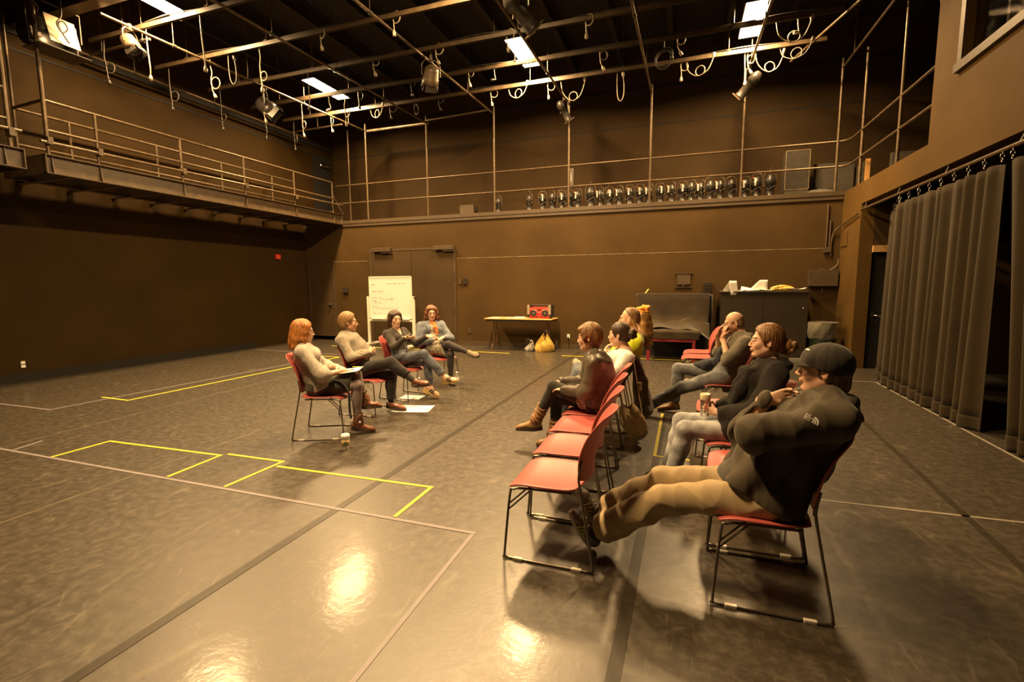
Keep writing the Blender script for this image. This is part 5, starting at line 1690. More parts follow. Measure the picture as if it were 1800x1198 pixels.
    def tint(s):
        H0, R, z = s.J['head'], s.HR, s.hs
        base, brow = np.array(s.skin), np.array(s.brow)
        def f(V):
            q = (V - H0) @ R / z
            c = np.tile(base, (len(V), 1))
            x, y, w = q[:, 0], q[:, 1], q[:, 2]
            def mixc(m, col):
                nonlocal c
                m = np.clip(m, 0, 1)[:, None]
                c = c * (1 - m) + np.array(col) * m
            if s.beard is not None:
                m = (x > -0.005) & (w < -0.040) & (w > -0.14) & ~((np.abs(y) < 0.02) & (np.abs(w + 0.062) < 0.012))
                mixc(m * 0.85, s.beard)
            lip = 1.6 - np.sqrt((y / 0.021) ** 2 + ((w + 0.062) / 0.0115) ** 2) * 1.3
            mixc(np.where(x > 0.085, lip, 0), base * np.array([0.78, 0.42, 0.42]))
            for q_ in (-1, 1):
                br = 1.6 - np.sqrt(((y - q_ * 0.034) / 0.021) ** 2 + ((w - 0.031 + 6 * (y - q_ * 0.03) ** 2) / 0.0045) ** 2) * 1.3
                mixc(np.where(x > 0.06, 0.8 * br, 0), brow)
                ey = 2.0 - np.sqrt(((y - q_ * 0.032) / 0.0150) ** 2 + ((w - 0.007) / 0.0048) ** 2) * 1.6
                mixc(np.where(x > 0.07, ey, 0), base * 0.45)
                ck = 1.0 - np.sqrt(((y - q_ * 0.045) / 0.03) ** 2 + ((w + 0.025) / 0.03) ** 2)
                mixc(np.where(x > 0.03, 0.25 * ck, 0), base * np.array([1.0, 0.72, 0.70]))
            return c
        return f

    def eyes(s, look=(1, 0, 0)):
        for q in (-1, 1):
            c = s.H(0.0822, 0.032 * q, 0.006)
            M = Matrix.Translation(c) @ Vector(s.HR @ unit(look)).to_track_quat('Z', 'Y').to_matrix().to_4x4()
            z = s.hs
            e = MB().lathe([(0.0, -0.012 * z), (0.0085 * z, -0.0085 * z), (0.012 * z, 0), (0.0085 * z, 0.0085 * z), (0.0058 * z, 0.0107 * z)], 14, M).build('eye', M_eye, s.root)
            MB().lathe([(0.0, 0.0126 * z), (0.003 * z, 0.0124 * z), (0.0060 * z, 0.0108 * z)], 14, M).build('iris', M_iris, e)

    def body(s, hands=(), legs=True, extra=None):
        """the whole figure: head, neck, torso, limbs, hands and feet in one skin, slimmer than the clothes over it"""
        S = Sdf(s.h)
        t = -0.008
        s.torso(S, t)
        for q in 'RL':
            s.arm(S, q, -0.002, k=0.02)
        if legs:
            for q in 'RL':
                s.leg(S, q, -0.008)
                J = s.J
                S.cone(J['an' + q], J['an' + q] * 0.55 + J['toe' + q] * 0.45 - V3(0, 0, 0.012), 0.030, 0.014, 0.02)
        s.head(S)
        for h in hands:
            s.hand(S, **h)
        if extra:
            extra(S)
        S.build('body', SKIN, s.root, s.tint())

    # ---- clothes
    def shoe(s, q, mat, name='shoe', sole=None, height=0.06, shaft=0.0, bulk=1.0, sm=None, heel=0.0, slouch=0.0):
        J = s.J
        an, toe = J['an' + q], J['toe' + q]
        d = unit(toe - an - unit(J['kn' + q] - an) * ((toe - an) @ unit(J['kn' + q] - an)))
        sh = unit(J['kn' + q] - an)
        f0 = toe - an
        fl = unit(f0)
        upv = unit(sh - fl * (sh @ fl))
        L = 0.255 * bulk
        toep = an + fl * 0.0
        # the sole line: heel below the ankle, toe at the given point
        heelp = an - upv * 0.062 - fl * 0.055
        tip = toe - upv * 0.01
        ax = unit(tip - heelp)
        lat = np.cross(upv, ax)
        nrm = np.cross(ax, lat)
        Lf = max(0.22, np.linalg.norm(tip - heelp))
        P = lambda x, z, y=0: heelp + ax * (x * Lf) + nrm * z + lat * y
        S = Sdf(s.h * 0.9)
        b = bulk
        S.slab(P(0.10, 0.028), P(0.42, 0.030), (0.032 * b, 0.036), (0.036 * b, 0.034), lat, 0.02)
        S.slab(P(0.42, 0.030), P(0.80, 0.022), (0.036 * b, 0.034), (0.040 * b, 0.026), lat, 0.02)
        S.slab(P(0.80, 0.022), P(0.93, 0.018), (0.040 * b, 0.026), (0.028 * b, 0.018), lat, 0.02)
        S.cone(P(0.22, 0.04), an + sh * (0.01 if not shaft else 0.03), 0.042 * b, 0.044 * b if not shaft else 0.052, 0.03)
        if shaft:
            S.cone(an + sh * 0.02, an + sh * (0.03 + shaft), 0.051, 0.058, 0.025)
            S.disp(wrinkle(0.004, 60, 5, (1, 0, 0)))
            if slouch:
                S.disp(lambda Q: np.where((Q - an) @ sh > 0.03, -slouch * np.sin(((Q - an) @ sh) * 2 * PI / 0.042 + 6 * ((Q - an) @ lat) / 0.05), 0))
        S.clip(an + sh * (0.012 + shaft), sh)
        if shaft:
            S.cone(an + sh * (shaft - 0.02), an + sh * (shaft + 0.06), 0.049, 0.051, 0.004, sub=True)
        S.clip(P(0.5, 0.0), -nrm)
        o = S.build(name, mat, s.root)
        if sole is not None:
            T = MB()
            n = 26
            ring = []
            for k in range(n):
                a = 2 * PI * k / n
                x = 0.5 + 0.5 * math.cos(a)
                wd = (0.036 + 0.010 * math.sin(PI * min(1, max(0, (x - 0.35) / 0.65)) * 0.9)) * b
                ring.append((x * 1.02 - 0.01, wd * math.copysign(abs(math.sin(a)) ** 0.6, math.sin(a))))
            top = [P(x, 0.010, y) for x, y in ring]
            bot = [P(x, -0.012 - (heel if x < 0.38 else 0), y) for x, y in ring]
            T.add(top + bot, [(k, (k + 1) % n, n + (k + 1) % n, n + k)[::-1] for k in range(n)] + [tuple(range(n)), tuple(range(2 * n - 1, n - 1, -1))])
            T.build('sole', sole, o)
        return o, P, lat, nrm

    def laces(s, P, parent, mat, n=4):
        mb = MB()
        for k in range(n):
            x = 0.40 + 0.09 * k
            mb.tube([P(x, 0.066 - 0.028 * k / n - 0.003, -0.020), P(x + 0.02, 0.073 - 0.030 * k / n, 0), P(x, 0.066 - 0.028 * k / n - 0.003, 0.020)], 0.004, 5)
        mb.build('laces', mat, parent)

    def sdf_part(s, name, mat, fn, h=None, parent=None):
        S = Sdf(h or s.h)
        fn(S)
        return S.build(name, mat, parent or s.root)

    def hair_cap(s, S, t=0.012, front=(0.070, 0.088), slope=(0.85, -0.55), low=-0.03, back_low=-0.07):
        """hair over the skull: cut free of the face by a slanting plane and of the neck by a level one"""
        H, R, z = s.H, s.HR, s.hs
        S.ell(H(-0.014, 0, 0.038), (V3(0.096, 0.077, 0.092) + t) * z, R, 0.02)
        S.ell(H(-0.045, 0, -0.02), (V3(0.062, 0.066, 0.075) + t * 0.8) * z, R, 0.03)
        S.clip(H(front[0], 0, front[1]), R @ V3(slope[0], 0, slope[1]))
        S.clip(H(-0.05, 0, back_low), R @ V3(0.25, 0, -1.0))


def frame(z, x):
    z = unit(z)
    x = unit(np.asarray(x) - z * (z @ np.asarray(x)))
    return np.stack([x, np.cross(z, x), z], 1)

# ================================================================== THE PEOPLE
def decal(target, origin, u, v, n, polys, mat, name, parent, lift=0.002):
    """flat marks laid onto a cloth surface: polys in 2D metres about origin"""
    from mathutils.bvhtree import BVHTree
    me = target.data
    tree = BVHTree.FromPolygons([p.co for p in me.vertices], [tuple(f.vertices) for f in me.polygons])
    o, u, v, n = Vector(origin), Vector(unit(u)), Vector(unit(v)), Vector(unit(n))
    mb = MB()
    for pts in polys:
        P = []
        for a, b in pts:
            q = o + u * a + v * b
            hit = tree.ray_cast(q + n * 0.12, -n, 0.3)
            P.append((hit[0] if hit[0] is not None else q) + n * lift)
        mb.add(P, [tuple(range(len(P)))])
    return mb.build(name, mat, parent)


def text_polys(s, size, x, y):
    cu = bpy.data.curves.new('t', 'FONT')
    cu.body, cu.size, cu.resolution_u = s, size, 2
    ob = bpy.data.objects.new('t', cu)
    C.objects.link(ob)
    dg = bpy.context.evaluated_depsgraph_get()
    me = bpy.data.meshes.new_from_object(ob.evaluated_get(dg))
    out = [[(me.vertices[i].co.x + x, me.vertices[i].co.y + y) for i in p.vertices] for p in me.polygons]
    bpy.data.objects.remove(ob)
    bpy.data.meshes.remove(me)
    bpy.data.curves.remove(cu)
    return out


def trousers(P, mat, t=0.012, end=0.98, flare=0.012, wr=(0.004, 38), waist=0.13, name='trousers', seed=1, ends=None, open_cuff=True):
    def fn(S):
        J = P.J
        b = P.b
        S.slab(J['pel'] + V3(0, 0, -0.005), J['pel'] + P.up_t * waist, (0.165 * b + t, 0.122 * b + t), (0.150 * b + t, 0.112 * b + t), P.latP, 0.04)
        for q in 'RL':
            S.cone(J['hip' + q] - P.latP * 0, J['pel'] * 0.5 + J['hip' + q] * 0.5, 0.09 * b + t, 0.10 * b + t, 0.04)
            P.leg(S, q, t, end if ends is None else ends[q], flare, 0.035)
        S.disp(wrinkle(wr[0], wr[1], seed, (1, 0, 0.2)))
        S.clip(J['pel'] + P.up_t * waist, P.up_t)
        if open_cuff:
            for q in 'RL':
                k, a = J['kn' + q], J['an' + q]
                e = k + (a - k) * (end if ends is None else ends[q])
                d = unit(a - k)
                r = 0.036 * b + t + flare
                S.cone(e + d * (r * 0.55), e + d * (r + 0.08), r * 1.3, r * 1.3, 0.006, sub=True)
    return P.sdf_part(name, mat, fn)


def sleeve_top(P, mat, name='shirt', t=0.014, sleeve=0.97, loose=0.006, hem=0.02, neck_cut=0.0, belly=0.0, wr=(0.0035, 42), seed=2, extra=None, hem_n=None, hem_p=None, v_neck=None, arms='RL', sleeves=None, te=None):
    def fn(S):
        P.torso(S, t, belly)
        for q in arms:
            P.arm(S, q, t, sleeve if sleeves is None else sleeves[q], loose, 0.035, te)
        if extra:
            extra(S)
        S.disp(wrinkle(wr[0], wr[1], seed, (0, 0.2, 1), 0.5))
        J = P.J
        S.clip(hem_p if hem_p is not None else J['pel'] + P.up_t * hem, hem_n if hem_n is not None else -P.up_t)
        n0 = J['neck'] + P.up_t * neck_cut
        S.cone(n0 - P.up_t * 0.03 + P.fwdT * 0.012, n0 + P.up_t * 0.12 + P.fwdT * 0.02, 0.060 - neck_cut * 0.9, 0.085 - neck_cut, 0.012, sub=True)
        if v_neck:
            S.cone(J['neck'] + P.fwdT * 0.09, P.spine[3] + P.fwdT * 0.13 + P.up_t * (0.06 - v_neck), 0.05, 0.015, 0.01, sub=True)
    return P.sdf_part(name, mat, fn)


def collar(P, mat, r=0.062, th=0.011, h=0.035, name='collar', gap=0.5):
    c = P.J['neck'] - P.up_t * 0.015
    f, l, u = P.fwdT, P.latS, P.up_t
    def fn(s, t):
        a = gap + (2 * PI - 2 * gap) * s
        rr = r + 0.012 * (1 - t) + 0.008
        p = c + f * rr * math.cos(a) * 1.0 + l * rr * math.sin(a) * 1.05 + u * (h * t + 0.010 * (1 - math.cos(a)) - 0.02)
        return tuple(p)
    o = MB().grid(fn, 28, 4).build(name, mat, P.root)
    o.modifiers.new('shell', 'SOLIDIFY').thickness = th
    return o


SK = (0.60, 0.36, 0.235)
M_jean = fabric('blue_denim', (0.085, 0.095, 0.115), var=0.5, scale=14, weave=320)
M_jean_pale = fabric('pale_denim', (0.32, 0.33, 0.34), var=0.45, scale=11, weave=320)
M_blackcloth = fabric('black_cotton', (0.022, 0.019, 0.017), weave=260)
M_brown_leather = plain('brown_leather', (0.17, 0.062, 0.030), 0.38, var=0.35, scale=30, bmp=0.2)
M_tan_leather = plain('tan_leather', (0.30, 0.16, 0.065), 0.4, var=0.35, scale=26, bmp=0.2)
M_sole = plain('dark_sole', (0.05, 0.035, 0.022), 0.7)
M_pale_sole = plain('pale_sole', (0.55, 0.47, 0.34), 0.7)

# ---------------------------------------------------------------- woman, grey marled sweater
P = Person('woman with auburn hair in a grey marled sweater and dark skirt, writing on her lap', (-3.70, 4.25), 24.5, dict(
    pel=(-.05, 0, .545), neck=(-.215, 0, .985), head=(-.195, 0, 1.140), shR=(-.165, -.165, .930), elR=(.05, -.215, .69), wrR=(.245, -.09, .715),
    shL=(-.235, .165, .925), elL=(-.03, .22, .71), wrL=(.13, .05, .740), hipR=(-.07, -.09, .53), hipL=(-.08, .09, .53),
    knR=(.372, -.065, .545), anR=(.360, -.05, .105), toeR=(.545, -.03, .028), knL=(.345, .045, .650), anL=(.435, .02, .335), toeL=(.615, .03, .285)),
    0.95, 0.0065, (.89, .45, -.10), fem=True, brow=(.20, .09, .03), skin=(.66, .42, .29))
P.body([dict(q='R', d=(.85, .45, -.12), n=(0.1, 0, -1), curl=0.30), dict(q='L', d=(.8, -.5, -.1), n=(0, 0, -1), curl=.35)])
P.eyes()
M_marl = fabric('grey_marl_knit', (0.46, 0.42, 0.36), second=(0.20, 0.17, 0.135), sscale=190, weave=150, bmp=0.5)
def swx(S):
    for q in (-1, 1):
        S.slab(P.J['pel'] + P.up_t * 0.10 + P.latP * 0.05 * q, P.J['pel'] + V3(0.06, 0, -0.01) + P.latP * 0.07 * q, (0.12, 0.12), (0.13, 0.13), P.latP, 0.05)
sleeve_top(P, M_marl, 'sweater', 0.020, loose=0.014, hem=-0.04, sleeves={'R': 0.22, 'L': 0.3}, te=0.03, wr=(0.006, 34), seed=3, extra=swx, hem_n=(0.45, 0, -0.9), hem_p=P.J['pel'] + V3(0.02, 0, -0.045))
def skirt(S):
    a, b = P.J['pel'] + V3(0.0, 0, -0.0), (P.J['knR'] + P.J['knL']) / 2 + V3(-0.02, 0, 0.0)
    S.slab(a, b, (0.185, 0.115), (0.125, 0.095), P.latP, 0.03)
    for q in 'RL':
        S.cone(P.J['hip' + q], P.J['kn' + q], 0.095, 0.070, 0.04)
    S.disp(wrinkle(0.004, 30, 8, (1, 0, 0)))
    S.clip(b + V3(-0.035, 0, 0), (1, 0, -0.15))
P.sdf_part('skirt', fabric('dark_green_cloth', (0.040, 0.042, 0.026), weave=220), skirt)
def tights(S):
    for q in 'RL':
        P.leg(S, q, -0.003, 0.9)
P.sdf_part('tights', fabric('mauve_tights', (0.20, 0.155, 0.145), weave=300, bmp=0.1), tights)
for q in 'RL':
    o, PP, lat, nrm = P.shoe(q, M_brown_leather, 'ankle_boot', M_sole, shaft=0.115, heel=0.015)
    strapm([PP(0.10, 0.075, -0.046), PP(0.36, 0.088, -0.046), PP(0.42, 0.092, 0.0), PP(0.36, 0.088, 0.046), PP(0.10, 0.075, 0.046)], 0.018, 0.004, nrm).build('boot_strap', M_brown_leather, o)
    MB().rbox((-0.011, -0.011, 0), (0.011, 0.011, 0.006), 0.003, Matrix.Translation(PP(0.33, 0.088, -0.048)) @ Vector(-lat).to_track_quat('Z', 'Y').to_matrix().to_4x4()).build('buckle', M_chrome, o)
M_auburn = hair_material('auburn_hair', (0.24, 0.080, 0.018), (0.50, 0.20, 0.045))
def hair(S):
    P.hair_cap(S, 0.012, (0.078, 0.078), (0.9, -0.42), back_low=-0.20)
    H = P.H
    for q in (-1, 1):
        S.chain([H(0.025, 0.068 * q, 0.06), H(0.012, 0.080 * q, -0.01), H(0.0, 0.082 * q, -0.08), H(0.01, 0.085 * q, -0.15), H(0.02, 0.085 * q, -0.19)], [0.028, 0.026, 0.026, 0.02, 0.008], 0.03)
    S.chain([H(-0.05, 0, 0.04), H(-0.07, 0, -0.06), H(-0.085, 0, -0.13), H(-0.105, 0.0, -0.175)], [0.07, 0.064, 0.056, 0.025], 0.03)
    for q in (-1, 1):
        S.chain([H(-0.045, 0.045 * q, 0.0), H(-0.065, 0.058 * q, -0.09), H(-0.085, 0.066 * q, -0.16), H(-0.115, 0.075 * q, -0.19)], [0.045, 0.038, 0.022, 0.008], 0.03)
    S.disp(strands(0.009, 20, 1, H(-0.02, 0, 0.1), P.HR[:, 2]))
P.sdf_part('hair', M_auburn, hair)
strapm(bezier([(0.16, -0.15, 0.63), (0.24, -0.165, 0.60), (0.30, -0.165, 0.50), (0.305, -0.165, 0.30), (0.315, -0.16, 0.20)], 5), 0.035, 0.004, (0.4, 1, 0)).build('skirt_sash', M_blackcloth, P.root)
loc = P.root.matrix_basis @ Vector((0, 0, 0))
def place(Pn, p):
    a = Pn.root.rotation_euler.z
    c, s_ = math.cos(a), math.sin(a)
    l = Pn.root.location
    return (l.x + c * p[0] - s_ * p[1], l.y + s_ * p[0] + c * p[1], p[2])
o = paper(place(P, (0.285, 0.0, 0.700)), math.radians(24.5), 0.24, 0.30, 'white notepad sheet on the lap of the woman in the grey sweater', 0.006, 21)
o.rotation_euler = (0, -0.10, math.radians(24.5))
o = empty('pencil', place(P, (0.36, 0.06, 0.725)), 0.9, 'yellow green pencil held over the notepad', 'pencil')
MB().tube([(-0.06, 0, 0.01), (0.06, 0, -0.0)], 0.004, 6).build('shaft', plain('pencil_green', (0.55, 0.60, 0.08), 0.5), o)

# ---------------------------------------------------------------- man, grey shirt
P = Person('man in a grey button shirt and black trousers, arms folded and legs crossed', (-3.83, 5.22), 3, dict(
    bow=(.035, 0, 0), pel=(-.09, 0, .555), neck=(-.315, 0, 1.005), head=(-.265, 0, 1.158), shR=(-.245, -.195, .945), elR=(-.06, -.255, .735), wrR=(.035, -.01, .775),
    shL=(-.335, .195, .945), elL=(-.11, .245, .735), wrL=(.015, -.06, .745), hipR=(-.15, -.1, .535), hipL=(-.19, .1, .53),
    knR=(.335, .0, .655), anR=(.640, .055, .415), toeR=(.855, .03, .400), knL=(.285, .1, .485), anL=(.265, .1, .095), toeL=(.485, .1, .028)),
    1.0, 0.0065, (.76, .64, -.03), brow=(.25, .14, .06), skin=(.66, .40, .26))
P.body([dict(q='R', d=(.1, .9, .15), n=(-1, 0, 0), curl=.3), dict(q='L', d=(0, -1, .1), n=(-1, 0, .2), curl=.4)])
P.eyes()
M_greyshirt = fabric('grey_shirt_cloth', (0.235, 0.205, 0.160), weave=320)
sleeve_top(P, M_greyshirt, 'shirt', 0.016, 0.93, 0.010, hem=0.115, belly=0.03, wr=(0.007, 36), seed=5)
collar(P, M_greyshirt, 0.064)
trousers(P, M_blackcloth, 0.014, flare=0.012, ends={'R': 0.74, 'L': 0.90}, seed=6)
bl = [tuple(P.J['pel'] + P.up_t * 0.095 + P.fwdT * (0.146 * math.cos(a) + 0.006) + P.latP * 0.178 * math.sin(a)) for a in np.linspace(0, 2 * PI, 33)[:-1]]
strapm(bl + [bl[0]], 0.034, 0.006, P.up_t).build('belt', M_brown_leather, P.root)
M_sock = fabric('charcoal_sock', (0.045, 0.042, 0.034))
for q in 'RL':
    P.sdf_part('sock', M_sock, lambda S: S.cone(P.J['kn' + q] * 0.45 + P.J['an' + q] * 0.55, P.J['an' + q], 0.047, 0.038, 0.02))
for q in 'RL':
    o, PP, lat, nrm = P.shoe(q, M_brown_leather, 'leather_shoe', M_sole, heel=0.01)
    P.laces(PP, o, M_sole)
M_bhair = hair_material('brown_blond_hair', (0.17, 0.095, 0.035), (0.36, 0.22, 0.09))
def hair(S):
    P.hair_cap(S, 0.018, (0.066, 0.085), (0.9, -0.50), back_low=-0.075)
    for q in (-1, 1):
        S.ball_cut(P.H(-0.002, 0.085 * q, -0.012), 0.034)
    S.disp(strands(0.005, 22, 4, P.H(-0.02, 0, 0.1), P.HR[:, 2]))
P.sdf_part('hair', M_bhair, hair)

# ---------------------------------------------------------------- woman, black shirt, gesturing
P = Person('dark haired woman in a black shirt and jeans, gesturing with both open hands', (-3.82, 6.10), -8, dict(
    pel=(-.07, 0, .555), neck=(-.165, 0, .985), head=(-.165, 0, 1.138), shR=(-.175, -.165, .930), elR=(.035, -.255, .77), wrR=(.185, -.195, .900),
    shL=(-.155, .165, .945), elL=(.055, .205, .775), wrL=(.315, .13, .895), hipR=(-.10, -.09, .54), hipL=(-.11, .09, .54),
    knR=(.365, -.02, .660), anR=(.640, .095, .330), toeR=(.845, .10, .285), knL=(.350, .085, .515), anL=(.375, .08, .165), toeL=(.540, .08, .028)),
    0.92, 0.0065, (.93, -.36, -.02), fem=True, brow=(.06, .035, .02), skin=(.66, .42, .29))
P.body([dict(q='R', d=(1, .25, .05), n=(0.1, .45, .9), curl=.16, spread=1.6), dict(q='L', d=(1, -.08, .05), n=(0, -.45, .9), curl=.14, spread=1.5)])
P.eyes()
M_bshirt = fabric('black_shirt_cloth', (0.040, 0.033, 0.026), weave=300)
sleeve_top(P, M_bshirt, 'shirt', 0.013, 0.95, 0.005, hem=-0.01, wr=(0.005, 44), seed=9, v_neck=0.05)
collar(P, M_bshirt, 0.060, 0.009, 0.04, gap=0.75)
trousers(P, M_jean, 0.008, flare=0.022, ends={'R': 0.92, 'L': 0.93}, seed=10)
def sandal(P, q):
    o, PP, lat, nrm = P.shoe(q, plain('bare_foot', (.60, .37, .25), .5), 'foot_skin')
    o.name = 'wedge_sandal'
    T = MB()
    sec = [(0.0, 0.0, 0.075, 0.026), (0.15, 0.0, 0.07, 0.034), (0.40, 0.0, 0.045, 0.034), (0.68, 0.0, 0.018, 0.042), (0.90, 0.0, 0.014, 0.036), (1.0, 0.004, 0.012, 0.018)]
    V, F = [], []
    for x, t_, d, w in sec:
        V += [PP(x, t_ + 0.006, -w), PP(x, t_ + 0.006, w), PP(x + (0.03 if x < 0.1 else 0), t_ - d, w * .92), PP(x + (0.03 if x < 0.1 else 0), t_ - d, -w * .92)]
    for i in range(len(sec) - 1):
        for k in range(4):
            F.append((4 * i + k, 4 * i + (k + 1) % 4, 4 * i + 4 + (k + 1) % 4, 4 * i + 4 + k))
    F += [(3, 2, 1, 0), tuple(range(4 * len(sec) - 4, 4 * len(sec)))]
    T.add(V, F).build('wedge_sole', plain('cork_wedge', (.62, .42, .13), .6, var=.12, scale=60), o)
    for x, z in ((0.48, 0.068), (0.60, 0.062), (0.72, 0.052)):
        strapm([PP(x - 0.03, 0.004, -0.042), PP(x, z * 0.75, -0.038), PP(x + 0.01, z, 0), PP(x, z * 0.75, 0.038), PP(x - 0.03, 0.004, 0.042)], 0.020, 0.004, unit(PP(1, 0) - PP(0, 0))).build('sandal_strap', M_blackcloth, o)
for q in 'RL':
    sandal(P, q)
M_dark_hair = hair_material('dark_brown_hair', (0.030, 0.016, 0.009), (0.085, 0.045, 0.022))
def hair(S):
    P.hair_cap(S, 0.013, (0.080, 0.078), (0.92, -0.40), back_low=-0.16)
    H = P.H
    for q in (-1, 1):
        S.chain([H(0.020, 0.066 * q, 0.07), H(0.0, 0.084 * q, 0.0), H(-0.01, 0.080 * q, -0.08), H(0.0, 0.075 * q, -0.17), H(0.03, 0.085 * q, -0.24)], [0.030, 0.028, 0.030, 0.028, 0.012], 0.025)
    S.chain([H(-0.07, 0, 0.03), H(-0.08, 0, -0.08), H(-0.09, 0, -0.20)], [0.07, 0.062, 0.03], 0.03)
    S.disp(strands(0.004, 26, 2, H(-0.02, 0, 0.1), P.HR[:, 2]))
P.sdf_part('hair', M_dark_hair, hair)

# ---------------------------------------------------------------- woman, denim jacket
P = Person('woman with glasses in a denim jacket, orange scarf and black tights', (-3.75, 7.10), -35, dict(
    pel=(-.20, 0, .555), neck=(-.345, 0, 1.000), head=(-.330, 0, 1.162), shR=(-.385, -.175, .945), elR=(-.29, -.255, .70), wrR=(-.08, -.10, .735),
    shL=(-.325, .175, .950), elL=(-.15, .255, .735), wrL=(-.01, .06, .770), hipR=(-.26, -.1, .54), hipL=(-.24, .1, .54),
    knR=(.12, .08, .665), anR=(.41, .285, .545), toeR=(.60, .365, .505), knL=(.145, .10, .500), anL=(.145, .09, .100), toeL=(.315, .05, .030)),
    1.02, 0.0065, (.95, -.28, -.04), fem=True, brow=(.16, .08, .04), skin=(.66, .42, .29))
P.body([dict(q='R', d=(.5, .85, .1), n=(-.3, .2, 1), curl=.35), dict(q='L', d=(.5, -.8, .0), n=(0, 0, -1), curl=.4)])
P.eyes()
M_denim_jacket = fabric('denim_jacket_cloth', (0.150, 0.170, 0.20), var=0.3, scale=14, weave=300)
sleeve_top(P, fabric('pale_top', (0.52, 0.47, 0.36), second=(.20, .18, .14), sscale=20), 'blouse', 0.006, 0.3, hem=0.0, seed=12, arms='')
def jk(S):
    S.cone(P.J['neck'] + P.fwdT * 0.10, P.J['pel'] + P.fwdT * 0.17 + P.up_t * 0.02, 0.055, 0.085, 0.01, sub=True)
sleeve_top(P, M_denim_jacket, 'denim_jacket', 0.020, 0.93, 0.010, hem=0.04, wr=(0.005, 38), seed=13, extra=jk)
collar(P, M_denim_jacket, 0.075, 0.012, 0.045, gap=1.0)
for q in (-1, 1):
    c = P.spine[3] + P.latS * 0.11 * q + P.fwdT * 0.118 + P.up_t * 0.03
    M = Matrix.Translation(c) @ Matrix(np.stack([P.latS, P.up_t, P.fwdT], 1).tolist()).to_4x4()
    MB().rbox((-0.035, -0.018, 0.0), (0.035, 0.018, 0.016), 0.006, M).build('pocket_flap', M_denim_jacket, P.root)
def scarf(S):
    c = P.J['neck'] - P.up_t * 0.02
    S.chain([c + P.fwdT * 0.075 * math.cos(a) + P.latS * 0.080 * math.sin(a) + P.up_t * (0.02 - 0.03 * math.cos(a)) for a in np.linspace(0, 2 * PI, 13)], [0.024] * 13, 0.02)
    S.chain([c + P.fwdT * 0.09 - P.up_t * 0.03, P.spine[3] + P.fwdT * 0.135 + P.latS * 0.015, P.spine[2] + P.fwdT * 0.14 + P.latS * 0.03], [0.03, 0.032, 0.014], 0.02)
    S.disp(wrinkle(0.005, 70, 3))
P.sdf_part('scarf', fabric('orange_scarf', (0.72, 0.17, 0.045), weave=200), scarf)
def skirt(S):
    b = (P.J['knR'] + P.J['knL']) / 2
    S.slab(P.J['pel'], b, (0.19, 0.12), (0.12, 0.105), P.latP, 0.03)
    for q in 'RL':
        S.cone(P.J['hip' + q], P.J['kn' + q] * 0.85 + P.J['hip' + q] * 0.15, 0.102, 0.080, 0.04)
    S.disp(wrinkle(0.006, 34, 9, (1, 0, 0)))
    S.clip(P.J['hipR'] * 0.22 + P.J['knR'] * 0.78, unit(P.J['knR'] - P.J['hipR']))
P.sdf_part('skirt', fabric('grey_print_skirt', (0.30, 0.27, 0.19), second=(.10, .09, .065), sscale=13), skirt)
def tights(S):
    for q in 'RL':
        P.leg(S, q, 0.002, 0.97)
P.sdf_part('tights', fabric('black_tights', (0.030, 0.024, 0.021), rough=.7, weave=300), tights)
for q in 'RL':
    P.shoe(q, plain('taupe_suede', (0.25, 0.19, 0.12), .85), 'clog', M_sole, heel=0.012, bulk=1.05)
gl = MB()
for q in (-1, 1):
    gl.tube([P.H(0.106, 0.033 * q + 0.023 * math.cos(a), 0.004 + 0.015 * math.sin(a)) for a in np.linspace(0, 2 * PI, 15)[:-1]], 0.0022, 5, closed=True)
    gl.tube([P.H(0.104, 0.056 * q, 0.008), P.H(0.0, 0.082 * q, 0.012)], 0.002, 5)
gl.tube([P.H(0.107, -0.010, 0.008), P.H(0.109, 0, 0.010), P.H(0.107, 0.010, 0.008)], 0.002, 5).build('glasses', M_black_metal, P.root)
M_red_brown = hair_material('red_brown_hair', (0.10, 0.034, 0.014), (0.24, 0.095, 0.038))
def hair(S):
    P.hair_cap(S, 0.016, (0.082, 0.078), (0.92, -0.42), back_low=-0.15)
    H = P.H
    for q in (-1, 1):
        S.chain([H(0.035, 0.064 * q, 0.075), H(0.03, 0.088 * q, 0.0), H(0.02, 0.094 * q, -0.07), H(0.01, 0.100 * q, -0.125)], [0.032, 0.030, 0.036, 0.030], 0.025)
    S.chain([H(-0.07, 0, 0.03), H(-0.08, 0, -0.07), H(-0.08, 0, -0.13)], [0.075, 0.075, 0.05], 0.03)
    S.disp(strands(0.006, 22, 6, H(-0.02, 0, 0.1), P.HR[:, 2]))
P.sdf_part('hair', M_red_brown, hair)

# ---------------------------------------------------------------- woman, leather jacket
P = Person('short haired woman in a dark leather jacket and tall brown boots, leaning forward', (-.78, 4.46), 180, dict(
    pel=(-.09, 0, .555), neck=(-.015, 0, .990), head=(.025, 0, 1.135), bow=(-.04, 0, 0), shL=(-.050, .165, .925), elL=(.005, .225, .665), wrL=(.235, .085, .640),
    shR=(.0, -.165, .915), elR=(.13, -.22, .66), wrR=(.30, -.06, .690), hipL=(-.04, .09, .54), hipR=(-.04, -.09, .53),
    knL=(.370, .0, .650), anL=(.570, -.045, .262), toeL=(.775, -.05, .185), knR=(.365, -.09, .505), anR=(.385, -.09, .10), toeR=(.57, -.09, .03)),
    0.95, 0.006, (1, -.08, -.10), fem=True, brow=(.13, .07, .03), skin=(.66, .42, .29))
P.body([dict(q='L', d=(.9, -.3, .02), n=(0.2, -.2, -1), curl=.45), dict(q='R', d=(.8, .4, .0), n=(0, 0, -1), curl=.5)])
P.eyes()
M_leather = plain('dark_leather', (0.085, 0.066, 0.045), 0.40, var=0.3, scale=24, bmp=0.12)
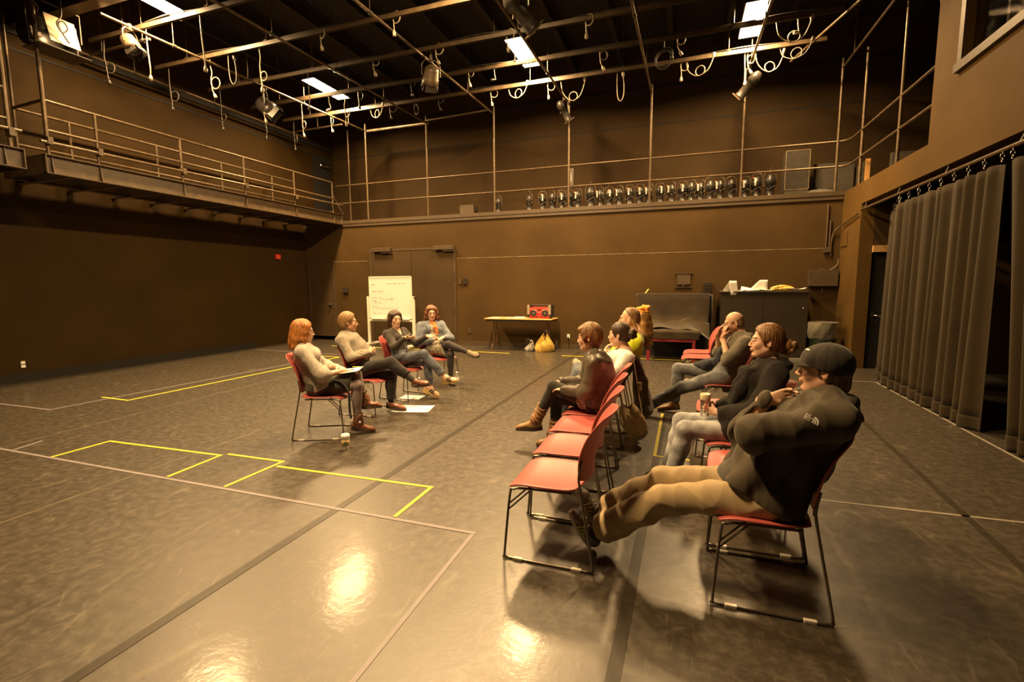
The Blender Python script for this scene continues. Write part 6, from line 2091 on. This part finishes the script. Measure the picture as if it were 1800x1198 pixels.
def jx(S):
    for q in (-1, 1):
        S.slab(P.spine[1], P.J['pel'] + V3(0.03, 0.07 * q, -0.01), (0.13, 0.12), (0.125, 0.13), P.latP, 0.05)
jo = sleeve_top(P, M_leather, 'leather_jacket', 0.024, 0.98, 0.012, wr=(0.007, 40), seed=15, extra=jx, hem_n=(0.35, 0, -1), hem_p=P.J['pel'] + V3(0.05, 0, -0.05))
collar(P, M_leather, 0.066, 0.012, 0.04, gap=0.7)
MB().tube([tuple(P.spine[1] + P.latS * 0.158 + P.fwdT * 0.03), tuple(P.J['pel'] + P.latS * 0.190 + P.fwdT * 0.075)], 0.004, 6).build('pocket_zip', M_chrome, P.root)
def skirt(S):
    b = P.J['hipL'] * 0.45 + P.J['knL'] * 0.55
    S.slab(P.J['pel'] + V3(0.02, 0, -0.01), b * 0.5 + (P.J['hipR'] * 0.5 + P.J['knR'] * 0.5) * 0.5, (0.185, 0.125), (0.155, 0.10), P.latP, 0.03)
    S.clip((b + P.J['hipR']) * 0.5 + V3(0.05, 0, 0), (1, 0, -0.2))
    S.disp(wrinkle(0.006, 50, 4))
P.sdf_part('skirt', fabric('floral_skirt', (0.50, 0.46, 0.40), second=(.12, .09, .08), sscale=48), skirt)
def leg_(S):
    for q in 'RL':
        P.leg(S, q, 0.002, 0.75)
P.sdf_part('leggings', fabric('dark_leggings', (0.034, 0.031, 0.024)), leg_)
for q in 'RL':
    o, PP, lat, nrm = P.shoe(q, M_tan_leather, 'tall_boot', M_sole, shaft=0.20, heel=0.02, slouch=0.007)
    strapm([tuple(P.J['an' + q] + unit(P.J['kn' + q] - P.J['an' + q]) * 0.02 + (lat * math.cos(a) + np.cross(unit(P.J['kn' + q] - P.J['an' + q]), lat) * math.sin(a)) * 0.056) for a in np.linspace(0, 2 * PI, 17)], 0.016, 0.004, unit(P.J['kn' + q] - P.J['an' + q])).build('boot_strap', M_brown_leather, o)
M_sbrown = hair_material('short_brown_hair', (0.11, 0.055, 0.020), (0.32, 0.17, 0.06))
def hair(S):
    P.hair_cap(S, 0.020, (0.076, 0.072), (0.92, -0.40), back_low=-0.085)
    S.ell(P.H(0.055, 0.02, 0.085), V3(0.045, 0.06, 0.03), P.HR, 0.02)
    for q in (-1, 1):
        S.chain([P.H(0.03, 0.072 * q, 0.05), P.H(0.025, 0.084 * q, 0.0), P.H(0.02, 0.082 * q, -0.03)], [0.02, 0.016, 0.006], 0.02)
        S.ball_cut(P.H(-0.006, 0.090 * q, -0.016), 0.030)
    S.disp(strands(0.005, 24, 8, P.H(-0.02, 0, 0.1), P.HR[:, 2]))
P.sdf_part('hair', M_sbrown, hair)
o = paper(place(P, (0.20, -0.06, 0.655)), 0.3, 0.2, 0.26, 'white paper on the lap of the woman in the leather jacket', 0.01, 31)

# ---------------------------------------------------------------- woman, cream top, bun
P = Person('woman with a dark bun in a cream top, hand raised to her chin', (-.80, 5.00), 180, dict(
    bow=(.03, 0, 0), pel=(-.05, 0, .555), neck=(-.275, 0, .955), head=(-.205, 0, 1.112), shL=(-.305, .155, .900), elL=(-.16, .215, .69), wrL=(-.055, .055, .905),
    shR=(-.225, -.155, .895), elR=(-.04, -.2, .70), wrR=(.09, -.02, .70), hipL=(-.08, .09, .53), hipR=(-.08, -.09, .53),
    knL=(.345, .09, .52), anL=(.36, .09, .10), toeL=(.54, .09, .03), knR=(.345, -.09, .52), anR=(.36, -.09, .10), toeR=(.54, -.09, .03)),
    0.93, 0.0065, (.98, -.18, -.04), fem=True, brow=(.05, .03, .02), skin=(.70, .46, .32))
P.body([dict(q='L', d=(-.25, -.3, .9), n=(-.8, -.3, -.2), curl=.55), dict(q='R', d=(.7, .6, 0), n=(0, 0, -1), curl=.4)])
P.eyes()
sleeve_top(P, fabric('cream_jersey', (0.86, 0.82, 0.76), weave=300), 'top', 0.013, 0.0, hem=-0.02, sleeves={'R': 0.03, 'L': 0.03}, wr=(0.004, 44), seed=17, neck_cut=-0.022, te=0.018)
trousers(P, M_jean, 0.010, seed=18)
for q in 'RL':
    P.shoe(q, M_brown_leather, 'flat_shoe', M_sole)
def hair(S):
    P.hair_cap(S, 0.010, (0.078, 0.082), (0.92, -0.45), back_low=-0.06)
    for q in (-1, 1):
        S.ball_cut(P.H(-0.006, 0.088 * q, -0.016), 0.030)
    S.ell(P.H(-0.125, 0, 0.01), V3(0.052, 0.055, 0.05), P.HR, 0.018)
    for k in range(5):
        a = k * 1.3
        S.ell(P.H(-0.15 + 0.01 * math.cos(a), 0.035 * math.cos(a), 0.01 + 0.035 * math.sin(a)), V3(0.022, 0.022, 0.022), P.HR, 0.008)
    S.disp(strands(0.004, 24, 9, P.H(0.03, 0, 0.1), P.HR[:, 2]))
P.sdf_part('hair', M_dark_hair, hair)

# ---------------------------------------------------------------- man, yellow green polo
P = Person('man in a yellow green polo shirt with short brown hair, ankle on knee', (-.80, 5.52), 180, dict(
    bow=(.005, 0, 0), pel=(-.08, 0, .57), neck=(-.320, 0, 1.055), head=(-.250, 0, 1.235), shL=(-.345, .195, .995), elL=(-.17, .265, .745), wrL=(.06, .16, .72),
    shR=(-.245, -.195, .985), elR=(-.08, -.25, .76), wrR=(.12, -.10, .74), hipL=(-.10, .1, .54), hipR=(-.10, -.1, .54),
    knL=(.27, .27, .62), anL=(.36, -.13, .655), toeL=(.44, -.33, .70), knR=(.37, -.14, .52), anR=(.40, -.14, .1), toeR=(.60, -.14, .03)),
    1.06, 0.0065, (.98, -.10, .0), brow=(.20, .11, .05), skin=(.66, .40, .26))
P.body([dict(q='L', d=(.9, -.3, -.1), n=(0, -.2, -1), curl=.4), dict(q='R', d=(.9, .2, -.1), n=(0, 0, -1), curl=.4)])
P.eyes()
M_polo = fabric('yellow_green_pique', (0.42, 0.47, 0.012), weave=200)
sleeve_top(P, M_polo, 'polo_shirt', 0.018, 0.0, hem=-0.04, sleeves={'R': 0.02, 'L': 0.02}, belly=0.03, wr=(0.006, 40), seed=20, te=0.02)
collar(P, M_polo, 0.066, 0.012, 0.045)
trousers(P, M_jean, 0.014, seed=21)
for q in 'RL':
    P.shoe(q, plain('grey_suede', (0.30, 0.24, 0.17), .8), 'walking_shoe', M_pale_sole, bulk=1.05)
M_mbrown = hair_material('thinning_brown_hair', (0.14, 0.070, 0.028), (0.30, 0.17, 0.07))
def hair(S):
    P.hair_cap(S, 0.010, (0.040, 0.110), (0.75, -0.66), back_low=-0.065)
    for q in (-1, 1):
        S.ball_cut(P.H(-0.006, 0.088 * q, -0.012), 0.032)
    S.disp(strands(0.005, 24, 3, P.H(-0.04, 0, 0.1), P.HR[:, 2]))
P.sdf_part('hair', M_mbrown, hair)

# ---------------------------------------------------------------- woman, long hair, orange headwrap
P = Person('woman with long brown hair and an orange headwrap, seen from behind past the polo shirt', (-.84, 6.10), 180, dict(
    bow=(.03, 0, 0), pel=(-.07, 0, .56), neck=(-.360, 0, 1.035), head=(-.375, 0, 1.205), shL=(-.375, .16, .985), elL=(-.25, .23, .73), wrL=(-.02, .12, .66),
    shR=(-.315, -.16, .980), elR=(-.15, -.22, .74), wrR=(.05, -.06, .68), hipL=(-.10, .09, .54), hipR=(-.10, -.09, .54),
    knL=(.34, .1, .53), anL=(.36, .1, .10), toeL=(.54, .1, .03), knR=(.34, -.1, .53), anR=(.36, -.1, .10), toeR=(.54, -.1, .03)),
    0.95, 0.0075, (.72, -.69, .0), fem=True, brow=(.1, .05, .02), skin=(.66, .42, .29))
P.body([dict(q='L', d=(.9, -.3, -.1), n=(0, 0, -1), curl=.4), dict(q='R', d=(.9, .3, -.1), n=(0, 0, -1), curl=.4)])
P.eyes()
sleeve_top(P, fabric('brown_knit', (0.10, 0.07, 0.04)), 'sweater', 0.014, 0.95, hem=-0.02, seed=23)
trousers(P, M_blackcloth, 0.010, seed=24)
for q in 'RL':
    P.shoe(q, M_brown_leather, 'flat_shoe', M_sole)
M_lbrown = hair_material('long_brown_hair', (0.16, 0.075, 0.020), (0.40, 0.21, 0.06))
def hair(S):
    P.hair_cap(S, 0.014, (0.078, 0.082), (0.92, -0.45), back_low=-0.2)
    H = P.H
    for y in (-0.045, -0.015, 0.02, 0.045):
        S.chain([H(-0.06, y * 0.8, 0.05), H(-0.092, y, -0.06), H(-0.115, y * 1.05, -0.18), H(-0.125, y * 0.9, -0.30), H(-0.125, y * 0.6, -0.36)], [0.042, 0.038, 0.034, 0.026, 0.010], 0.02)
    S.disp(strands(0.006, 26, 12, H(-0.02, 0, 0.1), P.HR[:, 2]))
P.sdf_part('hair', M_lbrown, hair)
def wrapf(S):
    S.ell(P.H(-0.02, 0, 0.085), V3(0.100, 0.088, 0.062), P.HR, 0.02)
    for k in range(6):
        a = k * 1.05
        S.ell(P.H(-0.03 + 0.055 * math.cos(a), 0.06 * math.sin(a), 0.125 + 0.006 * k), V3(0.045, 0.03, 0.022), P.HR, 0.012)
    S.clip(P.H(0.0, 0, 0.060), P.HR @ V3(-0.25, 0, -1))
    S.disp(wrinkle(0.006, 80, 3))
P.sdf_part('headwrap', fabric('orange_headwrap', (0.80, 0.20, 0.03), second=(.85, .45, .08), sscale=30, weave=150), wrapf)

# ---------------------------------------------------------------- bald man, hooded jacket
P = Person('bald bearded man in a grey hooded jacket and jeans, both hands held to his face', (.52, 6.22), 180, dict(
    pel=(.02, 0, .55), neck=(-.145, 0, 1.025), head=(-.065, 0, 1.165), bow=(-.02, 0, 0), shL=(-.175, .195, .955), elL=(.005, .235, .765), wrL=(.055, .085, 1.00),
    shR=(-.095, -.195, .945), elR=(.07, -.2, .79), wrR=(.10, -.055, 1.015), hipL=(.055, .1, .535), hipR=(.055, -.1, .545),
    knL=(.490, .10, .375), anL=(.905, .115, .105), toeL=(1.02, .12, .235), knR=(.540, -.15, .570), anR=(.575, -.15, .10), toeR=(.78, -.15, .03)),
    1.02, 0.0062, (.97, .05, -.22), brow=(.22, .10, .04), beard=(.26, .105, .035), skin=(.66, .40, .26))
P.body([dict(q='L', d=(-.18, -.32, .95), n=(-.85, -.5, -.2), curl=.22, spread=.7), dict(q='R', d=(-.25, .28, .9), n=(-.9, .4, -.2), curl=.3)])
P.eyes()
M_hood = fabric('grey_hooded_cloth', (0.115, 0.098, 0.072), weave=240)
sleeve_top(P, fabric('pale_pink_tee', (0.66, 0.56, 0.48)), 'tee_shirt', 0.006, 0.3, hem=-0.03, seed=26, arms='')
def jx(S):
    S.slab(P.J['pel'] + V3(-0.03, 0.06, 0.05), P.J['pel'] + V3(-0.10, 0.13, -0.20), (0.12, 0.06), (0.11, 0.03), (1, 0, 0), 0.05)
    S.cone(P.J['neck'] + P.fwdT * 0.12, P.J['pel'] + P.fwdT * 0.19 + P.up_t * 0.0, 0.04, 0.10, 0.01, sub=True)
sleeve_top(P, M_hood, 'hooded_jacket', 0.024, 0.9, 0.012, sleeves={'R': 0.15, 'L': 0.10}, te=0.03, wr=(0.007, 36), seed=27, extra=jx, hem_p=V3(0, 0, 0.36), hem_n=(0, 0, -1))
def hood(S):
    c = P.J['neck'] - P.up_t * 0.01
    S.chain([c - P.fwdT * (0.02 + 0.075 * math.cos(a)) + P.latS * 0.092 * math.sin(a) + P.up_t * (0.005 + 0.03 * math.cos(a)) for a in np.linspace(-2.4, 2.4, 11)], [0.022, 0.03, 0.034, 0.036, 0.038, 0.04, 0.038, 0.036, 0.034, 0.03, 0.022], 0.02)
    S.ell(c - P.fwdT * 0.105 - P.up_t * 0.04, (0.055, 0.10, 0.075), np.stack([P.fwdT, P.latS, P.up_t], 1), 0.03)
    S.disp(wrinkle(0.006, 50, 6))
P.sdf_part('hood', M_hood, hood)
def tied(S):
    S.chain([P.J['neck'] + P.fwdT * 0.08 - P.up_t * 0.06, P.spine[2] + P.fwdT * 0.15, V3(.10, 0.0, .70), V3(.22, -0.04, .655), V3(.33, -.10, .63)], [0.03, 0.045, 0.055, 0.06, 0.04], 0.03)
    S.chain([V3(.10, 0.0, .70), V3(.16, -0.12, .66)], [0.06, 0.06], 0.03)
    S.disp(wrinkle(0.008, 55, 7))
P.sdf_part('scarf', fabric('navy_scarf', (0.030, 0.034, 0.044)), tied)
trousers(P, fabric('worn_denim', (0.14, 0.145, 0.150), var=0.45, scale=9, weave=320), 0.013, flare=0.016, ends={'L': 0.97, 'R': 0.93}, seed=28)
for q in 'RL':
    o, PP, lat, nrm = P.shoe(q, M_tan_leather, 'brown_boot', M_sole, shaft=0.04, bulk=1.05)
    P.laces(PP, o, M_sole)
def hair(S):
    P.hair_cap(S, 0.0035, (0.02, 0.03), (0.35, 0.94), back_low=-0.065)
    for q in (-1, 1):
        S.ball_cut(P.H(-0.004, 0.088 * q, -0.012), 0.030)
    S.clip(P.H(0.035, 0, 0), P.HR @ V3(1, 0, 0))
P.sdf_part('cropped_hair', hair_material('cropped_hair', (0.20, 0.11, 0.05), (0.34, 0.20, 0.10)), hair)
gl = MB()
for q in (-1, 1):
    gl.tube([P.H(0.106, 0.033 * q + 0.022 * math.cos(a), 0.006 + 0.014 * math.sin(a)) for a in np.linspace(0, 2 * PI, 15)[:-1]], 0.0022, 5, closed=True)
    gl.tube([P.H(0.104, 0.055 * q, 0.010), P.H(-0.002, 0.084 * q, 0.018)], 0.0022, 5)
gl.build('glasses', M_black_metal, P.root)

# ---------------------------------------------------------------- woman, black cardigan, tumbler
P = Person('woman in a black ribbed cardigan and pale jeans holding a steel tumbler', (.45, 3.98), 180, dict(
    pel=(-.04, 0, .555), neck=(-.200, 0, 1.035), head=(-.150, 0, 1.195), bow=(0, 0, 0), shL=(-.205, .165, .985), elL=(-.07, .235, .705), wrL=(.165, .075, .650),
    shR=(-.175, -.165, .980), elR=(-.035, -.225, .70), wrR=(.17, -.035, .665), hipL=(-.03, .09, .53), hipR=(-.03, -.09, .53),
    knL=(.395, .10, .505), anL=(.490, .10, .10), toeL=(.655, .10, .028), knR=(.425, -.08, .525), anR=(.515, -.065, .10), toeR=(.70, -.065, .028)),
    0.95, 0.0052, (1, -.04, .0), fem=True, brow=(.11, .06, .03), skin=(.68, .45, .32))
P.body([dict(q='L', d=(.85, -.5, .0), n=(-.35, -.85, .1), curl=.55, thumb=.7), dict(q='R', d=(.85, .5, .05), n=(-.4, .85, 0), curl=.5, thumb=.7)])
P.eyes()
def knit(name):
    m, nt, b = nodes_of(name, 0.95, (0.020, 0.017, 0.014), 0, 0.2)
    tc = nt.nodes.new('ShaderNodeTexCoord')
    w = nt.nodes.new('ShaderNodeTexWave')
    w.inputs['Scale'].default_value = 42
    w.inputs['Distortion'].default_value = 3.0
    w.inputs['Detail'].default_value = 2
    mp = nt.nodes.new('ShaderNodeMapping'); mp.inputs['Rotation'].default_value = (0.3, 0.9, 0.6)
    nt.links.new(tc.outputs['Object'], mp.inputs[0]); nt.links.new(mp.outputs[0], w.inputs['Vector'])
    bump(nt, b, w.outputs['Fac'], 0.8, 0.01)
    r = ramp(nt, w.outputs['Fac'], [(0.2, (0.013, 0.011, 0.009)), (0.8, (0.032, 0.027, 0.021))])
    nt.links.new(r.outputs[0], b.inputs['Base Color'])
    b.inputs['Sheen Weight'].default_value = 0.12
    return m
M_knit = knit('black_rib_knit')
def cx(S):
    for q in (-1, 1):
        S.slab(P.spine[1] + P.latP * 0.03 * q, P.J['pel'] + V3(0.10, 0.085 * q, -0.005), (0.12, 0.125), (0.115, 0.13), P.latP, 0.05)
sleeve_top(P, M_knit, 'cardigan', 0.028, 0.92, 0.016, te=0.028, wr=(0.008, 32), seed=30, extra=cx, hem_n=(1, 0, -0.12), hem_p=P.J['pel'] + V3(0.20, 0, 0))
def shawl(S):
    c = P.J['neck'] - P.up_t * 0.03
    S.chain([c - P.fwdT * (0.005 + 0.075 * math.cos(a)) + P.latS * 0.10 * math.sin(a) + P.up_t * (0.015 + 0.03 * math.cos(a)) for a in np.linspace(-2.6, 2.6, 13)], [0.03, 0.034, 0.038, 0.04, 0.04, 0.04, 0.042, 0.04, 0.04, 0.04, 0.038, 0.034, 0.03], 0.02)
    for q in (-1, 1):
        S.chain([c + P.fwdT * 0.05 + P.latS * 0.07 * q, P.spine[3] + P.fwdT * 0.13 + P.latS * 0.07 * q, P.spine[2] + P.fwdT * 0.145 + P.latS * 0.05 * q, P.spine[1] + P.fwdT * 0.16 + P.latS * 0.05 * q], [0.042, 0.05, 0.045, 0.04], 0.03)
    S.disp(wrinkle(0.009, 48, 11, (0.3, 0, 1)))
P.sdf_part('shawl_collar', M_knit, shawl)
trousers(P, M_jean_pale, 0.010, flare=0.018, ends={'R': 0.95, 'L': 0.95}, seed=31, wr=(0.004, 36))
for q in 'RL':
    o, PP, lat, nrm = P.shoe(q, plain('dark_sneaker', (0.06, 0.05, 0.05), .6), 'sneaker', M_pale_sole)
    P.laces(PP, o, M_label)
M_curly = hair_material('curly_brown_hair', (0.08, 0.038, 0.013), (0.30, 0.155, 0.055))
def hair(S):
    P.hair_cap(S, 0.014, (0.074, 0.084), (0.92, -0.48), back_low=-0.065)
    for q in (-1, 1):
        S.ball_cut(P.H(-0.008, 0.090 * q, -0.018), 0.030)
    rn = np.random.RandomState(4)
    S.ell(P.H(-0.135, 0, -0.022), V3(0.052, 0.055, 0.050), P.HR, 0.02)
    for k in range(16):
        v = unit(rn.normal(size=3))
        S.ell(P.H(*(V3(-0.142, 0, -0.026) + v * V3(0.050, 0.052, 0.048))), (0.020,) * 3, None, 0.006)
    S.disp(strands(0.005, 24, 14, P.H(0.02, 0, 0.1), P.HR[:, 2]))
P.sdf_part('hair', M_curly, hair)
tb = empty('tumbler', place(P, (0.255, 0.02, 0.605)), 0.0, 'steel travel tumbler with a pale lid held by the woman in the cardigan', 'tumbler')
MB().lathe([(0.0, 0.0), (0.030, 0.0), (0.032, 0.004), (0.037, 0.13), (0.037, 0.135), (0.0, 0.135)], 28).build('cup', M_chrome, tb)
MB().lathe([(0.0385, 0.130), (0.0395, 0.150), (0.038, 0.172), (0.034, 0.176), (0.032, 0.170), (0.0, 0.170)], 28).build('lid', plain('cream_plastic', (0.62, 0.55, 0.36), 0.4), tb)
MB().grid(lambda s, t: (0.0396 * math.cos(-1.9 + 1.0 * s) * 1.01, 0.0396 * math.sin(-1.9 + 1.0 * s) * -1.01, 0.136 + 0.03 * t), 8, 2).build('yellow_tab', plain('yellow_tab', (0.85, 0.70, 0.02), 0.5), tb)

# ---------------------------------------------------------------- man in the black cap
P = Person('man in a black baseball cap and black softshell jacket, chin in hand, legs stretched out', (.45, 2.765), 180, dict(
    pel=(.0, 0, .55), neck=(-.265, 0, 1.060), head=(-.234, 0, 1.188), bow=(.02, 0, -.02), shL=(-.250, .20, .985), elL=(.095, .235, .905), wrL=(.11, -.02, .870),
    shR=(-.255, -.20, .960), elR=(.09, -.14, .800), wrR=(.010, -.035, 1.015), hipL=(.0, .1, .525), hipR=(.0, -.1, .515),
    knL=(.510, .08, .445), anL=(.920, -.045, .105), toeL=(1.055, -.055, .235), knR=(.520, -.12, .475), anR=(.900, -.155, .180), toeR=(1.045, -.19, .325)),
    1.10, 0.0048, (.93, -.34, .03), brow=(.20, .13, .08), skin=(.68, .40, .255), beard=(.50, .30, .20))
P.body([dict(q='R', d=(-.86, .25, .34), n=(.1, .95, -.05), curl=(.30, .35, .42, .5), thumb=.15, size=1.05), dict(q='L', d=(-.1, -.95, .2), n=(0, -.1, -1), curl=.4)])
P.eyes()
M_soft = fabric('black_softshell', (0.058, 0.045, 0.027), rough=0.75, var=0.12, scale=8, weave=320, bmp=0.12, sheen=0.1)
sleeve_top(P, fabric('charcoal_tee', (0.060, 0.054, 0.043)), 'tee_shirt', 0.014, 0.3, hem=0.0, belly=0.055, seed=33, arms='', wr=(0.004, 36), extra=lambda S: S.ell(V3(.10, 0, .60), (.14, .15, .09), None, 0.05), hem_p=V3(.17, 0, .55), hem_n=(.55, 0, -.8))
def jx(S):
    for q in (-1, 1):
        S.slab(P.spine[2] + P.fwdT * 0.06 + P.latS * 0.12 * q, V3(.14, .135 * q, .585), (0.09, 0.09), (0.075, 0.085), P.latP, 0.05)
        S.slab(P.spine[1] + P.latP * 0.02 * q, V3(-.03, .105 * q, .52), (0.15, 0.145), (0.14, 0.145), P.latP, 0.05)
    S.cone(P.J['neck'] + P.fwdT * 0.12, V3(.22, -.04, .70), 0.03, 0.085, 0.015, sub=True)
jo = sleeve_top(P, M_soft, 'softshell_jacket', 0.030, 0.99, 0.020, wr=(0.012, 30), belly=0.05, seed=34, extra=jx, hem_p=V3(.05, 0, .535), hem_n=(.46, 0, -.88), te=0.024, sleeves={'R': 0.94, 'L': 0.99})
def hood(S):
    c = P.J['neck'] - P.up_t * 0.015
    f, l, u = P.fwdT, P.latS, P.up_t
    S.chain([c - f * (0.0 + 0.085 * math.cos(a)) + l * 0.10 * math.sin(a) + u * (0.005 + 0.035 * math.cos(a)) for a in np.linspace(-2.7, 2.7, 13)], [0.022, 0.026, 0.03, 0.032, 0.034, 0.036, 0.036, 0.036, 0.034, 0.032, 0.03, 0.026, 0.022], 0.02)
    S.slab(c - f * 0.09 + u * 0.01, c - f * 0.135 - u * 0.15, (0.115, 0.035), (0.075, 0.055), l, 0.04)
    S.cone(c - f * 0.105 - u * 0.05 + l * 0.10, c - f * 0.125 - u * 0.02 + l * 0.06, 0.04, 0.04, 0.03)
    S.disp(wrinkle(0.006, 40, 12))
P.sdf_part('hood', M_soft, hood)
M_khaki = fabric('khaki_cotton', (0.36, 0.27, 0.155), var=0.15, scale=6, weave=320)
trousers(P, M_khaki, 0.018, flare=0.040, ends={'L': 0.93, 'R': 0.93}, seed=35, wr=(0.010, 32))
M_runner = plain('grey_mesh_shoe', (0.20, 0.175, 0.14), .6, var=.2, scale=60)
M_stripe = plain('yellow_stripe', (0.62, 0.66, 0.03), .5)
for q in 'RL':
    o, PP, lat, nrm = P.shoe(q, M_runner, 'running_shoe', M_pale_sole, bulk=1.12, heel=0.008)
    P.laces(PP, o, M_pale_sole)
    for sd in (-1, 1):
        for k in range(3):
            x = 0.46 + 0.085 * k
            mb = MB()
            mb.tube([PP(x, 0.010, sd * 0.0475), PP(x - 0.03, 0.03, sd * 0.0465), PP(x - 0.06, 0.052, sd * 0.036)], 0.0052, 5)
            mb.build('side_stripe', M_stripe, o)
M_sock2 = fabric('dark_sock', (0.04, 0.035, 0.03))
for q in 'RL':
    P.sdf_part('sock', M_sock2, lambda S: S.cone(P.J['kn' + q] * 0.3 + P.J['an' + q] * 0.7, P.J['an' + q], 0.05, 0.046, 0.02))
M_ghair = hair_material('greying_brown_hair', (0.12, 0.065, 0.028), (0.30, 0.19, 0.10))
def hair(S):
    P.hair_cap(S, 0.008, (0.010, 0.0), (1.0, 0.10), back_low=-0.085)
    S.ell(P.H(-0.080, 0, -0.062), V3(0.036, 0.058, 0.046), P.HR, 0.02)
    for q in (-1, 1):
        S.ball_cut(P.H(-0.002, 0.092 * q, -0.012), 0.034)
        S.chain([P.H(0.022, 0.074 * q, 0.03), P.H(0.018, 0.072 * q, -0.012)], [0.012, 0.007], 0.006)
    S.disp(strands(0.005, 26, 17, P.H(-0.02, 0, 0.1), P.HR[:, 2]))
P.sdf_part('hair', M_ghair, hair)
M_cap = fabric('black_cap_cotton', (0.032, 0.027, 0.020), rough=.85, weave=340)
def capf(S):
    S.ell(P.H(-0.012, 0, 0.038), V3(0.116, 0.098, 0.105), P.HR, 0.02)
    S.ell(P.H(0.045, 0, 0.058), V3(0.058, 0.080, 0.052), P.HR, 0.03)
    S.clip(P.H(0.095, 0, 0.043), P.HR @ V3(0.36, 0, -1))
    S.disp(lambda Q: 0.0012 * np.cos(6 * np.arctan2((Q - P.H(-.018, 0, 0)) @ P.HR[:, 1], (Q - P.H(-.018, 0, 0)) @ P.HR[:, 0])) ** 8)
co = P.sdf_part('baseball_cap', M_cap, capf)
def brim(s, t):
    a = (2 * s - 1)
    x = 0.072 + (0.090 * t) * math.sqrt(max(0, 1 - 0.55 * a * a)) - 0.040 * a * a * (1 - t * 0.3)
    return tuple(P.H(x, 0.088 * a * (1 - 0.12 * t), 0.050 - 0.026 * a * a - 0.010 * t))
bo = MB().grid(brim, 21, 9).build('cap_brim', M_cap, co)
bo.modifiers.new('shell', 'SOLIDIFY').thickness = 0.005
MB().lathe([(0.0, 0.006), (0.006, 0.004), (0.008, 0.0)], 10, Matrix.Translation(P.H(-0.012, 0, 0.142)) @ Matrix(P.HR.tolist()).to_4x4()).build('cap_button', M_cap, co)
R_ = P.HR
decal(co, P.H(0.085, 0.028, 0.105), R_[:, 1] * 0.9 - R_[:, 0] * 0.35, R_[:, 2] * 0.8 - R_[:, 0] * 0.5, R_[:, 0] * 0.8 + R_[:, 1] * 0.3 + R_[:, 2] * 0.45,
      [[(-0.03, -0.004), (-0.012, -0.006), (-0.010, 0.004), (-0.028, 0.006)], [(-0.004, -0.006), (0.010, -0.005), (0.008, 0.006), (-0.002, 0.005)], [(0.014, -0.004), (0.030, -0.002), (0.028, 0.006), (0.015, 0.005)]], M_label, 'cap_embroidery', co)
# seams and the pocket zip of the jacket
def seam(name, pts, w, mat, n):
    polys = []
    for (a0, b0), (a1, b1) in zip(pts[:-1], pts[1:]):
        d_ = unit(V3(a1 - a0, b1 - b0, 0)); q_ = (-d_[1] * w / 2, d_[0] * w / 2)
        polys.append([(a0 + q_[0], b0 + q_[1]), (a0 - q_[0], b0 - q_[1]), (a1 - q_[0], b1 - q_[1]), (a1 + q_[0], b1 + q_[1])])
    decal(jo, V3(0, .30, 0), (1, 0, 0), (0, 0, 1), n, polys, mat, name, jo, 0.0015)
M_seam2 = plain('jacket_seam', (0.012, 0.009, 0.006), 0.8)
seam('side_seam', [(-.16 + .015 * k + .04 * (k / 8) ** 2, .86 - .032 * k) for k in range(9)], 0.005, M_seam2, (0, 1, 0))
seam('pocket_zip', [(.055, .70), (.045, .67), (.03, .635), (.01, .60)], 0.010, M_seam2, (0, 1, 0))
# white embroidered mark on the sleeve: three short lines of lettering beside a banded quarter dome
arm = unit(P.J['elL'] - P.J['shL'])
org_ = P.J['shL'] * 0.62 + P.J['elL'] * 0.38 + V3(0, 0.02, 0.03)
nn = unit(V3(-0.05, 0.92, 0.40))
uu = unit(-arm - nn * (-arm @ nn))
vv = np.cross(nn, uu)
polys = []
for k, w in enumerate(('THE', 'NORTH', 'FACE')):
    polys += text_polys(w, 0.0155, -0.036, 0.012 - 0.0145 * k)
def band(r0, r1):
    n = 10
    A = [(0.012 + r1 * math.sin(a), -0.018 + r1 * math.cos(a)) for a in np.linspace(0, PI / 2, n)]
    B = [(0.012 + r0 * math.sin(a), -0.018 + r0 * math.cos(a)) for a in np.linspace(PI / 2, 0, n)]
    return [[A[i], A[i + 1], B[n - 2 - i], B[n - 1 - i]] for i in range(n - 1)]
for a, b in ((0.002, 0.014), (0.0175, 0.0275), (0.031, 0.042)):
    polys += band(a, b)
ca, sa = math.cos(-0.75), math.sin(-0.75)
polys = [[(0.72 * (x * ca - y * sa), 0.72 * (x * sa + y * ca)) for x, y in p] for p in polys]
decal(jo, org_, uu, vv, nn, polys, M_label, 'sleeve_emblem', jo)

# ---------------------------------------------------------------- coat over the chair back behind the polo shirt
o = empty('coat', (-0.47, 5.52, 0), 0, 'dark brown coat draped over the chair back behind the man in the polo', 'coat')
S = Sdf(0.009)
S.slab(V3(-0.015, 0, 0.90), V3(0.10, 0, 0.24), (0.24, 0.030), (0.27, 0.11), (0, 1, 0), 0.03)
S.chain([V3(0.02, -0.24, 0.84), V3(0.10, -0.27, 0.60), V3(0.14, -0.25, 0.36)], [0.04, 0.055, 0.05], 0.03)
S.chain([V3(-0.02, 0.2, 0.90), V3(-0.10, 0.2, 0.86), V3(-0.12, 0.2, 0.70)], [0.03, 0.03, 0.02], 0.02)
S.disp(wrinkle(0.012, 34, 41, (0.1, 0, 1), 0.25))
S.build('coat_cloth', fabric('dark_brown_wool', (0.085, 0.064, 0.040), weave=150), o)
